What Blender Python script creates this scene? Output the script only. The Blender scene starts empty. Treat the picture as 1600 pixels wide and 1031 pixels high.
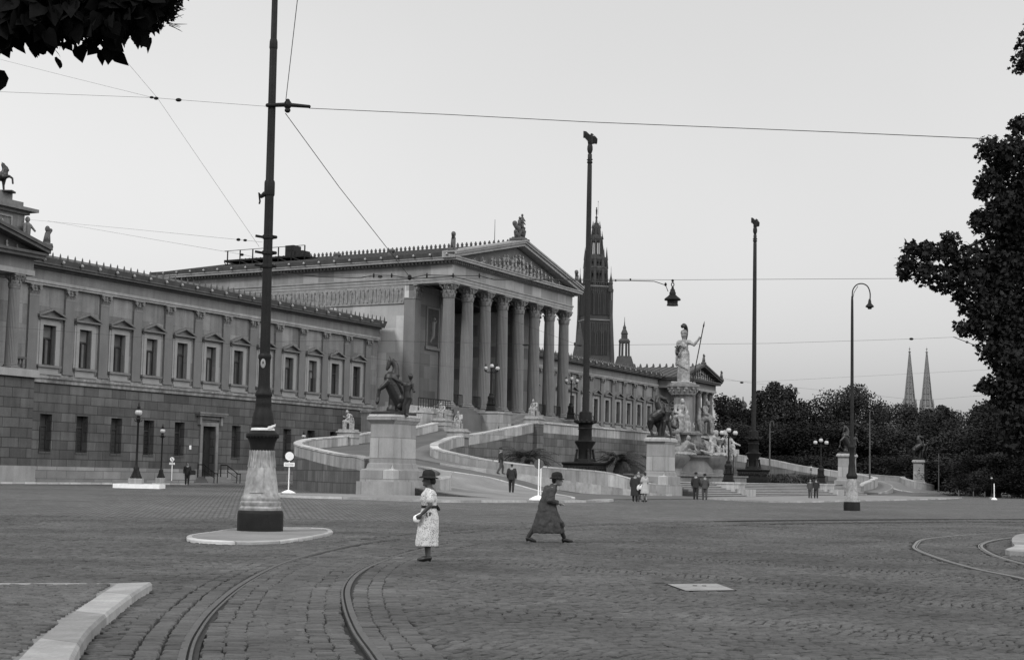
import bpy, bmesh, math, random
import numpy as np
from mathutils import Vector, Matrix
R = math.radians
random.seed(7); rng = np.random.default_rng(7)
scene = bpy.context.scene
COL = scene.collection

# ------------------------------------------------------------------ camera
HC = 1.68; FPX = 2508.98; PIT = .0898; ROLL = .0208
cr, sr = math.cos(ROLL), math.sin(ROLL)
X0 = Vector((1, 0, 0)); U0 = Vector((0, -math.sin(PIT), math.cos(PIT))); F0 = Vector((0, math.cos(PIT), math.sin(PIT)))
RT = X0*cr + U0*sr; UP = -X0*sr + U0*cr
cd = bpy.data.cameras.new('camera'); cam = bpy.data.objects.new('camera', cd); COL.objects.link(cam)
cam.matrix_world = Matrix(((RT.x, UP.x, -F0.x, 0), (RT.y, UP.y, -F0.y, 0), (RT.z, UP.z, -F0.z, HC), (0, 0, 0, 1)))
cd.sensor_width = 36; cd.sensor_fit = 'HORIZONTAL'; cd.lens = 36*FPX/1600; cd.clip_start = .1; cd.clip_end = 9000
scene.camera = cam

# ------------------------------------------------------------------ sky and sun (monochrome, overcast)
SUN_EL, SUN_AZ = R(42), R(-128)          # azimuth clockwise from +Y: from the left and slightly behind the camera
w = bpy.data.worlds.new('World'); scene.world = w; w.use_nodes = True
nt = w.node_tree; N = nt.nodes; L = nt.links; N.clear()
sky = N.new('ShaderNodeTexSky'); sky.sky_type = 'NISHITA'; sky.sun_disc = False
sky.sun_elevation = SUN_EL; sky.sun_rotation = -SUN_AZ; sky.air_density = 1.5; sky.dust_density = 4; sky.ozone_density = 1
bw = N.new('ShaderNodeRGBToBW'); L.new(sky.outputs[0], bw.inputs[0])
m1 = N.new('ShaderNodeMath'); m1.operation = 'MULTIPLY_ADD'; L.new(bw.outputs[0], m1.inputs[0])
m1.inputs[1].default_value = 1.6; m1.inputs[2].default_value = 2.6      # thin, even cloud over the sky
tcw = N.new('ShaderNodeTexCoord'); cn = N.new('ShaderNodeTexNoise'); cn.inputs['Scale'].default_value = 2.2; cn.inputs['Detail'].default_value = 5; L.new(tcw.outputs['Generated'], cn.inputs['Vector'])
cm = N.new('ShaderNodeMapRange'); L.new(cn.outputs['Fac'], cm.inputs[0]); cm.inputs[1].default_value = .3; cm.inputs[2].default_value = .7; cm.inputs[3].default_value = .965; cm.inputs[4].default_value = 1.03
m2 = N.new('ShaderNodeMath'); m2.operation = 'MULTIPLY'; L.new(m1.outputs[0], m2.inputs[0]); L.new(cm.outputs[0], m2.inputs[1])
bg = N.new('ShaderNodeBackground'); bg.inputs[1].default_value = .1; L.new(m2.outputs[0], bg.inputs[0])
wo = N.new('ShaderNodeOutputWorld'); L.new(bg.outputs[0], wo.inputs[0])
sl = bpy.data.lights.new('sun', 'SUN'); sl.energy = 2.4; sl.angle = R(14); sl.color = (1, 1, 1)
so = bpy.data.objects.new('sun', sl); COL.objects.link(so)
sd = Vector((math.sin(SUN_AZ)*math.cos(SUN_EL), math.cos(SUN_AZ)*math.cos(SUN_EL), math.sin(SUN_EL)))
so.rotation_euler = sd.to_track_quat('Z', 'Y').to_euler(); so.location = sd*60
scene.view_settings.view_transform = 'Standard'; scene.view_settings.look = 'None'
scene.view_settings.exposure = 0; scene.view_settings.gamma = 1

# ------------------------------------------------------------------ geometry of the place
A0 = .4459; OX, OY = -27.7063*1.2917, 124.0        # facade frame: s along the facade, p towards the street
SA, CA = math.sin(A0), math.cos(A0)
SM = 65.81                                        # axis of symmetry of the parliament
def W(s, p, z=0): return Vector((OX+SA*s+CA*p, OY+CA*s-SA*p, z))
FM = Matrix(((SA, -CA, 0, OX), (CA, SA, 0, OY), (0, 0, 1, 0), (0, 0, 0, 1)))   # local (s,-p,z) -> world
FROT = math.pi/2 - A0
def sstep(a, b, x):
    t = min(max((x-a)/(b-a), 0), 1); return t*t*(3-2*t)
def gz(x, y): return .3*sstep(40, 85, y)*(1-.75*sstep(-6, 14, x))
def ray(u, v):
    x = cr*(u-800)-sr*(515-v); y = sr*(u-800)+cr*(515-v)
    d = X0*x/FPX + U0*y/FPX + F0
    return d/d.y
def at(u, v, Y): return Vector((0, 0, HC))+ray(u, v)*Y
def gd(u, v):
    z = 0; d = ray(u, v)
    for i in range(60):
        P = Vector((0, 0, HC))+d*((z-HC)/d.z); z = .5*z+.5*gz(P.x, P.y)
    return P

# ------------------------------------------------------------------ materials (all neutral greys)
def mat(name, v, var=.2, nscale=1.5, rough=.85, bump=.3, bscale=12, brick=None, streak=0, spec=.3, stretch=None, coord='Object'):
    m = bpy.data.materials.new(name); m.use_nodes = True; T = m.node_tree; n = T.nodes; l = T.links
    b = n['Principled BSDF']; b.inputs['Roughness'].default_value = rough; b.inputs['Specular IOR Level'].default_value = spec
    tc = n.new('ShaderNodeTexCoord'); src = tc.outputs[coord]
    def noise(sc, det=5, vec=None, ro=.6):
        t = n.new('ShaderNodeTexNoise'); t.inputs['Scale'].default_value = sc; t.inputs['Detail'].default_value = det; t.inputs['Roughness'].default_value = ro
        l.new(vec or src, t.inputs['Vector']); return t.outputs['Fac']
    def mr(sock, a, c, lo=.25, hi=.75):
        t = n.new('ShaderNodeMapRange'); l.new(sock, t.inputs[0]); t.inputs[1].default_value = lo; t.inputs[2].default_value = hi; t.inputs[3].default_value = a; t.inputs[4].default_value = c; return t.outputs[0]
    def ma(op, a, c):
        t = n.new('ShaderNodeMath'); t.operation = op
        for i, q in enumerate((a, c)):
            if isinstance(q, (int, float)): t.inputs[i].default_value = q
            else: l.new(q, t.inputs[i])
        return t.outputs[0]
    val = ma('MULTIPLY', v, mr(noise(nscale), 1-var, 1+var))
    val = ma('MULTIPLY', val, mr(noise(bscale, 3), 1-var*.5, 1+var*.5))
    if streak:
        mp = n.new('ShaderNodeMapping'); l.new(src, mp.inputs[0]); mp.inputs['Scale'].default_value = (2.2, 2.2, .18)
        val = ma('MULTIPLY', val, mr(noise(1, 6, mp.outputs[0]), 1-streak, 1+streak*.4))
    hgt = noise(bscale, 6)
    if brick:
        bw_, bh, mv, mcol = brick
        sp = n.new('ShaderNodeSeparateXYZ'); l.new(src, sp.inputs[0])
        cb = n.new('ShaderNodeCombineXYZ'); l.new(ma('ADD', sp.outputs[0], sp.outputs[1]), cb.inputs[0]); l.new(sp.outputs[2], cb.inputs[1])
        br = n.new('ShaderNodeTexBrick'); l.new(cb.outputs[0], br.inputs['Vector']); br.inputs['Scale'].default_value = 1
        br.inputs['Brick Width'].default_value = bw_; br.inputs['Row Height'].default_value = bh; br.inputs['Mortar Size'].default_value = mv
        br.inputs['Color1'].default_value = (.72, .72, .72, 1); br.inputs['Color2'].default_value = (1.25, 1.25, 1.25, 1)
        br.inputs['Mortar'].default_value = (mcol, mcol, mcol, 1)
        g = n.new('ShaderNodeRGBToBW'); l.new(br.outputs['Color'], g.inputs[0]); val = ma('MULTIPLY', val, g.outputs[0])
        hgt = ma('MULTIPLY_ADD' if False else 'SUBTRACT', hgt, ma('MULTIPLY', br.outputs['Fac'], .8))
    cc = n.new('ShaderNodeCombineColor'); [l.new(val, cc.inputs[i]) for i in range(3)]
    l.new(cc.outputs[0], b.inputs['Base Color'])
    if bump:
        bp = n.new('ShaderNodeBump'); bp.inputs['Strength'].default_value = bump; bp.inputs['Distance'].default_value = .02
        l.new(hgt, bp.inputs['Height']); l.new(bp.outputs[0], b.inputs['Normal'])
    return m
MT = {
 'wing_low': mat('granite_ashlar', .088, .38, .35, brick=(1.7, .72, .03, .4), streak=.3, bump=.8),
 'wing_up': mat('sooty_limestone', .175, .25, .5, brick=(1.9, 1.54, .016, .65), streak=.35),
 'cornice': mat('grey_cornice_stone', .155, .22, .5, streak=.3),
 'band': mat('pale_cornice_stone', .26, .2, .6, streak=.25),
 'dark_cornice': mat('blackened_stone', .08, .25, .8, streak=.25),
 'trim': mat('pale_window_stone', .235, .14, .8),
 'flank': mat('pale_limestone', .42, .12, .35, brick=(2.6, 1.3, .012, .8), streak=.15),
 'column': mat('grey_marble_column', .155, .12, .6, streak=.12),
 'pilaster': mat('sooty_pilaster', .14, .14, .6, streak=.15),
 'nosing': mat('lit_step_edge', .30, .15, .5),  # light falling on the treads put into a paler edge colour
 'riser': mat('shaded_riser', .11, .2, .5),  # darker than the treads: shadow under the nosings put into the colour
 'capital': mat('carved_stone', .15, .3, 2.5, bscale=8),
 'relief': mat('relief_stone', .22, .35, 2.2, bscale=5, bump=1),
 'panel': mat('dark_painted_panel', .05, .3, 2),
 'porch': mat('shaded_porch_stone', .13, .14, .35, brick=(2.6, 1.3, .012, .8), streak=.15),  # darker copy of the flank stone, porch shade put into its colour
 'inner': mat('shaded_hall_stone', .014, .2, 1),  # near-black: shade of the hall and porch soffit put into the colour
 'glass': mat('window_glass', .028, .3, .5, rough=.15, bump=0, spec=.5),
 'curtain': mat('window_curtain', .10, .3, 1.2, rough=.4, bump=0),
 'sash': mat('dark_window_sash', .03, .2, 3, rough=.5),
 'door': mat('dark_oak_door', .018, .3, 3, rough=.6),
 'roof': mat('standing_seam_roof', .065, .2, .6, bump=.2),
 'spike': mat('roof_cresting_metal', .07, .2, 3),
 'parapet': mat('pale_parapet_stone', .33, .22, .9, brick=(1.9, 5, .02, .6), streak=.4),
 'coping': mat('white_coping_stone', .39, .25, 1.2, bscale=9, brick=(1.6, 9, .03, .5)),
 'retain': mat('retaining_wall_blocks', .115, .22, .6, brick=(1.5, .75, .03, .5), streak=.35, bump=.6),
 'pedestal': mat('granite_pedestal', .29, .16, .9, brick=(2.3, 1.22, .025, .55), streak=.25),
 'bronze': mat('dark_bronze', .013, .6, 2.2, rough=.45, bump=.4, bscale=9, spec=.45),
 'marble': mat('white_marble', .27, .5, 1.6, rough=.6, bscale=5, streak=.3),
 'marble_d': mat('weathered_marble', .20, .3, 1.2, rough=.7, bscale=4, streak=.35),
 'ftn': mat('fountain_granite', .17, .25, .8, streak=.3),
 'iron': mat('black_iron', .009, .4, 3, rough=.6, bscale=20, spec=.2),
 'iron_g': mat('dark_grey_iron', .016, .3, 3, rough=.6, bscale=25, spec=.2),
 'cast': mat('weathered_cast_iron', .28, .45, 2.2, rough=.7, bscale=9, streak=.35),
 'milk': mat('milk_glass', .40, .05, 2, rough=.25, bump=0, spec=.5),
 'whitepaint': mat('white_paint', .75, .12, 3, bscale=9, bump=.1),
 'kerb': mat('pale_granite_kerb', .27, .28, 2.2, bscale=30, bump=.6, brick=(2.3, 9, .015, .6)),
 'apron': mat('fine_paving', .18, .28, .4, bscale=9, bump=.4),
 'road': mat('ramp_roadway', .088, .3, .5, bscale=10, bump=.4),
 'pavslab': mat('grey_flagstones', .13, .14, .4, bscale=9),
 'step': mat('granite_steps', .20, .18, .5, streak=.1),
 'soil': mat('planting_bed', .035, .5, 1.5, bscale=6, bump=1),
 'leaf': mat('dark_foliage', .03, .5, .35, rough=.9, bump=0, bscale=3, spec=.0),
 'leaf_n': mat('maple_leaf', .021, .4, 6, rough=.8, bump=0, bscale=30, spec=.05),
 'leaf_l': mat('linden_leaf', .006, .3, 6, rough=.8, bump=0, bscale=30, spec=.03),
 'bark': mat('tree_bark', .05, .3, 3, bscale=14, bump=.8),
 'palm': mat('palm_frond', .035, .4, 2, rough=.7, bump=0),
 'tower': mat('dark_gothic_stone', .05, .3, .12, bscale=1.2, streak=.2),
 'spire': mat('pale_gothic_stone', .17, .3, .1, bscale=.8, streak=.1),  # pale stone tone also stands in for haze on the far spires
 'void': mat('dark_opening', .02, .1, 1, bump=0),
 'skin': mat('skin', .20, .1, 8, rough=.6, bump=0, bscale=30),
 'skin_d': mat('tanned_skin', .06, .15, 8, rough=.6, bump=0, bscale=30),
 'dress': None,
 'felt': mat('black_felt', .012, .3, 12, rough=.9, bump=.2, bscale=60),
 'hair': mat('dark_hair', .015, .4, 20, rough=.6, bscale=60),
 'shoe': mat('black_leather', .014, .3, 10, rough=.4, bump=0),
 'coat': mat('grey_wool_coat', .048, .22, 5, rough=.95, bump=.5, bscale=45, streak=.2),
 'suit': mat('dark_wool_suit', .026, .25, 5, rough=.95, bump=.3, bscale=40),
 'suit_m': mat('grey_wool_suit', .06, .25, 5, rough=.95, bump=.3, bscale=40),
 'pale': mat('pale_cotton', .34, .15, 5, rough=.9, bump=.3, bscale=30),
 'stock': mat('dark_stockings', .02, .15, 8, rough=.7, bump=0),
 'rail': mat('polished_rail_steel', .06, .3, 4, rough=.55, bump=0, spec=.4),
 'rail_b': mat('glint_rail_steel', .10, .25, 4, rough=.4, bump=0, spec=.6),  # highlights on the right-hand track put into a paler rail colour
 'groove': mat('rail_groove', .02, .3, 6, bump=0),
 'signdark': mat('dark_sign_enamel', .03, .2, 4, rough=.4, bump=0),
 'signgrey': mat('grey_sign_enamel', .08, .2, 4, rough=.5, bump=0),
 'wire': mat('tarred_wire', .03, .1, 3, bump=0),
 'cloth': mat('white_cloth_band', .6, .15, 6, bscale=14, bump=.6),
}
# printed dress: pale cotton with small dark blots
def dress_mat():
    m = mat('printed_summer_dress', .5, .1, 4, rough=.9, bump=.4, bscale=18)
    T = m.node_tree; n = T.nodes; l = T.links; b = n['Principled BSDF']
    src = b.inputs['Base Color'].links[0].from_socket
    tc = n.new('ShaderNodeTexCoord'); vo = n.new('ShaderNodeTexVoronoi'); vo.inputs['Scale'].default_value = 42; l.new(tc.outputs['Object'], vo.inputs['Vector'])
    nz = n.new('ShaderNodeTexNoise'); nz.inputs['Scale'].default_value = 14; l.new(tc.outputs['Object'], nz.inputs['Vector'])
    a = n.new('ShaderNodeMath'); a.operation = 'MULTIPLY_ADD'; l.new(nz.outputs['Fac'], a.inputs[0]); a.inputs[1].default_value = .5; l.new(vo.outputs['Distance'], a.inputs[2])
    rr = n.new('ShaderNodeMapRange'); l.new(a.outputs[0], rr.inputs[0]); rr.inputs[1].default_value = .52; rr.inputs[2].default_value = .68; rr.inputs[3].default_value = .34; rr.inputs[4].default_value = 1
    mx = n.new('ShaderNodeMix'); mx.data_type = 'RGBA'; mx.blend_type = 'MULTIPLY'; mx.inputs[0].default_value = 1
    l.new(src, mx.inputs[6]); cc = n.new('ShaderNodeCombineColor'); [l.new(rr.outputs[0], cc.inputs[i]) for i in range(3)]
    l.new(cc.outputs[0], mx.inputs[7]); l.new(mx.outputs[2], b.inputs['Base Color'])
    return m
MT['dress'] = dress_mat()
def per_object_tone(m, lo, hi):
    T = m.node_tree; n = T.nodes; l = T.links; b = n['Principled BSDF']; src = b.inputs['Base Color'].links[0].from_socket
    oi = n.new('ShaderNodeObjectInfo'); r_ = n.new('ShaderNodeMapRange'); l.new(oi.outputs['Random'], r_.inputs[0]); r_.inputs[3].default_value = lo; r_.inputs[4].default_value = hi
    mx = n.new('ShaderNodeMix'); mx.data_type = 'RGBA'; mx.blend_type = 'MULTIPLY'; mx.inputs[0].default_value = 1
    l.new(src, mx.inputs[6]); l.new(r_.outputs[0], mx.inputs[7]); l.new(mx.outputs[2], b.inputs['Base Color'])
per_object_tone(MT['leaf'], .6, 1.5); per_object_tone(MT['glass'], .6, 2.2); per_object_tone(MT['curtain'], .5, 1.5)

# ------------------------------------------------------------------ mesh builder
class MB:
    def __init__(s): s.v = []; s.f = []
    def add(s, vs, fs):
        o = len(s.v); s.v += [tuple(v) for v in vs]; s.f += [tuple(i+o for i in f) for f in fs]; return s
    def box(s, x0, x1, y0, y1, z0, z1):
        return s.add([(x0,y0,z0),(x1,y0,z0),(x1,y1,z0),(x0,y1,z0),(x0,y0,z1),(x1,y0,z1),(x1,y1,z1),(x0,y1,z1)],
              [(0,3,2,1),(4,5,6,7),(0,1,5,4),(1,2,6,5),(2,3,7,6),(3,0,4,7)])
    def fb(s, s0, s1, p0, p1, z0, z1): return s.box(s0, s1, -p1, -p0, z0, z1)   # facade-frame box
    def prism(s, poly, z0, z1):
        n = len(poly); zz0 = z0 if callable(z0) else (lambda x, y: z0); zz1 = z1 if callable(z1) else (lambda x, y: z1)
        vs = [(x, y, zz0(x, y)) for x, y in poly]+[(x, y, zz1(x, y)) for x, y in poly]
        return s.add(vs, [tuple(range(n))[::-1], tuple(range(n, 2*n))]+[(i, (i+1) % n, n+(i+1) % n, n+i) for i in range(n)])
    def ext(s, pts, d):          # extrude a 3D polygon by vector d
        n = len(pts); d = Vector(d); vs = [Vector(p) for p in pts]; vs += [p+d for p in vs]
        return s.add(vs, [tuple(range(n))[::-1], tuple(range(n, 2*n))]+[(i, (i+1) % n, n+(i+1) % n, n+i) for i in range(n)])
    def rings(s, rs, cap=True):
        n = len(rs[0]); vs = [p for r in rs for p in r]; fs = []
        for k in range(len(rs)-1):
            for i in range(n): j = (i+1) % n; fs.append((k*n+i, k*n+j, (k+1)*n+j, (k+1)*n+i))
        if cap: fs.append(tuple(range(n))[::-1]); fs.append(tuple((len(rs)-1)*n+i for i in range(n)))
        return s.add(vs, fs)
    def lathe(s, cx, cy, prof, n=16, flute=0, sq=False, ph=0, cz=0):
        rs = []
        for r, z in prof:
            ring = []
            for i in range(n):
                a = ph+2*math.pi*i/n; rr = r*(1-flute*(i % 2)) if flute else r
                ring.append((cx+rr*math.cos(a), cy+rr*math.sin(a), cz+z))
            rs.append(ring)
        return s.rings(rs)
    def sqprof(s, cx, cy, prof, asp=1, cz=0):     # square mouldings: (half, z)
        rs = [[(cx-h*asp, cy-h, cz+z), (cx+h*asp, cy-h, cz+z), (cx+h*asp, cy+h, cz+z), (cx-h*asp, cy+h, cz+z)] for h, z in prof]
        return s.rings(rs)
    def tube(s, pts, rad, n=8):
        pts = [Vector(p) for p in pts]; m = len(pts); rad = rad if hasattr(rad, '__len__') else [rad]*m
        rs = []; ref = None
        for k in range(m):
            t = (pts[min(k+1, m-1)]-pts[max(k-1, 0)]).normalized()
            if ref is None: ref = t.orthogonal().normalized()
            ref = (ref-t*ref.dot(t)); ref = ref.normalized() if ref.length > 1e-6 else t.orthogonal().normalized()
            b = t.cross(ref)
            rs.append([pts[k]+(ref*math.cos(2*math.pi*i/n)+b*math.sin(2*math.pi*i/n))*rad[k] for i in range(n)])
        return s.rings(rs)
    def ell(s, c, r, rot=None, n=12, m=8):
        c = Vector(c); r = r if hasattr(r, '__len__') else (r, r, r); q = (Matrix.Rotation(rot[1], 3, rot[0]) if rot else Matrix.Identity(3))
        rs = []
        for k in range(1, m):
            t = math.pi*k/m
            rs.append([c+q@Vector((r[0]*math.sin(t)*math.cos(2*math.pi*i/n), r[1]*math.sin(t)*math.sin(2*math.pi*i/n), -r[2]*math.cos(t))) for i in range(n)])
        o = len(s.v); s.rings(rs, cap=False); b = len(s.v)
        s.v += [tuple(c+q@Vector((0, 0, -r[2]))), tuple(c+q@Vector((0, 0, r[2])))]
        for i in range(n): j = (i+1) % n; s.f.append((b, o+j, o+i)); s.f.append((b+1, o+(m-2)*n+i, o+(m-2)*n+j))
        return s
    def rc(s, p, q, a, b, n=10):      # capsule-like round cone
        p, q = Vector(p), Vector(q); s.ell(p, a, n=n, m=6); s.ell(q, b, n=n, m=6); return s.tube([p, q], [a*.985, b*.985], n)
    def limb(s, pts, rad, n=10):
        for i in range(len(pts)-1): s.rc(pts[i], pts[i+1], rad[i], rad[i+1], n)
        return s
    def merge(s, o, M=None):
        return s.add([(M@Vector(v)) if M is not None else v for v in o.v], o.f)
    def xf(s, fn): s.v = [tuple(fn(Vector(v))) for v in s.v]; return s
    def build(s, name, m, parent=None, space='local', smooth=False, rec=True):
        vs = s.v
        if space == 'fac': vs = [FM@Vector(v) for v in vs]
        if parent is not None and space != 'local':
            inv = WM(parent).inverted(); vs = [inv@Vector(v) for v in vs]
        elif parent is None and space == 'fac': pass
        me = bpy.data.meshes.new(name); me.from_pydata([tuple(v) for v in vs], [], s.f)
        if rec:
            b = bmesh.new(); b.from_mesh(me); bmesh.ops.recalc_face_normals(b, faces=b.faces); b.to_mesh(me); b.free()
        me.materials.append(MT[m] if isinstance(m, str) else m)
        if smooth is True: me.shade_smooth()
        elif smooth: me.shade_smooth(); me.set_sharp_from_angle(angle=R(smooth))
        o = bpy.data.objects.new(name, me); COL.objects.link(o)
        if parent is not None: o.parent = parent
        return o
def WM(o):
    m = Matrix.LocRotScale(o.location, o.rotation_euler, o.scale)
    return WM(o.parent)@m if o.parent else m
def tag(o, label=None, cat=None, group=None, kind=None):
    for k, v in (('label', label), ('category', cat), ('group', group), ('kind', kind)):
        if v: o[k] = v
    return o
def thing(name, loc, rz=0, label=None, cat=None, group=None, scale=1):
    o = bpy.data.objects.new(name, None); COL.objects.link(o); o.location = loc; o.rotation_euler = (0, 0, rz); o.scale = (scale,)*3
    o.empty_display_size = .3
    return tag(o, label, cat, group)
def local(mb, parent):   # re-base a world-space MB to parent's local space
    inv = WM(parent).inverted(); return mb.xf(lambda v: inv@v)
def copy_tree(o, parent=None):
    c = o.copy(); COL.objects.link(c)
    if parent is not None: c.parent = parent
    for ch in list(o.children): copy_tree(ch, c)
    return c
def dup(o, loc, rz=None, label=None, group=None, scale=None):
    c = copy_tree(o); c.location = loc
    if rz is not None: c.rotation_euler = (0, 0, rz)
    if label: c['label'] = label
    if group: c['group'] = group
    if scale: c.scale = (scale,)*3
    return c
def struct(o): o['kind'] = 'structure'; return o
def voxel(mb, name, m, parent=None, vs=.02, it=3, fac=.5, rough=0, rscale=.1):
    """one continuous skin over overlapping forms"""
    me = bpy.data.meshes.new('tmp'); me.from_pydata(mb.v, [], mb.f)
    b = bmesh.new(); b.from_mesh(me); bmesh.ops.recalc_face_normals(b, faces=b.faces); b.to_mesh(me); b.free()
    o = bpy.data.objects.new('tmp', me); COL.objects.link(o)
    r = o.modifiers.new('r', 'REMESH'); r.mode = 'VOXEL'; r.voxel_size = vs; r.use_smooth_shade = True
    s = o.modifiers.new('s', 'SMOOTH'); s.factor = fac; s.iterations = it
    if rough:
        t = bpy.data.textures.new('t', 'CLOUDS'); t.noise_scale = rscale; d = o.modifiers.new('d', 'DISPLACE'); d.texture = t; d.strength = rough; d.mid_level = .5
    dg = bpy.context.evaluated_depsgraph_get(); dg.update()
    nm = bpy.data.meshes.new_from_object(o.evaluated_get(dg)); nm.name = name
    bpy.data.objects.remove(o); bpy.data.meshes.remove(me)
    nm.materials.clear(); nm.materials.append(MT[m] if isinstance(m, str) else m); nm.shade_smooth()
    q = bpy.data.objects.new(name, nm); COL.objects.link(q)
    if parent is not None: q.parent = parent
    return q
def spline(P, k=6):
    P = [Vector(p) for p in P]; out = []
    for i in range(len(P)-1):
        a, b, c, d = P[max(i-1, 0)], P[i], P[i+1], P[min(i+2, len(P)-1)]
        for j in range(k):
            t = j/k; out.append(.5*((2*b)+(c-a)*t+(2*a-5*b+4*c-d)*t*t+(3*b-a-3*c+d)*t**3))
    return out+[P[-1]]
# ------------------------------------------------------------------ ground: one sheet to the horizon
def ground():
    xs = sorted(set([-1500, -700, -300, -150] + list(np.arange(-80, 81, 4.)) + [150, 300, 700, 1500]))
    ys = sorted(set([-40, -10, 0, 10, 20, 30, 40] + list(np.arange(44, 100, 4.)) + [110, 130, 150, 200, 300, 500, 900, 1500, 3000]))
    mb = MB()
    mb.v = [(float(x), float(y), gz(x, y)) for y in ys for x in xs]; n = len(xs)
    mb.f = [(j*n+i, j*n+i+1, (j+1)*n+i+1, (j+1)*n+i) for j in range(len(ys)-1) for i in range(n-1)]
    m = bpy.data.materials.new('distant_setts'); m.use_nodes = True; T = m.node_tree; nn = T.nodes; l = T.links; b = nn['Principled BSDF']
    b.inputs['Roughness'].default_value = .9; b.inputs['Specular IOR Level'].default_value = .15
    tc = nn.new('ShaderNodeTexCoord')
    mp = nn.new('ShaderNodeMapping'); mp.inputs['Rotation'].default_value = (0, 0, R(-38)); l.new(tc.outputs['Object'], mp.inputs[0])
    br = nn.new('ShaderNodeTexBrick'); br.inputs['Scale'].default_value = 1; br.inputs['Brick Width'].default_value = .21; br.inputs['Row Height'].default_value = .19
    br.inputs['Mortar Size'].default_value = .018; br.inputs['Color1'].default_value = (.75,)*3+(1,); br.inputs['Color2'].default_value = (1.15,)*3+(1,); br.inputs['Mortar'].default_value = (.25,)*3+(1,)
    l.new(mp.outputs[0], br.inputs[0])
    n1 = nn.new('ShaderNodeTexNoise'); n1.inputs['Scale'].default_value = .09; n1.inputs['Detail'].default_value = 5; l.new(tc.outputs['Object'], n1.inputs['Vector'])
    n2 = nn.new('ShaderNodeTexNoise'); n2.inputs['Scale'].default_value = 1.3; n2.inputs['Detail'].default_value = 6; l.new(tc.outputs['Object'], n2.inputs['Vector'])
    r1 = nn.new('ShaderNodeMapRange'); l.new(n1.outputs['Fac'], r1.inputs[0]); r1.inputs[1].default_value = .3; r1.inputs[2].default_value = .7; r1.inputs[3].default_value = .10; r1.inputs[4].default_value = .15
    r2 = nn.new('ShaderNodeMapRange'); l.new(n2.outputs['Fac'], r2.inputs[0]); r2.inputs[1].default_value = .3; r2.inputs[2].default_value = .7; r2.inputs[3].default_value = .78; r2.inputs[4].default_value = 1.2
    g = nn.new('ShaderNodeRGBToBW'); l.new(br.outputs['Color'], g.inputs[0])
    a = nn.new('ShaderNodeMath'); a.operation = 'MULTIPLY'; l.new(r1.outputs[0], a.inputs[0]); l.new(r2.outputs[0], a.inputs[1])
    c = nn.new('ShaderNodeMath'); c.operation = 'MULTIPLY'; l.new(a.outputs[0], c.inputs[0]); l.new(g.outputs[0], c.inputs[1])
    cc = nn.new('ShaderNodeCombineColor'); [l.new(c.outputs[0], cc.inputs[i]) for i in range(3)]; l.new(cc.outputs[0], b.inputs['Base Color'])
    bp = nn.new('ShaderNodeBump'); bp.inputs['Strength'].default_value = .6; bp.inputs['Distance'].default_value = .03
    l.new(g.outputs[0], bp.inputs['Height']); l.new(bp.outputs[0], b.inputs['Normal'])
    o = mb.build('ground', m, rec=False); return struct(o)
GROUND = ground()

# ---- tram tracks (measured on the ground)
RL = [(-2.0, 10.0), (-2.45, 12.3), (-2.83, 14.28), (-3.13, 16.22), (-3.47, 19.14), (-3.8, 23.4), (-3.95, 28.4), (-3.75, 33.0), (-3.1, 39.0), (-1.8, 44.1), (-.2, 48.0), (1.6, 51.2), (4.6, 56.4), (7.4, 60.6), (11, 65), (18, 71.5), (30, 80)]
RR = [(-.45, 10.3), (-.8, 12.5), (-1.14, 14.6), (-1.52, 16.9), (-1.93, 19.98), (-2.24, 22.96), (-2.39, 26.06), (-2.33, 29.2), (-2.0, 33.3), (-1.37, 37.4), (-.39, 42.0), (1.04, 46.3), (4.0, 51.6), (6.75, 55.6), (10.2, 60), (17.4, 66.8), (29.6, 75.6)]
RO = [(7.2, 20), (8.6, 25), (9.06, 28.41), (9.09, 31.21), (9.4, 34.96), (10.1, 40.0), (10.94, 43.42), (12.24, 47.48), (14.39, 51.44), (16.46, 54.25), (19, 57), (26, 62.5)]
RI = [(8.9, 21), (10.2, 27), (10.55, 31), (11.0, 35.5), (11.75, 39.6), (12.9, 44.0), (14.6, 48.2), (16.6, 51.5), (20, 55.2), (27, 60.6)]
def smooth2(P, k=8): return [Vector((p.x, p.y, 0)) for p in spline([(x, y, 0) for x, y in P], k)]
def ribbon(path, off0, off1, z, zb=None):
    mb = MB(); n = len(path); top = []
    for i, p in enumerate(path):
        t = (path[min(i+1, n-1)]-path[max(i-1, 0)]).normalized(); q = Vector((t.y, -t.x, 0))
        for o_ in (off0, off1): P = p+q*o_; top.append((P.x, P.y, gz(P.x, P.y)+z))
    if zb is None:
        mb.add(top, [(2*i, 2*i+1, 2*i+3, 2*i+2) for i in range(n-1)])
    else:
        mb.add(top+[(x, y, gz(x, y)+zb) for x, y, _ in top],
               [(2*i, 2*i+1, 2*i+3, 2*i+2) for i in range(n-1)]+[(2*i, 2*i+2, 2*n+2*i+2, 2*n+2*i) for i in range(n-1)]+[(2*i+1, 2*n+2*i+1, 2*n+2*i+3, 2*i+3) for i in range(n-1)]
               +[(0, 2*n, 2*n+1, 1), (2*n-2, 2*n-1, 4*n-1, 4*n-2)])
    return mb
CZ = .05    # top of the setts above the sheet
TRK = [(smooth2(RL), smooth2(RR)), (smooth2(RO), smooth2(RI))]
LB = ['long curved tram track sweeping from the lower edge past the thick iron mast', 'tight tram track curve at the right edge of the cobbled square']
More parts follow.
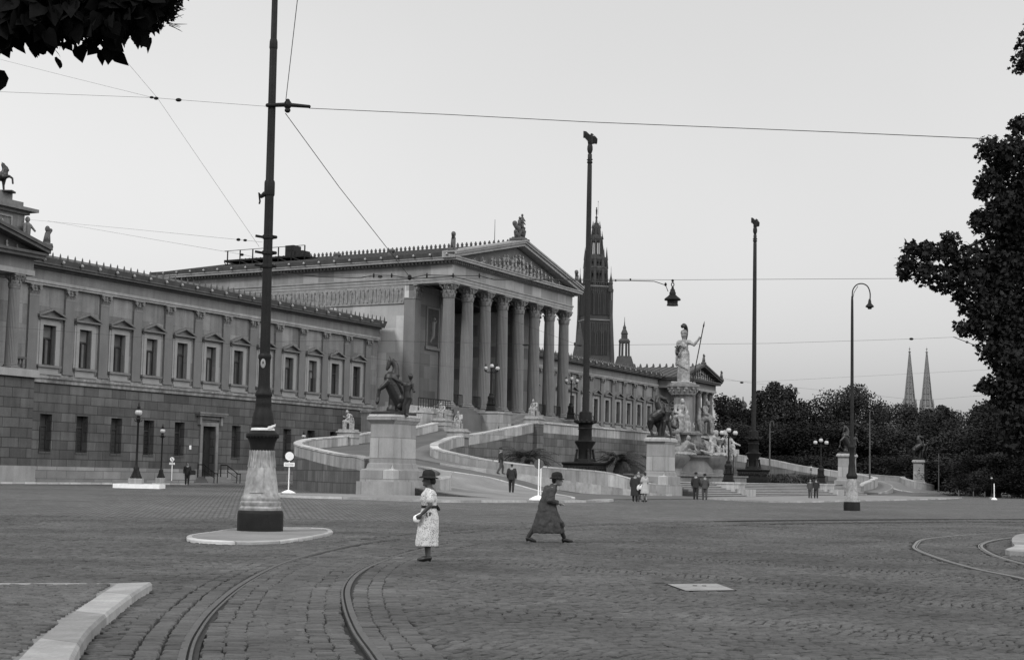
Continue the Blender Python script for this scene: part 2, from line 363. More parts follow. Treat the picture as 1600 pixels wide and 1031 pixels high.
for k, (a, b) in enumerate(TRK):
    t = thing('tram_track', a[8]*1, 0, LB[k], 'tram track', 'grooved tram tracks set in the cobbles')
    for path, sgn in ((a, 1), (b, -1)):
        mb = ribbon(path, -.034, .034, CZ+.004, -.02); mb.merge(ribbon(path, sgn*.072-.014, sgn*.072+.014, CZ+.002, -.02))
        r_ = mb.build('rail', 'rail_b' if k else 'rail', t, 'world')
        ribbon(path, -.095, .14 if sgn > 0 else .095, CZ-.016, -.02).build('groove', 'groove', r_, 'world', rec=True)

# ---- near cobbles, every stone modelled
def band_dist(path, X, Y):
    P = np.array([(p.x, p.y) for p in path]); d = np.full(X.shape, 1e9)
    for i in range(len(P)-1):
        a, b = P[i], P[i+1]; ab = b-a; t = np.clip(((X-a[0])*ab[0]+(Y-a[1])*ab[1])/(ab@ab), 0, 1)
        d = np.minimum(d, np.hypot(X-a[0]-t*ab[0], Y-a[1]-t*ab[1]))
    return d
POLY_KERB = [(-5.2, 21.9), (-4.81, 21.97), (-4.63, 19.87), (-4.28, 17.26), (-3.87, 15.07), (-3.62, 14.1), (-3.15, 12.0), (-2.3, 8)]
def inpoly(poly, X, Y):
    c = np.zeros(X.shape, bool); n = len(poly)
    for i in range(n):
        x1, y1 = poly[i]; x2, y2 = poly[(i+1) % n]
        k = ((y1 > Y) != (y2 > Y)); xx = (x2-x1)*(Y-y1)/((y2-y1) if y2 != y1 else 1e-9)+x1
        c ^= k & (X < xx)
    return c
LEFTPAV = POLY_KERB+[(-30, 8), (-30, 14.3), (-7.44, 20.85)]
MAST_ISL = [gd(u, v) for u, v in [(291, 846), (300, 850), (350, 853), (440, 852), (512, 840), (519, 834), (505, 830), (455, 829), (385, 829), (330, 837), (296, 842)]]
MAST_ISL = [(p.x, p.y) for p in MAST_ISL]
PLATE = [gd(u, v) for u, v in [(1042, 917), (1120, 916), (1150, 927), (1072, 928)]]; PLATE = [(p.x, p.y) for p in PLATE]
RKERB_C = [gd(u, v) for u, v in [(1606, 838), (1588, 842), (1581, 850), (1586, 860), (1608, 872)]]
RKERB_C = [(p.x, p.y) for p in RKERB_C]
def cobbles():
    th = R(40); c, s = math.cos(th), math.sin(th)     # row direction
    rw, rl = .148, .17
    ext = 75
    rows = np.arange(-ext, ext, rw); cols = np.arange(-ext, ext, rl)
    RR_, CC = np.meshgrid(rows, cols, indexing='ij')
    idx = np.arange(len(rows))[:, None]
    off = rng.uniform(-.3, .3, (len(rows), 1))*rl+(idx % 2)*rl*.5
    A_ = CC+off+rng.normal(0, .008, RR_.shape); B_ = RR_+.0
    # gently waving courses, like real hand-laid setts
    wv = .36*np.sin(A_*1.35+.5*np.sin(B_*.22))+.5*np.sin(A_*.21+B_*.13)+.10*np.sin(A_*2.7+B_*.5)+.035*np.sin(A_*8+B_*3)
    B2 = B_+wv
    X = A_*c-B2*s; Y = A_*s+B2*c+30
    tt = X/np.maximum(Y, 1); k = (Y > 9) & (Y < np.interp(tt, [-.34, .0, .08, .2, .34], [50.5, 53.5, 56, 65, 76])+.5*np.sin(X*.7)) & (np.abs(X) < 2+Y*.345)
    X, Y = X[k], Y[k]; A1, B1 = A_[k], B_[k]
    sl_ = .36*1.35*np.cos(A1*1.35+.5*np.sin(B1*.22))+.105*np.cos(A1*.21+B1*.13)+.27*np.cos(A1*2.7+B1*.5)
    k = np.ones(X.shape, bool)
    for a, b in TRK:
        mid = [(p+q)/2 for p, q in zip(a, b)] if len(a) == len(b) else a
        for path in (a, b): k &= band_dist(path, X, Y) > (.60 if path in (TRK[0][0], TRK[0][1]) else .16)
    k &= ~inpoly(LEFTPAV, X, Y) & ~inpoly(MAST_ISL, X, Y) & ~inpoly(PLATE, X, Y)
    # area left of the track between track and kerb and between the rails is paved separately
    Pm = np.array([((p.x+q.x)/2, (p.y+q.y)/2) for p, q in zip(TRK[0][0], TRK[0][1])]) if len(TRK[0][0]) == len(TRK[0][1]) else None
    ang = th+np.arctan(sl_); 
    return X[k], Y[k], ang[k]
def track_stones():
    out = []
    a = spline([((x1+x2)/2, (y1+y2)/2, 0) for (x1, y1), (x2, y2) in zip(RL, RR)], 40)
    d = 0; nxt = 0; row = 0
    for i in range(1, len(a)-1):
        d += (a[i]-a[i-1]).length
        if a[i].y > 60: break
        if d < nxt: continue
        row += 1; nxt = d+.172
        t = (a[i+1]-a[i-1]).normalized(); q = Vector((t.y, -t.x, 0)); st = .2
        gap = .82
        for side in (-1, 0, 1):
            if side == 0: ws = np.arange(-.60, .61, .2)+(row % 2)*.1*0+random.uniform(-.02, .02)
            elif side == 1: ws = np.array([.95, 1.15, 1.35])+random.uniform(-.01, .01)
            else: ws = np.array([-.95, -1.17, -1.39])
            for k_, wv in enumerate(ws):
                along = random.uniform(-.01, .01)+(.086 if (k_ % 2) else 0)
                P = a[i]+q*float(wv)+t*along; out.append((P.x, P.y, math.atan2(t.y, t.x)+math.pi/2))
    o = np.array(out); return o[:, 0], o[:, 1], o[:, 2]
def stones(name, X, Y, ang, hl, hw, m, label, seed=1, jit=.1, lift=0, aj=.05, tl=.03):
    r = np.random.default_rng(seed); n = len(X)
    hl = hl*r.uniform(1-jit, 1+jit*.4, n); hw = hw*r.uniform(1-jit, 1+jit*.4, n); ang = ang+r.normal(0, aj, n)
    base = np.array([gz(x, y) for x, y in zip(X, Y)])+lift
    top = base+CZ+r.normal(0, .0045, n); tx = r.normal(0, tl, n); ty = r.normal(0, tl, n)
    co = []
    sg = np.array([(-1, -1), (1, -1), (1, 1), (-1, 1)])
    for ring, (ins, dz) in enumerate(((1.0, -.055), (1.0, -.012), (.72, 0))):
        for a_, b_ in sg:
            jx = r.normal(0, .005, n); jy = r.normal(0, .005, n)
            lx = a_*(hl*ins if ins == 1 else hl-.017)+jx; ly = b_*(hw*ins if ins == 1 else hw-.017)+jy
            x = X+lx*np.cos(ang)-ly*np.sin(ang); y = Y+lx*np.sin(ang)+ly*np.cos(ang)
            z = (top+dz+tx*lx+ty*ly) if dz > -.05 else base-.012
            co.append(np.stack([x, y, z], 1))
    V = np.stack(co, 1).reshape(-1, 3)        # n*12
    q = [(0, 1, 5, 4), (1, 2, 6, 5), (2, 3, 7, 6), (3, 0, 4, 7), (4, 5, 9, 8), (5, 6, 10, 9), (6, 7, 11, 10), (7, 4, 8, 11), (8, 9, 10, 11)]
    F = (np.array(q)[None]+(np.arange(n)*12)[:, None, None]).reshape(-1, 4)
    me = bpy.data.meshes.new(name); me.vertices.add(len(V)); me.vertices.foreach_set('co', V.ravel())
    me.loops.add(F.size); me.loops.foreach_set('vertex_index', F.ravel().astype(np.int32))
    me.polygons.add(len(F)); me.polygons.foreach_set('loop_start', np.arange(0, F.size, 4, dtype=np.int32))
    me.update(calc_edges=True)
    at_ = me.attributes.new('tone', 'FLOAT', 'FACE'); tone = np.clip(r.normal(1, .13, n), .65, 1.5); at_.data.foreach_set('value', np.repeat(tone, 9).astype(np.float32))
    me.materials.append(m); me.shade_smooth(); me.set_sharp_from_angle(angle=R(50))
    o = bpy.data.objects.new(name, me); COL.objects.link(o); return struct(o)
def sett_mat(name, v, lo=.8, hi=1.15):
    m = mat(name, v, .5, .3, rough=.68, bump=.35, bscale=28, spec=.28)
    T = m.node_tree; n = T.nodes; l = T.links; b = n['Principled BSDF']; src = b.inputs['Base Color'].links[0].from_socket
    at_ = n.new('ShaderNodeAttribute'); at_.attribute_name = 'tone'
    mx = n.new('ShaderNodeMix'); mx.data_type = 'RGBA'; mx.blend_type = 'MULTIPLY'; mx.inputs[0].default_value = 1
    l.new(src, mx.inputs[6]); l.new(at_.outputs['Fac'], mx.inputs[7]); l.new(mx.outputs[2], b.inputs['Base Color']); return m
# dark joint bed under the near setts
bed = MB(); ys = [7, 20, 30, 40]+[40+i*.75 for i in range(1, 48)]
for i in range(len(ys)-1):
    for j in range(24):
        def xx(y, j): return (2+y*.36)*(-1+2*j/24)
        if ys[i+1] > min(np.interp(xx(ys[i+1], jj)/ys[i+1], [-.34, .0, .08, .2, .34], [50.5, 53.5, 56, 65, 76]) for jj in (j, j+1))-1.2: continue
        bed.add([(xx(ys[i], j), ys[i], gz(xx(ys[i], j), ys[i])+.006), (xx(ys[i], j+1), ys[i], gz(xx(ys[i], j+1), ys[i])+.006), (xx(ys[i+1], j+1), ys[i+1], gz(xx(ys[i+1], j+1), ys[i+1])+.006), (xx(ys[i+1], j), ys[i+1], gz(xx(ys[i+1], j), ys[i+1])+.006)], [(0, 1, 2, 3)])
struct(bed.build('joint_bed', mat('sandy_joint', .02, .3, 2, bscale=30), rec=False))
SM1 = sett_mat('square_setts', .066); SM2 = sett_mat('track_setts', .07)
x_, y_, a_ = cobbles(); stones('cobbled_square', x_, y_, a_, .083, .051, SM1, '', 3, .05, 0, .02, .02)
x_, y_, a_ = track_stones()
kk = ~inpoly(LEFTPAV, x_, y_)
stones('track_cobbles', x_[kk], y_[kk], a_[kk], .096, .079, SM2, '', 5, .06)

PX, PY = np.meshgrid(np.arange(-12, -3, .155), np.arange(8, 24, .125)); PX = PX+(np.arange(PY.shape[0])[:, None] % 2)*.078
PX, PY = PX.ravel(), PY.ravel(); th_ = .12; PX, PY = PX*math.cos(th_)-(PY-16)*math.sin(th_), PX*math.sin(th_)+(PY-16)*math.cos(th_)+17
WEDGE = [(-14, 9), (-3.3, 9), (-3.55, 10.85), (-3.92, 12.78), (-4.19, 14.24), (-4.61, 16.87), (-4.94, 19.25), (-5.2, 21.2), (-7.44, 20.55), (-14, 18.6)]
kk = inpoly(WEDGE, PX, PY); stones('pavement_bricks', PX[kk], PY[kk], np.full(kk.sum(), th_), .073, .058, sett_mat('pavement_brick', .085), '', 7, .05, .105)
# ---- left pavement wedge with its thick pale kerb
mb = MB(); mb.prism([(-30, 8), (-2.9, 8), (-3.4, 10.85), (-3.75, 12.78), (-4.02, 14.24), (-4.44, 16.87), (-4.77, 19.25), (-5.1, 21.4), (-7.44, 20.7), (-30, 14.1)], -.05, .12)
struct(mb.build('pavement', mat('pavement_slabs', .17, .25, .8, bscale=14, brick=None)))
mb = MB(); inner = [(-5.13, 21.42), (-4.84, 19.25), (-4.51, 16.87), (-4.09, 14.24), (-3.82, 12.78), (-3.46, 10.85), (-2.9, 8)]
outer = [(-4.72, 21.6), (-4.50, 19.6), (-4.17, 17.11), (-3.85, 15.0), (-3.42, 12.9), (-2.96, 10.93), (-2.3, 8)]
io = [Vector((x, y, 0)) for x, y in inner]; oo = [Vector((x, y, 0)) for x, y in outer]
io = spline(io, 5); oo = spline(oo, 5)
rs = [[(a.x, a.y, -.05), (a.x, a.y, .15), (b.x-.03, b.y, .16), (b.x, b.y, .13), (b.x+.01, b.y, -.05)] for a, b in zip(io, oo)]
mb.rings(rs); tag(mb.build('kerb', 'kerb', smooth=30), 'broad pale granite kerb curving along the lower left corner', 'kerb')
mb = MB(); mb.rings([[(x, y-.06, 0), (x, y-.06, .145), (x, y+.06, .145), (x, y+.06, 0)] for x, y in ((-30, 14.2), (-7.44, 20.71), (-5.1, 21.42))])
tag(mb.build('kerb', 'kerb'), 'thin pale kerb line running off the left edge in front of the iron mast', 'kerb')
# mast island
t = thing('mast_island', (-6.2, 39.5, 0), 0, 'low pale kerbed island under the iron tram mast', 'traffic island')
c_ = Vector((sum(p[0] for p in MAST_ISL)/len(MAST_ISL), sum(p[1] for p in MAST_ISL)/len(MAST_ISL), 0))
Pn = [Vector((x, y, 0)) for x, y in MAST_ISL]; Pn = spline(Pn+[Pn[0]], 2)[:-1]
Pi = [c_+(p-c_)*.93 for p in Pn]
mb = MB(); k = len(Pn)
mb.rings([[(p.x, p.y, -.02) for p in Pn], [(p.x, p.y, .10) for p in Pn], [(c_.x+(p.x-c_.x)*.99, c_.y+(p.y-c_.y)*.99, .118) for p in Pn], [(p.x, p.y, .12) for p in Pi], [(p.x, p.y, .08) for p in Pi]], cap=False)
mb.build('kerb', 'coping', t, 'world', smooth=40)
MB().prism([(p.x, p.y) for p in Pi], 0, .11).build('island_surface', 'apron', t, 'world')
# cover plate in the cobbles
mb = MB().prism(PLATE, 0, CZ+.006); t = thing('cover_plate', (sum(p[0] for p in PLATE)/4, sum(p[1] for p in PLATE)/4, 0), 0, 'pale flat cover plate let into the cobbles at lower right', 'manhole cover')
mb.build('plate', 'kerb', t, 'world')
fr = MB()
for i in range(4):
    a, b = Vector(PLATE[i]+(0,)), Vector(PLATE[(i+1) % 4]+(0,)); fr.tube([a+Vector((0, 0, CZ)), b+Vector((0, 0, CZ))], .009, 6)
fr.build('frame', 'iron', t, 'world')
hb = MB(); cc_ = (Vector(PLATE[0]+(0,))+Vector(PLATE[1]+(0,))+Vector(PLATE[2]+(0,))+Vector(PLATE[3]+(0,)))/4
for dx in (-.07, .07): hb.box(cc_.x+dx-.03, cc_.x+dx+.03, cc_.y+.2, cc_.y+.28, CZ, CZ+.012)
hb.build('lifting_slot', 'groove', t, 'world')
# kerbed island at right edge
Pn = [Vector((x, y, 0)) for x, y in RKERB_C]; Pn = spline(Pn+[Vector((19, 40, 0)), Vector((19.5, 47, 0)), Pn[0]], 5)[:-1]
c_ = Vector((17, 44, 0)); Pi = [c_+(p-c_)*.86 for p in Pn]
t = thing('curved_island', (17, 44, 0), 0, 'pale kerbed island inside the tight tram curve at the right edge', 'traffic island')
MB().rings([[(p.x, p.y, 0) for p in Pn], [(p.x, p.y, .15) for p in Pn], [(p.x, p.y, .16) for p in Pi], [(p.x, p.y, .1) for p in Pi]], cap=False).build('kerb', 'kerb', t, 'world')
MB().prism([(p.x, p.y) for p in Pi], 0, .15).build('island_surface', 'apron', t, 'world')
# ------------------------------------------------------------------ the parliament building
PB = thing('parliament_building', W(0, 0, 0), FROT, 'long classical stone building with an eight column portico under a carved pediment', 'building')
def P_(mb, name, m, parent=None, **k): return mb.build(name, m, parent or PB, 'local', **k)
BAY = 4.191
def mir(s): return 2*SM-s
# ---- walls of the two wings, with real openings
def wall_panel(mb, s0, s1, z0, z1, p, th, ops):
    """ops: list of (sa, sb, za, zb) sorted along s, all in one storey"""
    c = s0
    for a, b, za, zb in sorted(ops):
        mb.fb(c, a, p-th, p, z0, z1)
        if za > z0: mb.fb(a, b, p-th, p, z0, za)
        if zb < z1: mb.fb(a, b, p-th, p, zb, z1)
        c = b
    mb.fb(c, s1, p-th, p, z0, z1)
LOWW = (.68, 2.72, 5.6)     # half width, sill, head
UPW = (.72, 9.38, 12.46)
def lion(x, y, z, rz, first=[]):
    if not first:
        m_ = MB(); m_.ell((0, 0, 0), (.15, .12, .15), n=8, m=6); m_.ell((0, -.1, -.03), (.07, .07, .06), n=7, m=5); first.append(P_(m_, 'lion_head_spout', 'band', smooth=True)); o = first[0]
    else: o = first[0].copy(); COL.objects.link(o)
    o.location = (x, y, z); o.rotation_euler = (0, 0, rz)
def wing(mirror):
    f = (lambda a, b: (mir(b), mir(a))) if mirror else (lambda a, b: (a, b))
    g = mir if mirror else (lambda a: a)
    low = MB(); ops = []
    for i in range(12):
        c = g(i*BAY)
        if i == 5 and not mirror: ops.append((c-.95, c+.95, 1.0, 5.4))
        else: ops.append((c-LOWW[0], c+LOWW[0], LOWW[1], LOWW[2]))
    s0, s1 = f(-9.0, 50.3)
    wall_panel(low, s0, s1, .2, 8.0, 0, .8, ops); P_(low, 'lower_wall', 'wing_low')
    pl = MB()
    if mirror: pl.fb(s0, s1, 0, .18, 0, 1.58)
    else: pl.fb(s0, 5*BAY-1.5, 0, .18, 0, 1.58); pl.fb(5*BAY+1.5, s1, 0, .18, 0, 1.58)
    P_(pl, 'plinth', mat('pale_plinth_blocks', .21, .25, .5, brick=(2.2, .64, .03, .5)))
    st = MB(); st.fb(s0, s1, -.3, .16, 8.0, 8.32); st.fb(s0, s1, -.3, .30, 8.32, 8.5); st.fb(s0, s1, -.3, .1, 8.5, 8.72)
    P_(st, 'string_course', mat('weathered_string_course', .22, .5, .9, streak=.5, bscale=3))
    up = MB(); ops = [(g(i*BAY)-UPW[0], g(i*BAY)+UPW[0], UPW[1], UPW[2]) for i in range(12)]
    wall_panel(up, s0, s1, 8.6, 15.5, -.12, .7, ops); P_(up, 'upper_wall', 'wing_up')
    bk = MB(); bk.fb(s0+.2, s1-.2, -1.6, -1.2, .2, 15.4); P_(bk, 'inner_wall', 'void')
    s0, s1 = f(-3.2, 50.3)
    ar = MB(); ar.fb(s0, s1, -.8, .22, 15.46, 15.62); ar.fb(s0, s1, -.8, .3, 15.62, 15.84); P_(ar, 'architrave', 'band')
    fr = MB(); fr.fb(s0, s1, -.8, .12, 15.84, 16.68); P_(fr, 'frieze', 'cornice')
    co = MB(); co.fb(s0, s1, -.8, .35, 16.68, 16.84); co.fb(s0, s1, -.8, .75, 16.84, 17.02)
    co.fb(s0, s1, -.8, .85, 17.02, 17.16)
    co.ext([(s0, -.8, 17.16), (s0, -.86, 17.16), (s0, -1.02, 17.5), (s0, -.8, 17.5)], (s1-s0, 0, 0))
    P_(co, 'cornice', 'dark_cornice')
    sp = MB(); n = int((s1-s0)/.838)
    for i in range(n):
        s = s0+(i+.5)*(s1-s0)/n
        sp.add([(s-.09, -.95, 17.5), (s+.09, -.95, 17.5), (s+.09, -.83, 17.5), (s-.09, -.83, 17.5), (s-.05, -.92, 17.86), (s+.05, -.92, 17.86), (s+.05, -.87, 17.86), (s-.05, -.87, 17.86), (s, -.9, 18.02)],
               [(0, 1, 5, 4), (1, 2, 6, 5), (2, 3, 7, 6), (3, 0, 4, 7), (4, 5, 8), (5, 6, 8), (6, 7, 8), (7, 4, 8)])
    n = int((s1-s0)/2.1)
    for i in range(n): lion(s0+(i+.5)*(s1-s0)/n, -1.03, 17.3, 0)
    P_(sp, 'roof_cresting', 'spike')
    rf = MB(); rf.ext([(s0, -.7, 17.45), (s0, 6, 19.0), (s0, 12, 17.5), (s0, 12, 17.2), (s0, -.7, 17.2)], (s1-s0, 0, 0)); P_(rf, 'roof', 'roof')
    b2 = MB(); b2.fb(s0+.2, s1-.2, -12, -1.7, .2, 17.2); P_(b2, 'rear_wall', 'wing_up')
    # pilasters between the windows
    for i in range(-1, 12):
        c = g(i*BAY+BAY/2)
        if i == -1: c = g(-1.95)
        pm = MB(); pm.fb(c-.52, c+.52, -.2, .08, 8.98, 14.55); pm.fb(c-.66, c+.66, -.2, .2, 8.72, 8.85); pm.fb(c-.6, c+.6, -.2, .14, 8.85, 8.98)
        pp = P_(pm, 'pilaster', 'pilaster')
        cap = MB(); cap.fb(c-.54, c+.54, -.2, .1, 14.55, 14.68); pilcap(cap, c, .1, 14.68, .78, .52); P_(cap, 'capital', 'capital', pp)
def pilcap(mb, c, p, z, h, hw):
    mb.fb(c-hw*.95, c+hw*.95, p-.3, p, z, z+h*.86)
    for k in range(3):
        x = c+(k-1)*hw*.66
        mb.add([(x-hw*.26, -p, z), (x+hw*.26, -p, z), (x+hw*.22, -p-.14, z+h*.36), (x-hw*.22, -p-.14, z+h*.36), (x, -p-.22, z+h*.30), (x, -p-.02, z+h*.5)], [(0, 1, 2, 3), (3, 2, 4), (3, 2, 5), (0, 3, 5), (1, 2, 5)])
    for k in (-1, 1):
        mb.lathe(0, 0, [(.01, 0), (hw*.3, 0), (hw*.3, .16), (.01, .16)], 8)
        o = mb.v[-32:]; del mb.v[-32:]
        mb.v += [(c+k*hw*.86+x, -p-.04-zz, z+h*.66+y) for x, y, zz in o]
    mb.ell((c, -p-.06, z+h*.68), (hw*.22, .1, hw*.2), n=6, m=4)
    mb.fb(c-hw*1.22, c+hw*1.22, p-.3, p+.16, z+h*.86, z+h)
wing(False); wing(True)
# ---- windows: build one, copy the rest
def upper_window(c, blind=0):
    fr = MB(); h, z0, z1 = UPW; p = -.12
    fr.fb(c-1.08, c-h, p, p+.1, z0-.02, z1+.38); fr.fb(c+h, c+1.08, p, p+.1, z0-.02, z1+.38); fr.fb(c-h, c+h, p, p+.1, z1, z1+.38)
    fr.fb(c-1.28, c-1.08, p, p+.05, z0-.02, z1+.3); fr.fb(c+1.08, c+1.28, p, p+.05, z0-.02, z1+.3)
    root = P_(fr, 'window', 'trim')
    pe = MB(); pe.fb(c-1.34, c+1.34, p, p+.14, z1+.38, z1+.52); pe.fb(c-1.5, c+1.5, p, p+.42, z1+.52, z1+.66)
    for k in (-1, 1):
        pe.ext([(c+k*1.56, -p-.46, z1+.62), (c+k*1.56, -p-.46, z1+.78), (c, -p-.46, z1+1.32), (c, -p-.46, z1+1.16)], (0, .46, 0))
    pe.ext([(c-1.4, -p-.1, z1+.66), (c+1.4, -p-.1, z1+.66), (c, -p-.1, z1+1.16)], (0, .1, 0))
    P_(pe, 'window_pediment', 'cornice', root)
    si = MB(); si.fb(c-1.3, c+1.3, p, p+.3, z0-.2, z0-.02); P_(si, 'window_sill', 'cornice', root)
    ap = MB(); ap.fb(c-1.12, c+1.12, p, p+.12, 8.78, z0-.2); ap.fb(c-1.3, c+1.3, p, p+.3, 8.62, 8.78); P_(ap, 'apron', 'trim', root)
    gl = MB(); gl.fb(c-h, c+h, p-.44, p-.40, z0, z1); P_(gl, 'pane', 'glass', root)
    cu = MB()
    if blind >= 0: cu.fb(c-h+.07, c+h-.07, p-.40, p-.385, z1-.95 if not blind else z0+1.4, z1-.1)
    if blind >= 0: cu.fb(c-h+.1, c-h+.5, p-.40, p-.39, z0+.1, z1-1.1); cu.fb(c+.05, c+.38, p-.40, p-.39, z0+.1, z1-1.1); P_(cu, 'curtain', 'curtain', root)
    sa = MB(); sa.fb(c-h, c-h+.09, p-.40, p-.3, z0, z1); sa.fb(c+h-.09, c+h, p-.40, p-.3, z0, z1); sa.fb(c-.05, c+.05, p-.39, p-.31, z0, z1-1.0)
    sa.fb(c-h+.09, c+h-.09, p-.39, p-.29, z1-1.05, z1-.93); sa.fb(c-h+.09, c+h-.09, p-.39, p-.31, z1-.09, z1); sa.fb(c-h+.09, c+h-.09, p-.39, p-.31, z0, z0+.1)
    P_(sa, 'sash', 'sash', root); return root
def lower_window(c):
    h, z0, z1 = LOWW
    gl = MB(); gl.fb(c-h, c+h, -.62, -.58, z0, z1); root = P_(gl, 'window', 'glass')
    sa = MB(); sa.fb(c-h, c-h+.09, -.58, -.5, z0, z1); sa.fb(c+h-.09, c+h, -.58, -.5, z0, z1); sa.fb(c-.04, c+.04, -.57, -.5, z0, z1-.9); sa.fb(c-h+.09, c+h-.09, -.57, -.49, z1-.95, z1-.84)
    for k in range(5): sa.fb(c-h+.09, c+h-.09, -.56, -.53, z0+.3+k*.33, z0+.33+k*.33)
    P_(sa, 'sash', 'sash', root)
    si = MB(); si.fb(c-h-.02, c+h+.02, -.45, .06, z0-.14, z0-.003); P_(si, 'window_sill', 'wing_low', root); return root
def dupc(o, ds):
    c = o.copy(); COL.objects.link(c); c.location = (ds, 0, 0)
    for ch in o.children: q = ch.copy(); COL.objects.link(q); q.parent = c
w0 = upper_window(0); wb = upper_window(9*BAY, 1); wn = upper_window(10*BAY, -1); l0 = lower_window(0)
for i in range(1, 12):
    if i == 11: dupc(wn, BAY)
    elif i not in (9, 10): dupc(w0, i*BAY)
    if i != 5: dupc(l0, i*BAY)
for i in range(12): dupc((w0, wn, w0, wb, wn)[i % 5], mir(i*BAY)-(0, 10*BAY, 0, 9*BAY, 10*BAY)[i % 5])
for i in range(7, 12): dupc(l0, mir(i*BAY))
# ---- side door with hood, steps and railings
c = 5*BAY
d = MB(); d.fb(c-.95, c+.95, -.62, -.5, 1.0, 5.4); dr = P_(d, 'door', 'door')
d = MB()
for k in (-1, 1):
    for j in range(4): a = c+k*.47; d.fb(a-.34, a+.34, -.5, -.47, 1.3+j*1.02, 2.1+j*1.02)
d.fb(c-.03, c+.03, -.5, -.45, 1.0, 5.4); P_(d, 'door_panels', 'door', dr)
d = MB(); d.fb(c-1.35, c-.95, 0, .12, .95, 5.75); d.fb(c+.95, c+1.35, 0, .12, .95, 5.75); d.fb(c-.95, c+.95, 0, .12, 5.4, 5.75)
d.fb(c-1.6, c+1.6, 0, .16, 6.0, 6.3); d.fb(c-2.0, c+2.0, 0, .5, 6.3, 6.46); d.fb(c-2.1, c+2.1, 0, .58, 6.46, 6.6)
for k in (-1, 1): d.fb(c+k*1.55-.14, c+k*1.55+.14, 0, .3, 5.5, 6.3)
P_(d, 'door_surround', 'wing_up', dr)
d = MB()
for j in range(4): d.fb(c-1.6-.25*j, c+1.6+.25*j, .0, 1.0+.35*j, .95-.19*(j+1)-.05*(j == 3), .95-.19*j)
P_(d, 'doorstep', 'step')
for k in (-1, 1):
    r_ = MB(); x = c+k*1.7
    r_.tube([(x, -.2, 2.0), (x, -.9, 2.0), (x, -2.1, 1.25), (x, -2.4, 1.25)], .045, 6)
    for y, zb, zt in ((-.25, .9, 2), (-1.0, .9, 1.95), (-2.0, .35, 1.35), (-2.35, .3, 1.25)): r_.tube([(x, y, zb), (x, y, zt)], .04, 6)
    r_.tube([(x, -.9, 1.5), (x, -2.05, .85)], .025, 5); P_(r_, 'handrail', 'iron')
sg = MB(); sg.fb(c-2.75, c-2.5, 0.0, .05, 3.3, 3.65); P_(sg, 'number_plate', 'whitepaint')

# ---- corinthian column (fluted), shared mesh
def column_meshes(z0, z1, r):
    sh = MB(); H = z1-z0; caph = r*2.15; zb = z0+r*.75; zc = z1-caph; n = 48
    prof = [(r*(1-.16*((k/8)**1.6)), zb+(zc-zb)*k/8) for k in range(9)]; sh.lathe(0, 0, prof, n, flute=.075)
    ba = MB(); ba.sqprof(0, 0, [(r*1.38, z0), (r*1.38, z0+r*.22)]); ba.lathe(0, 0, [(r*1.34, z0+r*.22), (r*1.4, z0+r*.33), (r*1.34, z0+r*.44), (r*1.16, z0+r*.5), (r*1.14, z0+r*.58), (r*1.22, z0+r*.66), (r*1.1, z0+r*.76), (r*.98, z0+r*.78)], 24)
    ca = MB(); rt = r*.84
    ca.lathe(0, 0, [(rt*1.06, zc-.08), (rt*1.12, zc), (rt, zc+.04), (rt*1.0, zc+caph*.5), (rt*1.2, zc+caph*.8), (rt*1.4, zc+caph*.88)], 24)
    for row, (zb_, zt_, out, cnt, ph) in enumerate(((zc, zc+caph*.4, .28, 8, 0), (zc+caph*.12, zc+caph*.66, .34, 8, math.pi/8))):
        for k in range(cnt):
            a = ph+2*math.pi*k/cnt; ca_, sa_ = math.cos(a), math.sin(a); wd = rt*.36
            def q(rr, off, z): return (rr*ca_-off*sa_, rr*sa_+off*ca_, z)
            zm = zb_+(zt_-zb_)*.75
            ca.add([q(rt*1.02, -wd, zb_), q(rt*1.02, wd, zb_), q(rt*1.14, wd*.9, zm), q(rt*1.14, -wd*.9, zm), q(rt*1.14+out*r, wd*.35, zt_), q(rt*1.14+out*r, -wd*.35, zt_), q(rt*1.2+out*r, 0, zt_-.14*caph), q(rt*1.24, 0, zm*.5+zb_*.5)],
                   [(0, 1, 7), (1, 2, 7), (2, 3, 7), (3, 0, 7), (3, 2, 4, 5), (5, 4, 6), (0, 1, 2, 3)])
    for k in range(4):
        a = math.pi/4+k*math.pi/2
        ca.rc((rt*1.0*math.cos(a), rt*1.0*math.sin(a), zc+caph*.52), (r*1.36*math.cos(a), r*1.36*math.sin(a), zc+caph*.78), r*.07, r*.17, 8)
        a += math.pi/4; ca.ell((rt*1.36*math.cos(a), rt*1.36*math.sin(a), zc+caph*.9), r*.15, n=6, m=5)
        for dd in (-.16, .16): ca.rc((rt*1.1*math.cos(a+dd), rt*1.1*math.sin(a+dd), zc+caph*.5), (rt*1.25*math.cos(a+dd*1.4), rt*1.25*math.sin(a+dd*1.4), zc+caph*.78), r*.05, r*.12, 6)
    ab = []
    for k in range(4):      # concave abacus
        a0 = math.pi/4+k*math.pi/2
        ab += [(r*1.62*math.cos(a0-.07), r*1.62*math.sin(a0-.07)), (r*1.62*math.cos(a0+.07), r*1.62*math.sin(a0+.07)), (r*1.2*math.cos(a0+math.pi/4), r*1.2*math.sin(a0+math.pi/4))]
    ca.prism(ab, zc+caph*.87, z1); return sh, ba, ca
def columns(spots, z0, z1, r):
    sh, ba, ca = column_meshes(z0, z1, r); first = None
    for s, p in spots:
        if first is None:
            first = sh.build('column', 'column', PB, smooth=30); first.location = (s, -p, 0)
            ba.build('base', 'column', first, smooth=40); ca.build('capital', 'capital', first, smooth=35)
        else:
            c = first.copy(); COL.objects.link(c); c.location = (s, -p, 0)
            for ch in first.children: q = ch.copy(); COL.objects.link(q); q.parent = c
Q = 4.269
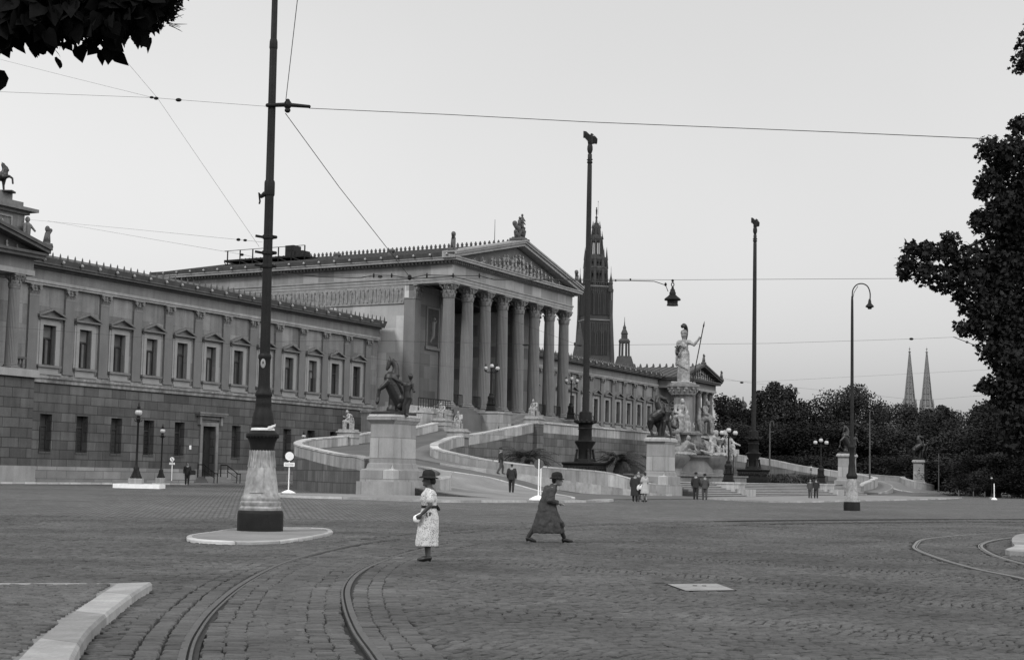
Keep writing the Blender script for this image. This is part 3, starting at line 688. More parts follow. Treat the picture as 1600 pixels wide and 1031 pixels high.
columns([(SM+(k-3.5)*Q, 8.0) for k in range(8)]+[(SM-3.5*Q, 4.6), (SM+3.5*Q, 4.6)][:0], 8.5, 21.45, .70)
CENTRAL0 = set(bpy.data.objects)
# ---- central block and portico
SF0, SF1 = 50.2, mir(50.2)
def sym(mb, s0, s1, p0, p1, z0, z1): mb.fb(s0, s1, p0, p1, z0, z1); mb.fb(mir(s1), mir(s0), p0, p1, z0, z1)
bl = MB(); bl.fb(SF0, SF1, -34, -17, .2, 21.45); sym(bl, SF0, 57.2, -17, -7, .2, 21.45); sym(bl, SF0, 57.2, -7, 3.2, 8.5, 21.45); P_(bl, 'central_wall', 'flank')
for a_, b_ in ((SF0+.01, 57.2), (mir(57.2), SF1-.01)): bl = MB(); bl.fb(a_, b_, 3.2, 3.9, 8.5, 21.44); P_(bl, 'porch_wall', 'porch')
fl = MB(); fl.fb(SF0-.2, SF1+.2, -7, 9.5, 8.2, 8.48); fl.fb(SF0+.2, SF1-.2, -7, 9.3, 5.5, 8.2); P_(fl, 'portico_floor', 'step')
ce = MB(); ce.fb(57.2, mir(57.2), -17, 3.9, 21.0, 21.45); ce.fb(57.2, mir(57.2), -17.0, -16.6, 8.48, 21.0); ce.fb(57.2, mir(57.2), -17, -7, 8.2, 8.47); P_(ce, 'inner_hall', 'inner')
do = MB(); do.fb(SM-2.2, SM+2.2, -16.6, -16.4, 8.5, 15.5); sym(do, 58.6, 61, -16.6, -16.4, 8.5, 13); P_(do, 'portal', 'door')
for s in (SF0, mir(SF0)):      # antae
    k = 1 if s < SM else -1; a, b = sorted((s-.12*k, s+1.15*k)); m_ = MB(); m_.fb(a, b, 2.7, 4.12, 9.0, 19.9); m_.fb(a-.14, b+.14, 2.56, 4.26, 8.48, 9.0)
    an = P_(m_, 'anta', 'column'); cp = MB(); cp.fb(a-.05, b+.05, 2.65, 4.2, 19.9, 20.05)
    pilcap(cp, (a+b)/2, 4.2, 20.05, 1.4, .66); 
    P_(cp, 'capital', 'capital', an)
# carved frieze band along the flanks
for s in (SF0, SF1):
    k = -1 if s == SF0 else 1
    m_ = MB(); a, b = sorted((s, s+k*.06)); m_.fb(a, b, -30, 2.6, 19.6, 21.4); m_.fb(min(s, s+k*.14), max(s, s+k*.14), -30, 2.6, 19.45, 19.6)
    for i in range(110):
        p = 2.3-i*.28; 
        if i % 2 == 0: m_.rc((s+k*.05, -p, 19.75), (s+k*.1, -p+random.uniform(-.1, .1), 20.75+random.uniform(0, .2)), .11, .15, 6); m_.ell((s+k*.12, -p+random.uniform(-.06, .06), 21.05), .12, n=6, m=4)
        else: m_.rc((s+k*.05, -p, 20.1+random.uniform(0, .3)), (s+k*.06, -p+random.choice((-.3, .3)), 20.8+random.uniform(0, .3)), .06, .09, 6)
    P_(m_, 'carved_frieze', 'relief')
# painted panel + cornice strips inside the porch
m_ = MB(); m_.fb(53.2, 55.6, 3.9, 3.97, 15.3, 19.2); pa = P_(m_, 'painted_panel', 'panel')
m_ = MB(); m_.fb(52.9, 53.2, 3.9, 4.02, 15.1, 19.4); m_.fb(55.6, 55.9, 3.9, 4.02, 15.1, 19.4); m_.fb(53.2, 55.6, 3.9, 4.02, 19.2, 19.4); m_.fb(52.7, 56.1, 3.9, 4.12, 14.8, 15.1); P_(m_, 'panel_frame', 'cornice', pa)
m_ = MB(); m_.rc((54.4, -3.98, 16.2), (54.5, -3.98, 17.7), .22, .26, 8); m_.ell((54.6, -4, 18.15), .2); m_.rc((54.6, -4, 17.6), (55.2, -4, 18.0), .1, .08, 6); m_.rc((54.4, -3.98, 16.4), (53.9, -3.98, 15.6), .14, .1, 6); P_(m_, 'painted_figure', 'cornice', pa)
for s in (57.2-.75, mir(57.2-.75)):
    m_ = MB(); m_.fb(s-.55, s+.55, 3.9, 4.08, 9, 19.95); m_.fb(s-.6, s+.6, 3.9, 4.15, 8.48, 9); pp = P_(m_, 'pilaster', 'column'); cp = MB(); pilcap(cp, s, 4.1, 20.0, 1.45, .58); P_(cp, 'capital', 'capital', pp)
# entablature ring: architrave, frieze, dentils, cornice
E0, E1 = SF0-.1, SF1+.1
ar = MB(); 
def ring(mb, out, z0, z1, back=-33.5, w=1.6):
    a, b, f_ = E0-out, E1+out, 8.72+out
    mb.fb(a, a+w, back, f_, z0, z1); mb.fb(b-w, b, back, f_, z0, z1); mb.fb(a+w, b-w, f_-w, f_, z0, z1)
ring(ar, 0, 21.45, 21.75); ring(ar, .06, 21.75, 22.05); ring(ar, .16, 22.05, 22.2); P_(ar, 'architrave', 'band')
fr = MB(); ring(fr, .02, 22.2, 23.3); fr.fb(E0+1.5, E1-1.5, 7, 8.5, 21.8, 23.3); P_(fr, 'frieze', mat('plain_frieze_stone', .27, .16, .5, brick=(2.4, 5, .012, .8), streak=.2))
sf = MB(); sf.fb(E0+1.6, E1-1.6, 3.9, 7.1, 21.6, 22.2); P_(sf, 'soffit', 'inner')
dn = MB(); ring(dn, .2, 23.3, 23.42); 
n = 72
for i in range(n): s = E0-.3+(E1-E0+.6)*(i+.5)/n; dn.fb(s-.13, s+.13, 8.8, 9.25, 23.42, 23.66)
for i in range(90): p = 9.1-i*.47; dn.fb(E0-.55, E0-.1, p-.13, p+.13, 23.42, 23.66); dn.fb(E1+.1, E1+.55, p-.13, p+.13, 23.42, 23.66)
ring(dn, .14, 23.42, 23.66); P_(dn, 'dentils', 'cornice')
co = MB(); ring(co, .95, 23.66, 23.9, w=2.5); ring(co, 1.05, 23.9, 24.02, w=2.5); P_(co, 'cornice', 'band')
# gutter with lion heads along the flanks + pitched roof + cresting
gu = MB(); 
for s, k in ((E0-1.05, -1), (E1+1.05, 1)): gu.ext([(s-k*.9, 33.5, 24.02), (s, 33.5, 24.02), (s+k*.15, 33.5, 24.42), (s-k*.9, 33.5, 24.42)], (0, -43, 0))
P_(gu, 'gutter', 'dark_cornice')
for i in range(20):
    for s, r_ in ((E0-1.15, -math.pi/2), (E1+1.15, math.pi/2)): lion(s, -8.6+i*2.1, 24.24, r_)
ZA = 27.62; ZC = 24.0; HW = (E1-E0)/2+1.05
def zr(s): return ZC+.3+(ZA-ZC-.3)*(1-abs(s-SM)/HW)
rf = MB(); rf.ext([(SM-HW+.2, -8.2, zr(SM-HW+.2)), (SM, -8.2, zr(SM)+.02), (SM+HW-.2, -8.2, zr(SM+HW-.2)), (SM+HW-.2, -8.2, 24.1), (SM-HW+.2, -8.2, 24.1)], (0, 42, 0)); P_(rf, 'roof', 'roof')
sm_ = MB()
for i in range(42):
    for k in (-1, 1):
        y = -8.8+i; sm_.ext([(SM+k*(HW-.25), y, zr(SM+HW-.25)+.0), (SM+k*(HW-.25), y, zr(SM+HW-.25)+.1), (SM, y, zr(SM)+.1), (SM, y, zr(SM))], (0, .07, 0))
P_(sm_, 'roof_seams', 'roof')
cr_ = MB()
for i in range(66): y = -8.0+i*.62; cr_.sqprof(SM, y, [(.11, 0), (.10, .25), (.14, .3), (.04, .6)], cz=zr(SM))
cr_.box(SM-.15, SM+.15, -9, 33.8, zr(SM)-.05, zr(SM)+.08); P_(cr_, 'roof_cresting', 'spike')
# pediment: tympanum, raking cornices, figures
ty = MB(); ty.ext([(SM-HW+1.0, -8.55, 24.02), (SM+HW-1.0, -8.55, 24.02), (SM, -8.55, ZA-.45)], (0, .5, 0)); P_(ty, 'tympanum', mat('shaded_tympanum_stone', .12, .2, 1))  # shade inside the pediment put into the darker stone colour
rk = MB(); 
for k in (-1, 1):
    for (d0, d1, f_) in ((-.1, .22, 9.55), (.22, .42, 9.75), (.42, .60, 9.85)):
        a = SM+k*(HW+.05)
        rk.ext([(a, -f_, ZC+d0-.02), (a, -f_, ZC+d1-.02), (SM, -f_, ZA+d1-.18), (SM, -f_, ZA+d0-.18)], (0, f_-8.0, 0))
P_(rk, 'raking_cornice', 'band')
def draped(mb, M, pose=0, h=1):
    """small upright draped figure used in reliefs; M places it"""
    q = MB(); lean = pose*.12
    q.limb([(0, 0, .04), (.02, 0, .5), (lean, 0, .98)], [.22, .19, .15], 8); q.limb([(lean, 0, .98), (lean*1.4, 0, 1.38)], [.15, .17], 8)
    q.ell((lean*1.6, 0, 1.66), (.11, .11, .14), n=8, m=6); q.rc((lean*1.5-.2, 0, 1.42), (lean-.3+.1*pose, -.12, 1.05), .07, .06, 6)
    q.rc((lean*1.5+.2, 0, 1.42), (lean+.38, -.1, 1.2+.5*max(pose, 0)), .07, .05, 6); q.limb([(.16, -.05, .05), (.2, -.1, .55)], [.1, .13], 6)
    mb.merge(q, M)
xs = np.linspace(-13.2, 13.2, 27)
for i, x in enumerate(xs):
    hh = (ZA-.9-24.05)*(1-abs(x)/(HW-.8))
    if hh < .5: continue
    sc = min(hh, 3.1)/1.95*random.uniform(.78, .98)
    M = Matrix.Translation((SM+x, -8.95, 24.05))@Matrix.Rotation(random.uniform(-.5, .5), 4, 'Z')
    if hh < 1.6 and i % 2: M = M@Matrix.Rotation((1 if x < 0 else -1)*1.1, 4, 'Y'); sc *= 1.25
    fg = MB(); draped(fg, M@Matrix.Scale(sc, 4), random.choice((-1, 0, .5, 1))); P_(fg, 'pediment_figure', 'relief', smooth=True)
# acroteria
ac = MB(); ac.sqprof(SM, -8.9, [(.8, 0), (.8, .35), (.6, .38), (.6, .5)], asp=1.3, cz=ZA+.2)
for dx, dz, ps in ((-.55, .0, 1), (.55, .05, -1), (0, .35, 0)): draped(ac, Matrix.Translation((SM+dx, -9.2+abs(dx)*.3, ZA+.7+dz))@Matrix.Scale(1.3, 4), ps)
ac.rc((SM-.9, -9.2, ZA+1.2), (SM-1.5, -9.0, ZA+2.1), .18, .3, 8); ac.rc((SM-.8, -9, ZA+.8), (SM-1.2, -9, ZA+1.2), .35, .25, 8)
P_(ac, 'apex_statue_group', 'dark_cornice', smooth=True)
for k in (-1, 1):
    g_ = MB(); s = SM+k*(HW-.5); g_.sqprof(s, -9, [(.4, 0), (.4, .5)], cz=24.4); g_.rc((s, -9, 24.9), (s+.1, -9, 25.9), .3, .25, 8); g_.ell((s-.35, -9.2, 26.3), (.3, .16, .2)); g_.rc((s, -9, 25.9), (s-.25, -9.1, 26.3), .16, .14, 8)
    g_.rc((s+.2, -8.9, 25.7), (s+.65, -8.7, 26.5), .12, .26, 8); g_.rc((s-.2, -9.2, 25.2), (s-.35, -9.3, 24.8), .12, .1, 6); P_(g_, 'griffin_acroterion', 'dark_cornice', smooth=True)
# statues over the rear of the roof edge & flagstaff
m_ = MB(); m_.tube([(SM, -5.6, zr(SM)-.2), (SM, -5.6, 30.6)], [.05, .025], 6); P_(m_, 'flagstaff', 'spike')
for y in (2, 9.5):
    m_ = MB(); s = E0+4.5; m_.sqprof(s, y, [(.3, 0), (.25, .35)], cz=zr(s)); m_.ell((s, y, zr(s)+.5), (.3, .6, .25), n=8, m=6); P_(m_, 'roof_vent', 'dark_cornice')
# roof platform with handrail (seen behind the mast)
m_ = MB(); z = 26.9; m_.box(58.5, 61.5, 17, 29.5, z-.25, z)
for y in np.arange(17, 29.6, 2): m_.box(58.5, 58.62, y-.06, y+.06, z-.9, z+1.1); m_.tube([(58.56, y, z-.9), (58.56, min(y+2, 29.5), z-.2)], .06, 5)
m_.tube([(58.55, 17, z+1.1), (58.55, 29.5, z+1.1)], .04, 5); m_.tube([(58.55, 17, z-.9), (58.55, 29.5, z-.9)], .06, 5)
P_(m_, 'roof_platform', 'iron')
m_ = MB(); m_.box(59, 60.6, 19, 20.3, z, z+1.3); m_.box(59, 60.6, 17.6, 19, z, z+.6); P_(m_, 'chimney', 'iron_g')
m_ = MB(); 
for k in range(6): a = k*math.pi/3; m_.tube([(3+.5*math.cos(a), 14+.5*math.sin(a), 17.4), (3+.5*math.cos(a), 14+.5*math.sin(a), 19.8), (3, 14, 20.5)], .05, 5)
m_.lathe(3, 14, [(.55, 19), (.55, 19.1)], 8); P_(m_, 'roof_cage', 'iron_g')
for o in set(bpy.data.objects)-CENTRAL0:      # the block's depth axis is not quite square to the front
    if o.type != 'MESH': continue
    if o.name.startswith('lion'): o.location.x += .122*(o.location.y+8.6); continue
    for v_ in o.data.vertices: v_.co.x += .122*max(v_.co.y+8.6, 0)
# ---- end pavilions with six-column porches
def pavilion(mirror):
    g = (lambda s: s) if mirror else (lambda s: mir(s)-2.0)      # defined on the right, mirrored to the left
    def b(mb, s0, s1, *r): a, c = sorted((g(s0), g(s1))); mb.fb(a, c, *r)
    C0 = 144.2
    po = MB(); b(po, 135.4, 153, -6, 3.9, 0, 8.0); P_(po, 'podium', 'wing_low')
    po = MB(); b(po, 135.2, 153.2, 0, 4.2, 8.0, 8.55); b(po, 135.1, 153.3, -6, 4.1, 0, 1.6); P_(po, 'podium_ledge', 'band')
    wl = MB(); b(wl, 134.0, 154.4, -14, -.02, 8.0, 15.5); P_(wl, 'pavilion_wall', 'wing_up')
    for i in range(5):
        c = g(C0-5.8+2.9*i); m_ = MB(); m_.fb(c-.6, c+.6, 0, .04, 9.4, 12.4); r_ = P_(m_, 'window', 'glass')
        m_ = MB(); m_.fb(c-.85, c-.6, 0, .12, 9.2, 12.6); m_.fb(c+.6, c+.85, 0, .12, 9.2, 12.6); m_.fb(c-.6, c+.6, 0, .12, 12.4, 12.6); m_.fb(c-1.05, c+1.05, 0, .3, 13, 13.15)
        for k in (-1, 1): m_.ext([(c+k*1.1, -.32, 13.15), (c+k*1.1, -.32, 13.28), (c, -.32, 13.8), (c, -.32, 13.66)], (0, .32, 0))
        P_(m_, 'window_frame', 'trim', r_)
    ar_ = MB(); b(ar_, 135.55, 152.85, 2.4, 3.6, 15.46, 15.84); b(ar_, 135.55, 136.75, -6, 2.4, 15.46, 15.84); b(ar_, 151.65, 152.85, -6, 2.4, 15.46, 15.84); P_(ar_, 'architrave', 'band')
    fr_ = MB(); b(fr_, 135.6, 152.8, 2.3, 3.5, 15.84, 16.7); b(fr_, 135.6, 136.7, -6, 2.3, 15.84, 16.7); b(fr_, 151.7, 152.8, -6, 2.3, 15.84, 16.7); b(fr_, 136.7, 151.7, -.1, 2.3, 15.5, 15.7); P_(fr_, 'frieze', 'cornice')
    co_ = MB(); b(co_, 135.15, 153.3, -6, 4.2, 16.7, 16.95); b(co_, 135.0, 153.4, -6, 4.35, 16.95, 17.15); P_(co_, 'cornice', 'dark_cornice')
    H2 = 9.25; za, zc = 19.2, 17.15
    rf_ = MB(); rf_.ext([(g(C0-H2), -3.6, zc), (g(C0), -3.6, za), (g(C0+H2), -3.6, zc)], (0, 30, 0)); P_(rf_, 'roof', 'roof')
    se = MB()
    for i in range(24):
        for k in (-1, 1): y = -3.4+i*1.1; se.ext([(g(C0+k*H2), y, zc), (g(C0+k*H2), y, zc+.12), (g(C0), y, za+.12), (g(C0), y, za)], (0, .08, 0))
    for i in range(22): se.sqprof(g(C0), -3.6+i*1.1, [(.14, 0), (.14, .3), (.05, .6)], cz=za)
    P_(se, 'roof_cresting', 'spike')
    ra = MB()
    for k in (-1, 1):
        for d0, d1, f_ in ((0, .25, 4.5), (.25, .5, 4.65)):
            ra.ext([(g(C0+k*H2), -f_, zc+d0-.02), (g(C0+k*H2), -f_, zc+d1-.02), (g(C0), -f_, za+d1), (g(C0), -f_, za+d0)], (0, 1.2, 0))
    P_(ra, 'raking_cornice', 'dark_cornice')
    for x in np.linspace(-6.5, 6.5, 13):
        hh = (za-zc-.3)*(1-abs(x)/8.5); fg_ = MB(); draped(fg_, Matrix.Translation((g(C0+x), -3.8, zc))@Matrix.Scale(hh/1.95, 4), random.choice((-1, 0, 1))); P_(fg_, 'pediment_figure', 'relief', smooth=True)
    for x, z_ in ((0, za+.45), (-H2+.3, zc+.45), (H2-.3, zc+.45)):
        m_ = MB(); s = g(C0+x); m_.sqprof(s, -4.3, [(.35, 0), (.3, .3)], cz=z_); m_.rc((s, -4.3, z_+.4), (s+.05, -4.3, z_+1.0), .28, .2, 8); m_.ell((s+.02, -4.3, z_+1.35), (.22, .15, .25)); m_.rc((s, -4.3, z_+.7), (s+.35, -4.3, z_+1.3), .08, .15, 6); P_(m_, 'acroterion', 'dark_cornice', smooth=True)
    sp_ = [(g(C0-7.25+2.9*i), 3.0) for i in range(6)]; return sp_
cs = pavilion(True)+pavilion(False); columns(cs, 8.55, 15.46, .46)
bal = MB()
for i in range(5):
    a = mir(144.2-7.25+2.9*i); b_ = a-2.9
    bal.fb(b_+.6, a-.6, 2.7, 3.2, 9.35, 9.5); bal.fb(b_+.6, a-.6, 2.7, 3.2, 8.55, 8.68)
    for j in range(5): bal.lathe(b_+.8+j*.33, -2.95, [(.09, 8.68), (.12, 8.9), (.06, 9.1), (.09, 9.35)], 8)
P_(bal, 'balustrade', 'dark_cornice', smooth=40)
# attic with relief, caryatid and bronze horse team over the left end
at_ = MB(); at_.fb(-15, -1.2, -9, -2, 17.2, 21.0); a_ = P_(at_, 'attic', 'wing_up')
m_ = MB(); m_.fb(-15.2, -.9, -9.2, -1.75, 21.0, 21.25); m_.fb(-15.6, -.4, -9.6, -1.3, 21.25, 21.5); m_.fb(-15.2, -1.5, -9.2, -1.9, 21.5, 21.95); m_.fb(-14.6, -2.3, -8.8, -2.3, 21.95, 22.6); P_(m_, 'attic_cornice', 'cornice', a_)
m_ = MB(); 
for x in np.arange(-7.5, -3.2, .55): draped(m_, Matrix.Translation((x, 1.95, 18.4))@Matrix.Scale(1.1, 4), random.choice((-1, 0, 1)))
m_.fb(-8.3, -2.6, -2, -1.9, 18.1, 18.25); m_.fb(-8.3, -2.6, -2, -1.9, 20.6, 20.75); m_.fb(-2.75, -2.6, -2, -1.9, 18.25, 20.6); P_(m_, 'attic_relief', 'relief', a_, smooth=30)
m_ = MB(); draped(m_, Matrix.Translation((-1.35, 1.55, 17.7))@Matrix.Scale(1.75, 4), 0); m_.fb(-1.8, -.9, -2, -1.1, 17.2, 17.7); P_(m_, 'caryatid', 'cornice', a_, smooth=30)
b_ = W(-3.2, -2.9, 22.6); t = thing('bronze_horse', b_, 0, 'dark bronze prancing horse on the attic at the upper left edge', 'statue')
h_ = MB(); S_ = .0494
def p_(u, v, d=0): return ((u-3)*S_, d, (298-v)*S_)
h_.limb([p_(-14, 278), p_(0, 276), p_(10, 273)], [.42, .38, .36]); h_.limb([p_(10, 272), p_(12, 264), p_(8, 256)], [.32, .24, .15]); h_.limb([p_(8, 257), p_(14, 261), p_(17, 265)], [.15, .11, .07]); h_.rc(p_(7, 256), p_(6, 252), .06, .03)
h_.limb([p_(12, 276, -.2), p_(20, 275, -.2), p_(25, 278, -.2), p_(26, 286, -.2)], [.2, .11, .08, .08]); h_.limb([p_(9, 278, .2), p_(9, 288, .2), p_(10, 298, .2)], [.2, .1, .08]); h_.limb([p_(-14, 280, -.2), p_(-11, 289, -.2), p_(-13, 298, -.2)], [.28, .12, .09]); h_.limb([p_(-16, 280, .2), p_(-6, 289, .2), p_(-4, 298, .2)], [.28, .12, .09]); h_.limb([p_(-22, 276), p_(-27, 288), p_(-27, 295)], [.14, .15, .05])
h_.sqprof(0, 0, [(.5, -.1), (.5, .04)], asp=2.4)
voxel(h_, 'horse', 'bronze', t, vs=.04, it=2)
# ------------------------------------------------------------------ ramps, terrace, steps, pedestals
OUT = [(-14, 46, .25), (-12.3, 41.5, .5), (-12, 37.5, 1.0), (-11.5, 35.3, 1.75), (-10, 33, 1.9), (-4, 27.5, 2.25), (0, 24, 2.5), (3, 21.3, 2.7), (7, 18.5, 2.95), (11, 16.5, 3.25), (16, 14.3, 3.5), (24, 12.2, 3.93), (31, 11.3, 4.5), (38, 11, 5.1), (43, 11, 5.8)]
INN = [(34, 44.5, .12), (29, 39, .35), (20, 38.3, 1.2), (12, 36.8, 1.5), (9, 33.5, 1.95), (9.8, 30.3, 2.4), (11, 28.5, 2.65), (12.5, 27.3, 2.85), (15, 26, 3.15), (18.5, 24.9, 3.5), (22, 23.6, 3.8), (27, 22, 4.1), (32, 22, 4.6), (37, 22, 5.2), (42, 22, 5.8)]
SW = spline(INN, 5)
INN[1:4] = [(29, 39, .3), (20, 38.3, .72), (12, 36.8, 1.25)]
SO, SI = spline(OUT, 5), spline(INN, 5)
def fl(p, m): return Vector(((mir(p[0]) if m else p[0]), -p[1], p[2]))      # to facade-local
def sheet(A_, B_, m, dz=0, cols=6):
    mb = MB(); n = len(A_)
    for a, b in zip(A_, B_):
        a, b = fl(a, m), fl(b, m)
        for j in range(cols+1): q = a.lerp(b, j/cols); mb.v.append((q.x, q.y, q.z+dz))
    mb.f = [(i*(cols+1)+j, i*(cols+1)+j+1, (i+1)*(cols+1)+j+1, (i+1)*(cols+1)+j) for i in range(n-1) for j in range(cols)]
    top = list(mb.v); c1 = cols+1
    for e in ([i*c1 for i in range(n)], [i*c1+cols for i in range(n)], list(range(c1))):
        for a, b in zip(e, e[1:]):
            p, q = top[a], top[b]; mb.add([p, q, (q[0], q[1], -.2), (p[0], p[1], -.2)], [(0, 1, 2, 3)])
    return mb
def strip(path, h0, h1, w, m, closed=True):
    """wall along path (s,p,z): z+h0 .. z+h1 (callables or numbers), half width w"""
    P = [fl(p, m) for p in path]; rs = []; n = len(P)
    for i, p in enumerate(P):
        t = (P[min(i+1, n-1)]-P[max(i-1, 0)]); t.z = 0; t.normalize(); q = Vector((t.y, -t.x, 0))*w
        a = h0(p) if callable(h0) else p.z+h0; b = p.z+h1
        rs.append([(p.x-q.x, p.y-q.y, a), (p.x+q.x, p.y+q.y, a), (p.x+q.x, p.y+q.y, b), (p.x-q.x, p.y-q.y, b)])
    return MB().rings(rs)
def offset(path, d):
    P = [Vector(p) for p in path]; out = []; n = len(P)
    for i, p in enumerate(P):
        t = P[min(i+1, n-1)]-P[max(i-1, 0)]; t.z = 0; t.normalize(); out.append(p+Vector((t.y, -t.x, 0))*d)
    return out
FR = MT
def wallthing(name, path, m, label, cat, group=None, base=lambda p: 0.0, h=.85, top_only=False):
    o = fl(path[0], m); t = thing(name, FM@Vector((o.x, o.y, .2)), FROT, label, cat, group)
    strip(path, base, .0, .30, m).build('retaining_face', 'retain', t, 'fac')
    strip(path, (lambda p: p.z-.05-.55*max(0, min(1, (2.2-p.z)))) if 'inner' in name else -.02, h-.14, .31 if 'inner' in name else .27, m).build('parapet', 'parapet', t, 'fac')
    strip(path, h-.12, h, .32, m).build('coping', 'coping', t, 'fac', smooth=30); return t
for m in (False, True):
    side = ' left ramp' if not m else ' far right ramp'
    struct(sheet(SO, SI, m).build('ramp_roadway', 'road', space='fac'))
    FRC = [.22, .42, .55, .64, .55, .4, .22, .05]; ia, ib = [], []
    for i in range(0, 36):
        fr_ = np.interp(i/5, range(8), FRC); ia.append(SO[i].copy()); ib.append(SO[i].lerp(SI[i], float(fr_)))
    struct(sheet(ia, ib, m, dz=.06, cols=5).build('ramp_apron', 'apron', space='fac'))
    kr = [[fl((q.x-.1, q.y, q.z-.05), m), fl((q.x-.1, q.y, q.z+.085), m), fl((q.x+.16, q.y+.1, q.z+.085), m), fl((q.x+.16, q.y+.1, q.z-.05), m)] for q in ib[:24]]
    tag(MB().rings(kr).build('kerb', 'coping', space='fac'), 'thin pale kerb line crossing the foot of the'+side, 'kerb')
    # raised footway along the inner parapet
    fo = offset(SI, 2.1); fi = offset(SI, .2)
    for i, q in enumerate(fo): q.z = max(q.z-.32*max(0, 1-i/18), .2)
    rs = [[fl((a.x, a.y, a.z-.6), m), fl((a.x, a.y, a.z+.16), m), fl((b.x, b.y, b.z+.17), m), fl((b.x, b.y, b.z-.6), m)] for a, b in list(zip(fo, fi))[5:]]
    struct(MB().rings(rs).build('footway', 'pavslab', space='fac'))
    e1 = offset(SI, 2.22)
    for i, q in enumerate(e1): q.z = fo[i].z
    rs = [[fl((a.x, a.y, a.z-.6), m), fl((a.x, a.y, a.z+.175), m), fl((b.x, b.y, b.z+.175), m), fl((b.x, b.y, b.z-.6), m)] for a, b in list(zip(e1, fo))[5:24]]
    struct(MB().rings(rs).build('footway_kerb', 'kerb', space='fac'))
    wallthing('outer_ramp_wall', SO[14:], m, 'tall block wall with pale coping sweeping round the outside of the'+side, 'wall')
    wallthing('inner_ramp_wall', SW[5:], m, 'lower pale parapet hooking round the inside of the'+side, 'wall')
    # scroll end of the parapet beside the pedestal
    cu = spline([(-11.6, 35.6, 1.65), (-10.4, 35.9, 1.5), (-9.0, 36.6, 1.32), (-8.0, 37.8, 1.1), (-8.2, 39.0, .86), (-9.4, 39.9, .62), (-10.9, 40.0, .45)], 6)
    t = thing('parapet_scroll', FM@fl((-10, 39, .3), m), FROT, 'white topped parapet end curling round behind the '+('left' if not m else 'rightmost')+' horse pedestal', 'wall')
    strip(cu, lambda p: .1, .0, .36, m).build('wall_face', 'parapet', t, 'fac', smooth=30); strip(cu, -.02, .83, .33, m).build('parapet', 'parapet', t, 'fac', smooth=30); strip(cu, .83, .97, .36, m).build('coping', 'coping', t, 'fac', smooth=30)
    # side parapet from the pedestal to the sweep
# terrace
te = MB(); te.fb(43.0, mir(43.0), 9.5, 21.7, 5.5, 5.8); te.fb(50.5, mir(50.5), 0, 9.5, 5.3, 5.5); struct(te.build('terrace', 'apron', space='fac'))
t = thing('terrace_wall', W(SM, 22, 0), FROT, 'long dark block terrace wall with a pale parapet behind the fountain', 'wall')
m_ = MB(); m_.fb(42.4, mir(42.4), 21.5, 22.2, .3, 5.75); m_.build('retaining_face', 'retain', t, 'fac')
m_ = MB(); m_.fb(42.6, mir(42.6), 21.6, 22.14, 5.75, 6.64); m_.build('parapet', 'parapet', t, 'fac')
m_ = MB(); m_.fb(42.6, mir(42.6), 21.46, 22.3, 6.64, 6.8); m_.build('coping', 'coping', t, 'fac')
for m in (0, 1):
    a, b = sorted((SF0-7.2, SF0)) if not m else (SF1, SF1+7.2)
    t = thing('terrace_side_block', W((a+b)/2, 6, 5.8), FROT, 'stone block with a low iron railing, '+('left of the first column' if not m else 'right of the last column'), 'wall')
    m_ = MB(); m_.fb(a, b, 2.5, 9.4, .2, 7.6); m_.fb(a-.1, b+.0, 2.4, 9.5, 7.6, 7.8); m_.build('block', 'parapet', t, 'fac')
    m_ = MB(); m_.ext([(a+.3, -9.3, 7.8), (a+.3, -9.3, 8.1), (a+.3, -6.5, 8.5), (a+.3, -4, 8.1), (a+.3, -4, 7.8)], (b-a-.6, 0, 0)); m_.build('rounded_cap', 'parapet', t, 'fac')
    m_ = MB()
    for i in range(14): s = a+.2+i*(b-a-.4)/13; m_.tube([(s, -8.9, 7.8), (s, -8.9, 9.1)], .035, 5)
    m_.tube([(a+.2, -8.9, 9.1), (b-.2, -8.9, 9.1)], .05, 5); m_.tube([(a+.2, -8.9, 8.0), (b-.2, -8.9, 8.0)], .04, 5); m_.build('railing', 'iron', t, 'fac')
# portico stairs with cheeks
t = thing('portico_stairs', W(SM, 12, 5.8), FROT, 'broad stone steps rising to the columns between two low blocks', 'stairs')
m_ = MB()
n_ = MB()
for i in range(16): m_.fb(56.9, mir(56.9), 9.45, 14.95-i*.345, 5.8+i*.164, 5.8+(i+1)*.164-.05); n_.fb(56.9, mir(56.9), 9.45, 15.0-i*.345, 5.75+(i+1)*.164, 5.8+(i+1)*.164)
n_.build('step_edges', 'nosing', t, 'fac')
for i in range(4): m_.fb(SF0-.5, 53.6, 9.45, 10.8-i*.33, 7.6+i*.22 if i else 5.8, 7.6+(i+1)*.22); m_.fb(mir(53.6), SF1+.5, 9.45, 10.8-i*.33, 7.6+i*.22 if i else 5.8, 7.6+(i+1)*.22)
m_.build('steps', 'riser', t, 'fac')
for s in (53.6, mir(56.9)):
    m_ = MB(); m_.fb(s, s+3.3, 9.45, 12.6, 5.8, 8.0); m_.fb(s-.1, s+3.4, 9.45, 12.7, 8.0, 8.2); m_.build('stair_cheek', 'pedestal', t, 'fac')
    m_ = MB(); m_.fb(s+.2, s+3.1, 12.7, 15.2, 5.8, 6.7); m_.build('stair_cheek', 'pedestal', t, 'fac')
t = thing('portico_railing', W(52, 10, 8.5), FROT, 'low iron railings between the bases of the portico columns', 'railing')
for k in list(range(0, 2))+list(range(5, 7)):
    a = SM+(k-3.5)*Q+1.1; b = a+Q-2.2; m_ = MB()
    for i in range(8): s = a+i*(b-a)/7; m_.tube([(s, -8.2, 8.5), (s, -8.2, 9.9)], .04, 5)
    m_.tube([(a, -8.2, 9.9), (b, -8.2, 9.9)], .055, 5); m_.tube([(a, -8.2, 8.75), (b, -8.2, 8.75)], .04, 5); m_.build('rail_panel', 'iron', t, 'fac')
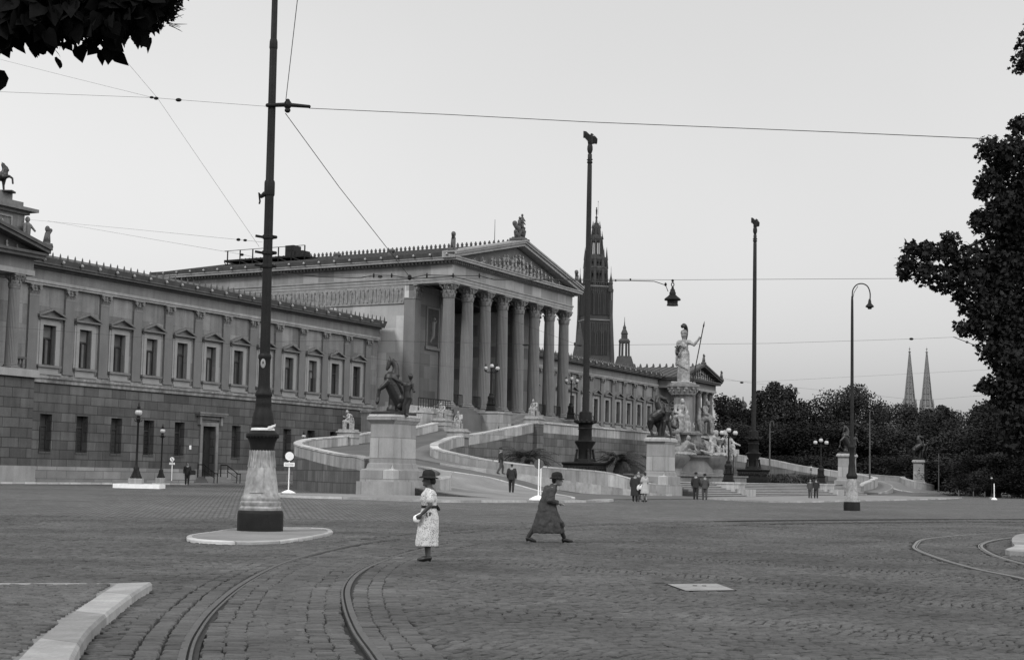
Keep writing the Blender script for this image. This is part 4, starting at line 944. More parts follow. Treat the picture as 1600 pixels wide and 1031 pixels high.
# planting bed between ramp parapet and terrace wall
bd = MB()
for m in (False, True):
    A_ = [Vector((p.x, p.y, 1.3)) for p in SI[8:]]; B_ = [Vector((max(p.x, 30)+.0*p.x, 30, 1.3)) for p in A_]
    for i in range(len(A_)-1):
        q = [fl(A_[i], m), fl(A_[i+1], m), fl((44, 22.5, 1.3), m)]; bd.add(q, [(0, 1, 2)])
    q = [fl(A_[0], m), fl((44, 22.5, 1.3), m), fl((44, 38, 1.3), m), fl((30, 38.2, 1.3), m)]; bd.add(q, [(0, 1, 2, 3)])
bd.fb(44, mir(44), 22.3, 36, .2, 1.31)
struct(bd.build('planting_bed', 'soil', space='fac'))
# front flight of steps and the paved fore-court
t = thing('front_steps', W(SM, 39, .1), FROT, 'wide low flight of grey steps between the two inner horse pedestals', 'stairs')
m_ = MB(); 
n_ = MB()
for i in range(8): z_ = .14+(i+1)*.15; m_.fb(35.5, mir(35.5), 35.5, 41.2-i*.46, .0, z_-.06); n_.fb(35.5, mir(35.5), 35.5, 41.26-i*.46, z_-.06, z_)
n_.build('step_edges', 'nosing', t, 'fac'); m_.build('steps', 'riser', t, 'fac')
for s in (47.2, mir(50.6)):
    m_ = MB(); m_.fb(s, s+3.4, 38.2, 40.2, .1, 1.25); m_.fb(s-.08, s+3.48, 38.1, 40.3, 1.25, 1.42); m_.fb(s+.4, s+3, 40.2, 41.4, .1, .8); m_.build('lamp_block', 'parapet', t, 'fac')
# forecourt paving with a kerb, and the pavement island in front of the ramp
def slab(name, uv, z, m, km, lab):
    P = [gd(u, v) for u, v in uv]; P = [Vector((p.x, p.y, 0)) for p in P]; n = len(P); c_ = sum(P, Vector())/n
    top = [(p.x, p.y, gz(p.x, p.y)+z) for p in P]
    mb = MB(); mb.add(top+[(c_.x, c_.y, gz(c_.x, c_.y)+z)], [(i, (i+1) % n, n) for i in range(n)])
    struct(mb.build(name, m))
def uvpoly(P): return [W(s, p) for s, p in P]
def slab_sp(name, SP, z, m, kerb_edges, klabel):
    P = [W(s, p) for s, p in SP]; n = len(P)
    mb = MB(); mb.prism([(p.x, p.y) for p in P], lambda x, y: -.2, lambda x, y: gz(x, y)+z); struct(mb.build(name, m))
    kb = MB(); rs = []
    K = spline([Vector((P[i].x, P[i].y, 0)) for i in kerb_edges], 6); m_ = len(K)
    for i, p in enumerate(K):
        t_ = (K[min(i+1, m_-1)]-K[max(i-1, 0)]).normalized(); q = Vector((t_.y, -t_.x, 0)); g0 = gz(p.x, p.y)
        rs.append([tuple(p+q*-.12+Vector((0, 0, g0-.05))), tuple(p+q*-.12+Vector((0, 0, g0+z+.015))), tuple(p+q*.22+Vector((0, 0, g0+z+.02))), tuple(p+q*.26+Vector((0, 0, g0-.05)))])
    kb.rings(rs); tag(kb.build('kerb', 'kerb'), klabel, 'kerb')
island = [(-20.2, 35.1), (-23.2, 39.5), (-26.1, 43.8), (-26.9, 49.3), (-24, 51.0), (-20.5, 51.5), (-14.5, 51.7), (-9.2, 50.9), (-8.2, 49.8), (-9.0, 48.3), (-3, 44.4), (4.5, 41.3), (-6, 41.4), (-13, 42), (-16, 36.8)]
def g_of(u, v): q = gd(u, v); q2 = FM.inverted()@Vector((q.x, q.y, 0)); return (q2.x, -q2.y)
isl_front = [g_of(*q) for q in [(437, 772), (445, 776), (560, 779.5), (700, 784), (850, 784), (940, 783.5), (951, 781.5)]]
isl_back = [(-8.5, 48.9), (-6, 46.6), (-14, 46.3), (-16.5, 41), (-17.2, 36.5)]
slab_sp('ramp_island', isl_front+isl_back, .10, 'apron', list(range(0, 8)), 'thin pale kerb edging the pavement in front of the left horse pedestal')
fore = [g_of(*q) for q in [(1058, 777), (1120, 780), (1222, 784.5), (1330, 782.5), (1400, 781), (1470, 779.5), (1500, 777.5)]]
slab_sp('forecourt', fore+[(96, 41.3), (35.6, 41.3), (33, 44)], .08, 'apron', list(range(0, 7)), 'kerb of the wide forecourt in front of the fountain steps')
# foot pavement along the left wing
m_ = MB(); m_.fb(-40, 44, .2, 4.5, .1, .42); struct(m_.build('wing_pavement', 'apron', space='fac'))
m_ = MB(); m_.fb(-40, 12, 4.5, 4.75, .1, .44); tag(m_.build('kerb', 'coping', space='fac'), 'straight kerb of the pavement running along the long left wing', 'kerb')
# pale line down the ramp entrance
# ---- four horse pedestals
PED = [(-12.65, 38, 'leftmost'), (33, 38.2, 'second'), (mir(33), 38.2, 'third'), (mir(-12.65), 38, 'rightmost')]
def pedestal(s, p, lab):
    b = FM@Vector((s, -p, 0)); b.z = gz(b.x, b.y)-.25
    t = thing('statue_pedestal', b, FROT, lab, 'pedestal', 'stone pedestals of the horse tamers')
    z = lambda h: h-b.z
    m_ = MB(); m_.sqprof(0, 0, [(1.25, 0), (1.25, z(1.12))], asp=1.65); m_.sqprof(0, 0, [(1.12, z(1.12)), (1.12, z(1.78)), (1.04, z(1.84))], asp=1.68); m_.build('base_blocks', 'pedestal', t)
    m_ = MB(); m_.sqprof(0, 0, [(.98, z(1.84)), (.9, z(1.9)), (.86, z(2.15)), (.80, z(2.22)), (.78, z(4.5)), (.8, z(4.55))], asp=1.72); m_.build('shaft', 'pedestal', t)
    m_ = MB(); m_.sqprof(0, 0, [(.82, z(4.55)), (.9, z(4.7)), (.95, z(4.75)), (.95, z(4.95)), (.88, z(5.0)), (.86, z(5.08))], asp=1.65); m_.build('cap_moulding', 'pedestal', t); return t
pedestal(-12.65, 38, 'tall granite pedestal with a dark horse tamer, in front of the curving ramp wall')
pedestal(33, 38.2, 'granite pedestal just left of the marble fountain, behind the couple with a pram')
pedestal(mir(33), 38.2, 'small distant pedestal seen right behind the slim curved-arm street lamp')
pedestal(mir(-12.65), 38, 'small distant pedestal standing alone before the trees at the far right end of the ramp')
# ---- piers carrying the seated marble figures
PIERS = [(27.4, 21.6, 1.0, 5.35), (42.2, 22.0, 1.0, 7.05), (44.3, 11, 1.0, 6.9), (25.0, 12.0, 1.0, 5.15)]
PL_ = ['stone pier with a seated marble man, at the bend of the inner ramp parapet', 'stone pier with a seated marble man, where the ramp parapet meets the terrace wall', 'stone pier with a seated marble man, top end of the outer ramp parapet', 'stone pier with a seated marble man, half hidden behind the left horse pedestal']
for (s, p, h, zt), lb in zip(PIERS, PL_):
    t = thing('statue_pier', W(s, p, .2), FROT, lb, 'pier', 'piers of the seated marble figures')
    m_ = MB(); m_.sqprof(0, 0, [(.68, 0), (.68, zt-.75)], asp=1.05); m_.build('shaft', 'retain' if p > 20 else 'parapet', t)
    m_ = MB(); m_.sqprof(0, 0, [(.76, zt-.75), (.76, zt-.62), (.7, zt-.6), (.7, zt-.35), (.8, zt-.3), (.8, zt-.2), (.66, zt-.15), (.64, zt-.2)][:7]+[(.64, zt-.2+.2)], asp=1.05); m_.build('cap_block', 'parapet', t)
for s, p, zt in ((mir(27.4), 21.6, 5.35), (mir(42.2), 22, 7.05)):
    t = thing('statue_pier', W(s, p, .2), FROT, 'stone pier '+('at the bend' if s > 95 else 'at the terrace corner')+' of the far ramp, mostly behind the fountain', 'pier', 'piers of the seated marble figures')
    m_ = MB(); m_.sqprof(0, 0, [(.75, 0), (.75, zt-.6)], asp=1.1); m_.build('shaft', 'retain', t); m_ = MB(); m_.sqprof(0, 0, [(.86, zt-.6), (.86, zt)], asp=1.1); m_.build('cap_block', 'coping', t)

# ------------------------------------------------------------------ fountain
FT = thing('athena_fountain', W(SM, 28.6, 1.3), FROT, 'large marble fountain with tiered basins and a central column before the portico', 'fountain')
def ft(mb, name, m, **k): return mb.build(name, m, FT, **k)
m_ = MB(); m_.sqprof(0, 0, [(5.4, -1.2), (5.4, .0), (5.2, .05), (5.2, .55), (5.35, .6), (5.35, .75)], asp=1.15); ft(m_, 'stepped_base', 'ftn')
m_ = MB(); m_.lathe(0, 0, [(4.2, .75), (4.2, .95), (3.9, 1.1), (3.75, 2.2), (3.95, 2.45), (4.3, 2.6), (4.35, 2.78), (3.8, 2.8), (3.7, 2.5)], 40)
for dx, dy in ((0, -3.2), (3.6, 0), (-3.6, 0)): m_.lathe(dx, dy, [(1.3, .75), (1.2, 1.4), (1.5, 1.7), (2.1, 2.45), (2.15, 2.74), (1.9, 2.76)], 28)
ft(m_, 'basin', 'ftn', smooth=35)
m_ = MB(); m_.lathe(0, 0, [(2.4, 2.5), (2.3, 4.0), (2.0, 4.2), (1.9, 5.4)], 8, ph=math.pi/8); 
for k in range(22): a = k*2.4; m_.ell((2.1*math.cos(a), 2.1*math.sin(a), 2.8+random.uniform(0, 1.6)), (random.uniform(.4, .8), random.uniform(.4, .8), random.uniform(.3, .6)), n=7, m=5)
m_.sqprof(0, 0, [(1.9, 4.95), (1.95, 5.15), (1.7, 5.3)], asp=1.5); ft(m_, 'rockwork_pier', 'ftn')
m_ = MB(); m_.lathe(0, 0, [(1.25, 5.3), (1.25, 5.7), (1.05, 5.85), (1.0, 9.1), (1.1, 9.15), (1.02, 9.25), (1.2, 9.5), (1.55, 9.75)], 24, flute=.05)
ft(m_, 'column', 'ftn', smooth=35)
m_ = MB(); 
for k in range(14): a = k*2*math.pi/14; m_.rc((1.1*math.cos(a), 1.1*math.sin(a), 9.15), (1.42*math.cos(a), 1.42*math.sin(a), 9.6), .08, .16, 7)
for k in range(12): a = k*2*math.pi/12; m_.ell((1.5*math.cos(a), 1.5*math.sin(a), 9.85), (.22, .22, .2), n=7, m=5)
m_.lathe(0, 0, [(1.3, 9.2), (1.45, 9.75), (1.62, 10.0), (1.72, 10.05), (1.72, 10.3), (1.4, 10.36), (1.3, 10.42)], 28); ft(m_, 'capital', 'marble_d', smooth=35)
# ------------------------------------------------------------------ figures
def seated(mb, flip=1, staff=False, lean=0, arm_out=False):
    """seated draped figure ~2.2 tall seat included, facing -y (local)"""
    mb.box(-.34, .34, .0, .5, 0, .8); mb.limb([(-.3, .45, .1), (-.2, .5, .9), (-.1, .4, 1.3)], [.14, .12, .1])
    mb.limb([(-.17, .1, .95), (-.22, -.45, 1.0), (-.2, -.5, .12)], [.2, .17, .11]); mb.limb([(.17, .1, .95), (.24, -.42, .95), (.26, -.35, .12)], [.2, .17, .11])
    mb.limb([(0, .14, .95), (lean, .06, 1.3), (lean*1.5, -.06, 1.58)], [.26, .22, .19]); mb.rc((-.26+lean, .04, 1.66), (.26+lean, .04, 1.66), .12, .12)
    mb.rc((lean, -.06, 1.68), (lean, -.13, 1.86), .08, .07); mb.ell((lean, -.19, 1.96), (.11, .135, .155)); mb.ell((lean, -.29, 1.88), (.06, .06, .09))
    for k in (-1, 1):
        if arm_out and k == flip: mb.limb([(k*.32+lean, .04, 1.64), (k*.6, -.2, 1.4), (k*.95, -.4, 1.5)], [.11, .08, .06])
        else: mb.limb([(k*.32+lean, .04, 1.64), (k*.42, -.1, 1.3), (k*.15, -.42, 1.12)], [.11, .09, .07])
    for i in range(5):      # drapery falling from the lap
        x = -.3+i*.15; mb.limb([(x, -.3, 1.02), (x*1.15, -.52, .6), (x*1.2, -.48, .08)], [.1, .085, .08], 8)
    mb.limb([(-.3, .3, 1.5), (-.45, .3, .9), (-.5, .2, .2)], [.12, .14, .12], 8); mb.limb([(.25, .2, 1.6), (-.1, -.12, 1.3), (-.3, -.1, 1.0)], [.1, .12, .14], 8)
    if staff: mb.tube([(flip*.15, -.55, .05), (flip*.05, -.4, 2.0)], .035, 6)
    return mb
SEATS = [(27.4, 21.6, 5.35, R(-22), 'marble man seated chin in hand on the pier at the ramp bend', .82, 0), (42.2, 22.0, 7.05, R(-38), 'marble man seated with hands in his lap on the pier at the terrace corner', .86, 1),
         (44.3, 11, 6.9, R(-30), 'marble man seated on the pier at the top of the outer ramp parapet', .83, 2), (25.0, 12.0, 5.15, R(-75), 'marble figure seated with one arm stretched out, behind the left horse pedestal', .9, 3),
         (57.4, 20.6, 6.3, R(45), 'small marble figure seated behind the terrace parapet beside the nearer flagpole', .72, 1), (mir(42.2), 22, 7.05, R(-12), 'marble man seated on the far pier, mostly behind the fountain', .86, 1)]
for s, p, z, rz, lb, sc, var in SEATS:
    m_ = MB(); seated(m_, 1 if var != 3 else -1, staff=var == 0, lean=(.05, 0, -.05, 0)[var], arm_out=var == 3)
    if var == 0: m_.limb([(.3, 0, 1.6), (.35, -.38, 1.15), (.05, -.2, 1.85)], [.1, .08, .06])
    q = voxel(m_, 'seated_statue', 'marble', vs=.03, it=1, rough=.07, rscale=.16); q.location = W(s, p, z-.01); q.rotation_euler = (0, 0, rz); q.scale = (sc,)*3
    tag(q, lb, 'statue', 'seated marble figures of the ramps')
# ---- Athena
def loc_(q, s, p, z, rz): q.location = W(s, p, z); q.rotation_euler = (0, 0, rz); return q
m_ = MB(); k = 1.0       # built 5.0 m tall facing -y
m_.limb([(0, 0, .1), (0, 0, 1.2), (0, 0, 2.4), (.02, 0, 3.1)], [.52, .50, .47, .42], 16)
for i in range(18):
    a = i*2*math.pi/18; m_.limb([(.56*math.cos(a), .5*math.sin(a), .05), (.52*math.cos(a), .46*math.sin(a), 1.4), (.42*math.cos(a), .38*math.sin(a), 2.6)], [.10, .085, .06], 7)
for i in range(7): a = -2.6+i*.35; m_.limb([(.6*math.cos(a), .55*math.sin(a), 1.9-.1*i), (.5*math.cos(a), .46*math.sin(a), 2.9)], [.12, .09], 7)
m_.limb([(0, 0, 2.9), (0, 0, 3.5), (0, .02, 3.95)], [.40, .46, .36], 14); m_.rc((-.5, .03, 3.98), (.5, .03, 3.98), .26, .26)
m_.ell((-.22, -.4, 3.6), .24); m_.ell((.22, -.4, 3.6), .24); m_.rc((0, .02, 4.0), (0, -.02, 4.45), .22, .2)
m_.ell((0, -.05, 4.72), (.27, .32, .38)); m_.rc((0, -.34, 4.68), (0, -.37, 4.6), .05, .06)
# right arm (viewer's left) lowered holding the small Victory's globe, left arm raised to the spear
m_.limb([(-.58, 0, 3.98), (-.74, -.05, 3.1), (-.5, -.62, 2.72)], [.2, .17, .12]); m_.limb([(-.5, -.62, 2.72), (-.3, -.75, 2.72)], [.12, .1])
m_.limb([(.58, 0, 3.98), (1.1, -.05, 3.72), (1.62, -.08, 4.3)], [.2, .16, .11]); m_.ell((1.68, -.08, 4.42), .13); m_.rc((1.66, -.08, 4.42), (1.66, -.16, 4.54), .06, .05)
m_.limb([(-.45, .35, 4.0), (-.75, .35, 3.0), (-.85, .3, 1.8)], [.18, .22, .16], 8); m_.limb([(-.5, .3, 4.0), (0, .5, 3.0), (.1, .5, .3)], [.2, .4, .4], 10)
m_.sqprof(0, 0, [(.95, -.12), (.95, .08)])
AT = voxel(m_, 'athena_statue', 'marble', vs=.04, it=1, rough=.08, rscale=.2); loc_(AT, SM, 28.6, 11.72+.1, FROT-R(92)); AT.scale = (1.08,)*3
tag(AT, 'colossal marble goddess with crested helmet, spear in her raised hand, on the fountain column', 'statue')
m_ = MB(); m_.ell((0, .02, 4.95), (.34, .42, .34)); m_.rc((0, -.3, 4.95), (0, -.42, 4.86), .1, .06)
q = voxel(m_, 'helmet', 'marble_d', AT, vs=.03)
m_ = MB(); pts = [(0, .42, 4.2), (0, .62, 4.7), (0, .6, 5.25), (0, .3, 5.6), (0, -.1, 5.68), (0, -.42, 5.52), (0, -.62, 5.58)]; m_.limb(spline(pts, 3), [.12+.1*math.sin(math.pi*i/18) for i in range(19)][:19], 8)
q = voxel(m_, 'helmet_crest', 'bronze', AT, vs=.03)
m_ = MB(); m_.tube([(1.0, -.12, .0), (2.08, -.1, 5.55)], .055, 8); m_.tube([(2.06, -.1, 5.45), (2.1, -.1, 5.6), (2.18, -.1, 6.05)], [.06, .09, .01], 6); m_.build('spear', 'iron_g', AT)
m_ = MB(); m_.ell((-.35, -.88, 2.86), .17); m_.limb([(-.35, -.9, 3.0), (-.33, -.92, 3.4)], [.1, .08]); m_.ell((-.33, -.93, 3.56), .08); m_.rc((-.3, -.85, 3.35), (-.05, -.8, 3.6), .05, .08); m_.rc((-.4, -.85, 3.35), (-.6, -.8, 3.5), .05, .07)
voxel(m_, 'victory_figure', 'bronze', AT, vs=.025)
# seated women and river figures of the fountain
def seat_big(dx, dy, z, rz, lab, sc=1.45, flip=1, staff=True, name='seated_statue', m='marble', arm=False):
    m_ = MB(); seated(m_, flip, staff=staff, arm_out=arm); q = voxel(m_, name, m, vs=.03, it=1, rough=.07, rscale=.16)
    b = FM@Vector((SM+dx, -28.6+dy, z)); q.location = b; q.rotation_euler = (0, 0, rz); q.scale = (sc,)*3; return tag(q, lab, 'statue')
seat_big(-2.0, -.4, 6.4, R(28), 'marble woman seated with a sword on the left shoulder of the fountain pier', 1.72)
seat_big(1.5, -1.9, 6.4, R(78), 'marble woman seated in profile on the right shoulder of the fountain pier', 1.7, staff=False, m='marble_d')
def river_group(name, dx, dy, z, rz, lab, sc=1, var=0):
    m_ = MB()
    for k, o_ in ((-1, -.55), (1, .55)):
        m_.limb([(o_, .1, .5), (o_+k*.1, 0, 1.1), (o_+k*.05, -.05, 1.55)], [.34, .3, .24]); m_.ell((o_-k*.12, -.14, 1.95), (.19, .2, .25)); m_.ell((o_-k*.12, -.03, 2.06), (.24, .22, .2)); m_.rc((o_+k*.03, -.05, 1.6), (o_, -.1, 1.85), .12, .1)
        m_.limb([(o_, .0, .55), (o_+k*.35, -.6, .95), (o_+k*.5, -.75, .1)], [.25, .19, .1]); m_.limb([(o_, .0, .5), (o_-k*.15, -.7, .7), (o_-k*.2, -.8, .05)], [.25, .18, .1])
    m_.limb([(.85, 0, 1.55), (1.1, -.25, 1.15), (1.6, -.35, 1.0)], [.14, .11, .07]); m_.limb([(.3, 0, 1.6), (.0, -.35, 1.4), (-.35, -.2, 1.5)], [.14, .11, .08])
    m_.limb([(-.85, 0, 1.55), (-.95, -.3, 1.15), (-.5, -.45, .95)], [.14, .11, .08]); m_.limb([(-.5, .3, 1.5), (0, .25, 1.2), (.5, .3, 1.5)], [.2, .3, .2]); m_.limb([(-.7, .1, .9), (-.9, -.2, .5), (-.8, -.3, .1)], [.3, .25, .2])
    m_.ell((0, .3, .25), (1.3, .8, .4)); m_.ell((-.3, -.4, .15), (.9, .6, .25)); m_.limb([(-.9, -.5, .2), (-1.5, -.8, .3), (-1.9, -.6, .5)], [.2, .15, .08])
    for i in range(6): m_.limb([(-.7+i*.28, -.35, .9), (-.8+i*.32, -.6, .1)], [.1, .09], 7)
    q = voxel(m_, name, 'marble', vs=.035, it=1, rough=.1, rscale=.2); q.location = FM@Vector((SM+dx, -28.6+dy, z)); q.rotation_euler = (0, 0, rz); q.scale = (sc,)*3; return tag(q, lab, 'statue', 'river figures on the fountain basin')
river_group('river_statue', -.4, -4.3, 4.0, R(12), 'pair of embracing marble river figures on the right lobe of the basin', 1.25)
m_ = MB(); m_.limb([(-1.3, 0, .3), (-.5, 0, .35), (.3, 0, .45), (.7, 0, 1.0)], [.2, .32, .36, .3]); m_.ell((.8, -.05, 1.45), (.18, .2, .25)); m_.limb([(-1.2, -.1, .3), (-.6, -.4, .75), (-.3, -.5, .1)], [.18, .16, .1]); m_.limb([(.8, -.1, 1.1), (1.3, -.3, .9), (1.5, -.4, .4)], [.12, .1, .07])
m_.limb([(-.1, .2, .5), (.0, .1, 1.3), (-.1, .0, 1.7)], [.25, .22, .16]); m_.ell((-.1, -.05, 2.0), (.17, .18, .23)); m_.limb([(-.3, 0, 1.5), (-.9, -.1, 1.7), (-1.1, -.1, 2.0)], [.12, .09, .1]); m_.ell((0, .2, .15), (1.5, .7, .25))
q = voxel(m_, 'river_statue', 'marble_d', vs=.035, it=1, rough=.1, rscale=.2); q.location = FM@Vector((SM-4.1, -28.6-1.0, 4.0)); q.rotation_euler = (0, 0, R(-10)); q.scale = (1.25,)*3; tag(q, 'reclining marble river figures on the left lobe of the basin', 'statue', 'river figures on the fountain basin')

# ---- horse tamers (bronze): x right in view, y away, z up; metres
def tamer_left():
    h = MB(); S = .0383
    def p(u, v, d=0): return ((u-613)*S, d, (644-v)*S)
    h.limb([p(624, 622, .1), p(617, 610, .05), p(610, 596, 0), p(607, 586, -.05)], [.52, .50, .50, .44], 14)      # barrel
    h.limb([p(608, 593, -.05), p(613.6, 581, -.05), p(614.2, 570, -.05), p(611.5, 562, -.05), p(606.5, 559, -.05)], [.42, .28, .21, .18, .15], 12)     # neck
    h.limb([p(605, 558.5, -.08), p(603, 565, -.12), p(600.6, 572, -.15)], [.155, .13, .09], 12); h.limb([p(604, 564, -.12), p(604, 569, -.15)], [.11, .07])   # head, jaw
    for k in (-1, 1): h.rc(p(606, 556, k*.1-.05), p(604, 552, k*.12-.05), .06, .03)
    for i in range(8): h.ell(p((610, 613.5, 616, 617.3, 618, 618, 617.3, 616)[i], 558+i*3.6, -.05), (.09, .09, .13), n=8, m=6)        # mane
    h.limb([p(604, 592, -.25), p(596, 599, -.3), p(590, 604, -.3)], [.26, .17, .12]); h.limb([p(590, 604, -.3), p(589, 616, -.3), p(587, 624, -.32)], [.11, .075, .12])   # leading foreleg
    h.limb([p(607, 594, .2), p(602, 598, .2), p(601, 599, .2)], [.24, .15, .12]); h.limb([p(602, 598, .2), p(604, 608, .2), p(607, 614, .2)], [.11, .075, .11])
    h.limb([p(622, 618, .3), p(618, 628, .25), p(623, 636, .35), p(619, 645, .3)], [.36, .22, .13, .12]); h.limb([p(626, 618, -.15), p(628, 627, -.2), p(621, 635, -.15), p(624, 645, -.2)], [.36, .22, .12, .12])
    h.limb([p(628, 618, .3), p(634, 624, .35), p(634, 638, .35)], [.14, .13, .06])      # tail
    h.ell(p(610, 636, 0), (.36, .3, .36)); h.rc(p(612, 612, .1), p(611, 640, .1), .3, .33)      # support
    m = MB()
    m.limb([p(634, 618, -.5), p(630, 628, -.5), p(628, 644, -.5)], [.19, .14, .09]); m.limb([p(637, 618, -.45), p(635, 629, -.5), p(634, 644, -.55)], [.19, .14, .09]); m.rc(p(634, 644, -.55), p(636, 645, -.8), .09, .06); m.rc(p(628, 644, -.5), p(627, 645, -.75), .09, .06)
    m.limb([p(635, 616, -.48), p(634, 607, -.48), p(633, 597, -.48)], [.24, .22, .26]); m.rc(p(626, 594, -.48), p(640, 595, -.48), .15, .14)
    m.rc(p(636, 592, -.48), p(638, 588, -.48), .1, .09); m.ell(p(638.5, 583, -.5), (.155, .17, .19))
    m.limb([p(626, 593, -.48), p(618, 590, -.5), p(611, 586, -.5)], [.13, .1, .07]); m.limb([p(641, 595, -.48), p(643, 603, -.5), p(645, 607, -.8)], [.12, .09, .08]); m.ell(p(645, 607, -.85), .09)
    m.limb([p(633, 614, -.3), p(627, 620, -.2), p(622, 630, -.2)], [.2, .2, .2])
    return h, m
def tamer_right():
    h = MB(); S = .00530
    def p(x, y, d=0): return ((x-330)*S, d, (870-y)*S)
    h.limb([p(190, 570, .2), p(240, 530, .1), p(310, 480, 0), p(340, 440, -.05)], [.44, .50, .50, .45], 14)
    h.limb([p(335, 440, 0), p(300, 370, -.02), p(270, 300, -.05), p(280, 240, -.05), p(310, 215, -.05)], [.46, .38, .31, .25, .22], 12)
    h.limb([p(300, 215, -.05), p(350, 235, -.1), p(395, 245, -.12)], [.23, .18, .13]); h.limb([p(350, 250, -.1), p(385, 285, -.1)], [.12, .08])
    for k in (-1, 1): h.rc(p(290, 205, k*.1), p(285, 180, k*.12), .06, .03)
    for i in range(8): h.ell(p(255-12*math.sin(i*.5), 205+i*28, -.05), (.15, .1, .16), n=8, m=6)
    h.limb([p(350, 460, -.3), p(415, 480, -.4), p(395, 560, -.4)], [.24, .14, .1])
    h.limb([p(360, 470, .3), p(430, 460, .3), p(440, 520, .3)], [.22, .14, .1])
    h.limb([p(175, 590, .1), p(170, 680, .1), p(165, 740, .1), p(200, 855, 0)], [.36, .2, .12, .12]); h.limb([p(240, 580, .4), p(300, 690, .4), p(290, 760, .4), p(350, 800, .35)], [.36, .2, .12, .11])
    h.limb([p(140, 560, .2), p(125, 640, .2), p(150, 760, .2)], [.12, .14, .06]); h.limb([p(350, 560, .2), p(330, 850, .25)], [.2, .3]); h.ell(p(380, 840, .2), (.4, .3, .2))
    m = MB()
    m.limb([p(385, 610, -.5), p(365, 710, -.5), p(358, 845, -.45)], [.19, .14, .09]); m.limb([p(435, 610, -.45), p(465, 720, -.5), p(490, 850, -.5)], [.19, .14, .09]); m.rc(p(490, 850, -.5), p(510, 860, -.7), .09, .06)
    m.limb([p(410, 590, -.48), p(420, 520, -.48), p(435, 455, -.48)], [.23, .22, .26]); m.rc(p(400, 440, -.48), p(480, 445, -.48), .14, .14); m.rc(p(475, 430, -.5), p(488, 415, -.5), .1, .09); m.ell(p(498, 395, -.5), (.15, .16, .19))
    m.limb([p(400, 440, -.48), p(385, 380, -.45), p(388, 320, -.35)], [.13, .1, .07]); m.limb([p(485, 450, -.48), p(500, 530, -.6), p(470, 590, -.7)], [.12, .1, .08])
    m.limb([p(450, 590, -.3), p(480, 660, -.2), p(560, 700, -.1)], [.2, .2, .15]); return h, m
def tamer_thing(s, p, fn, lab, rz=0, sc=1, proto=None):
    b = W(s, p, 5.06)
    if proto: return dup(proto, b, rz, lab)
    t = thing('horse_tamer_statue', b, rz, lab, 'statue', 'bronze horse tamers on their pedestals')
    h, m = fn(); voxel(h, 'rearing_horse', 'bronze', t, vs=.03, it=2); voxel(m, 'tamer', 'bronze', t, vs=.028, it=2)
    q = MB(); q.sqprof(0, 0, [(.8, .0), (.8, .16), (.7, .22)], asp=1.68); q.xf(lambda v: Matrix.Rotation(FROT-t.rotation_euler[2], 3, 'Z')@v); q.build('bronze_plinth', 'bronze', t); return t
TA = tamer_thing(-12.65, 38, tamer_left, 'dark bronze horse rearing to the left, held by a man on its right')
TB = tamer_thing(33, 38.2, tamer_right, 'dark bronze horse rearing to the right, held by a man, just left of the fountain')
tamer_thing(mir(33), 38.2, None, 'small dark bronze horse tamer behind the slim curved-arm street lamp', 0, proto=TA)
tamer_thing(mir(-12.65), 38, None, 'small dark bronze horse tamer far right in front of the trees', 0, proto=TB)

# ------------------------------------------------------------------ people
def limbpath(a, b, c): return [a, b, c]
def hand(mb, w, d, curl, s=1, side=1):
    """small hand: palm + four fingers + thumb. w wrist, d pointing direction, curl direction"""
    w, d, c = Vector(w), Vector(d).normalized(), Vector(curl).normalized(); e = d.cross(c).normalized()
    mb.rc(w, w+d*.075*s, .026*s, .034*s, 8)
    for i in range(4):
        b = w+d*.085*s+e*(i-1.5)*.019*s; l = (.030, .036, .034, .026)[i]*s
        mb.limb([b, b+d*l+c*.01*s, b+d*l*1.5+c*.035*s], [.0098*s, .009*s, .0078*s], 6)
    b = w+d*.03*s+e*side*.032*s; mb.limb([b, b+d*.03*s+e*side*.018*s+c*.012*s, b+d*.05*s+e*side*.014*s+c*.03*s], [.012*s, .0105*s, .009*s], 6)
def head(mb, c, yaw=0, k=1):
    """face towards +x rotated by yaw; c = centre of skull"""
    q = MB(); q.ell((0, 0, 0), (.098, .076, .118), n=16, m=12); q.ell((.03, 0, -.045), (.066, .058, .078), n=12, m=8); q.rc((.088, 0, .008), (.108, 0, -.022), .010, .015, 8)
    q.ell((.084, 0, -.088), (.022, .024, .016)); q.rc((.09, -.02, -.056), (.09, .02, -.056), .009, .009, 6)
    for s in (-1, 1): q.ell((.079, s*.031, .012), (.014, .017, .009)); q.ell((-.005, s*.077, -.01), (.02, .01, .032)); q.rc((.085, s*.015, .028), (.076, s*.045, .026), .009, .007, 6)
    mb.merge(q, Matrix.Translation(c)@Matrix.Rotation(yaw, 4, 'Z')@Matrix.Scale(k, 4))
def shoe(mb, a, t, heel=.04):
    a, t = Vector(a), Vector(t); d = (t-a); mb.rc(a+Vector((0, 0, .062)), a+d*.5+Vector((0, 0, .045)), .046, .043, 8); mb.rc(a+d*.5+Vector((0, 0, .04)), t+Vector((0, 0, .026)), .042, .026, 8)
    if heel: mb.rc(a+Vector((0, 0, .012))-d*.05, a+Vector((0, 0, .05))-d*.05, .02, .026, 8)
def shoes(t, prs, vs, heel=.04):
    for a, b in prs: m_ = MB(); shoe(m_, a, b, heel); voxel(m_, 'shoe', 'shoe', t, vs=vs, it=1)
def loft(mb, secs, n=28, fold=0, nf=9, ph=0):
    """secs: (x, y, z, rx, ry) rings with soft folds"""
    rs = []
    for x, y, z, rx, ry, *f in secs:
        fo = f[0] if f else 0
        rs.append([(x+rx*(1+fo*math.sin(nf*a+ph+z*2))*math.cos(a), y+ry*(1+fo*math.sin(nf*a+ph+z*2))*math.sin(a), z) for a in (2*math.pi*i/n for i in range(n))])
    mb.rings(rs)
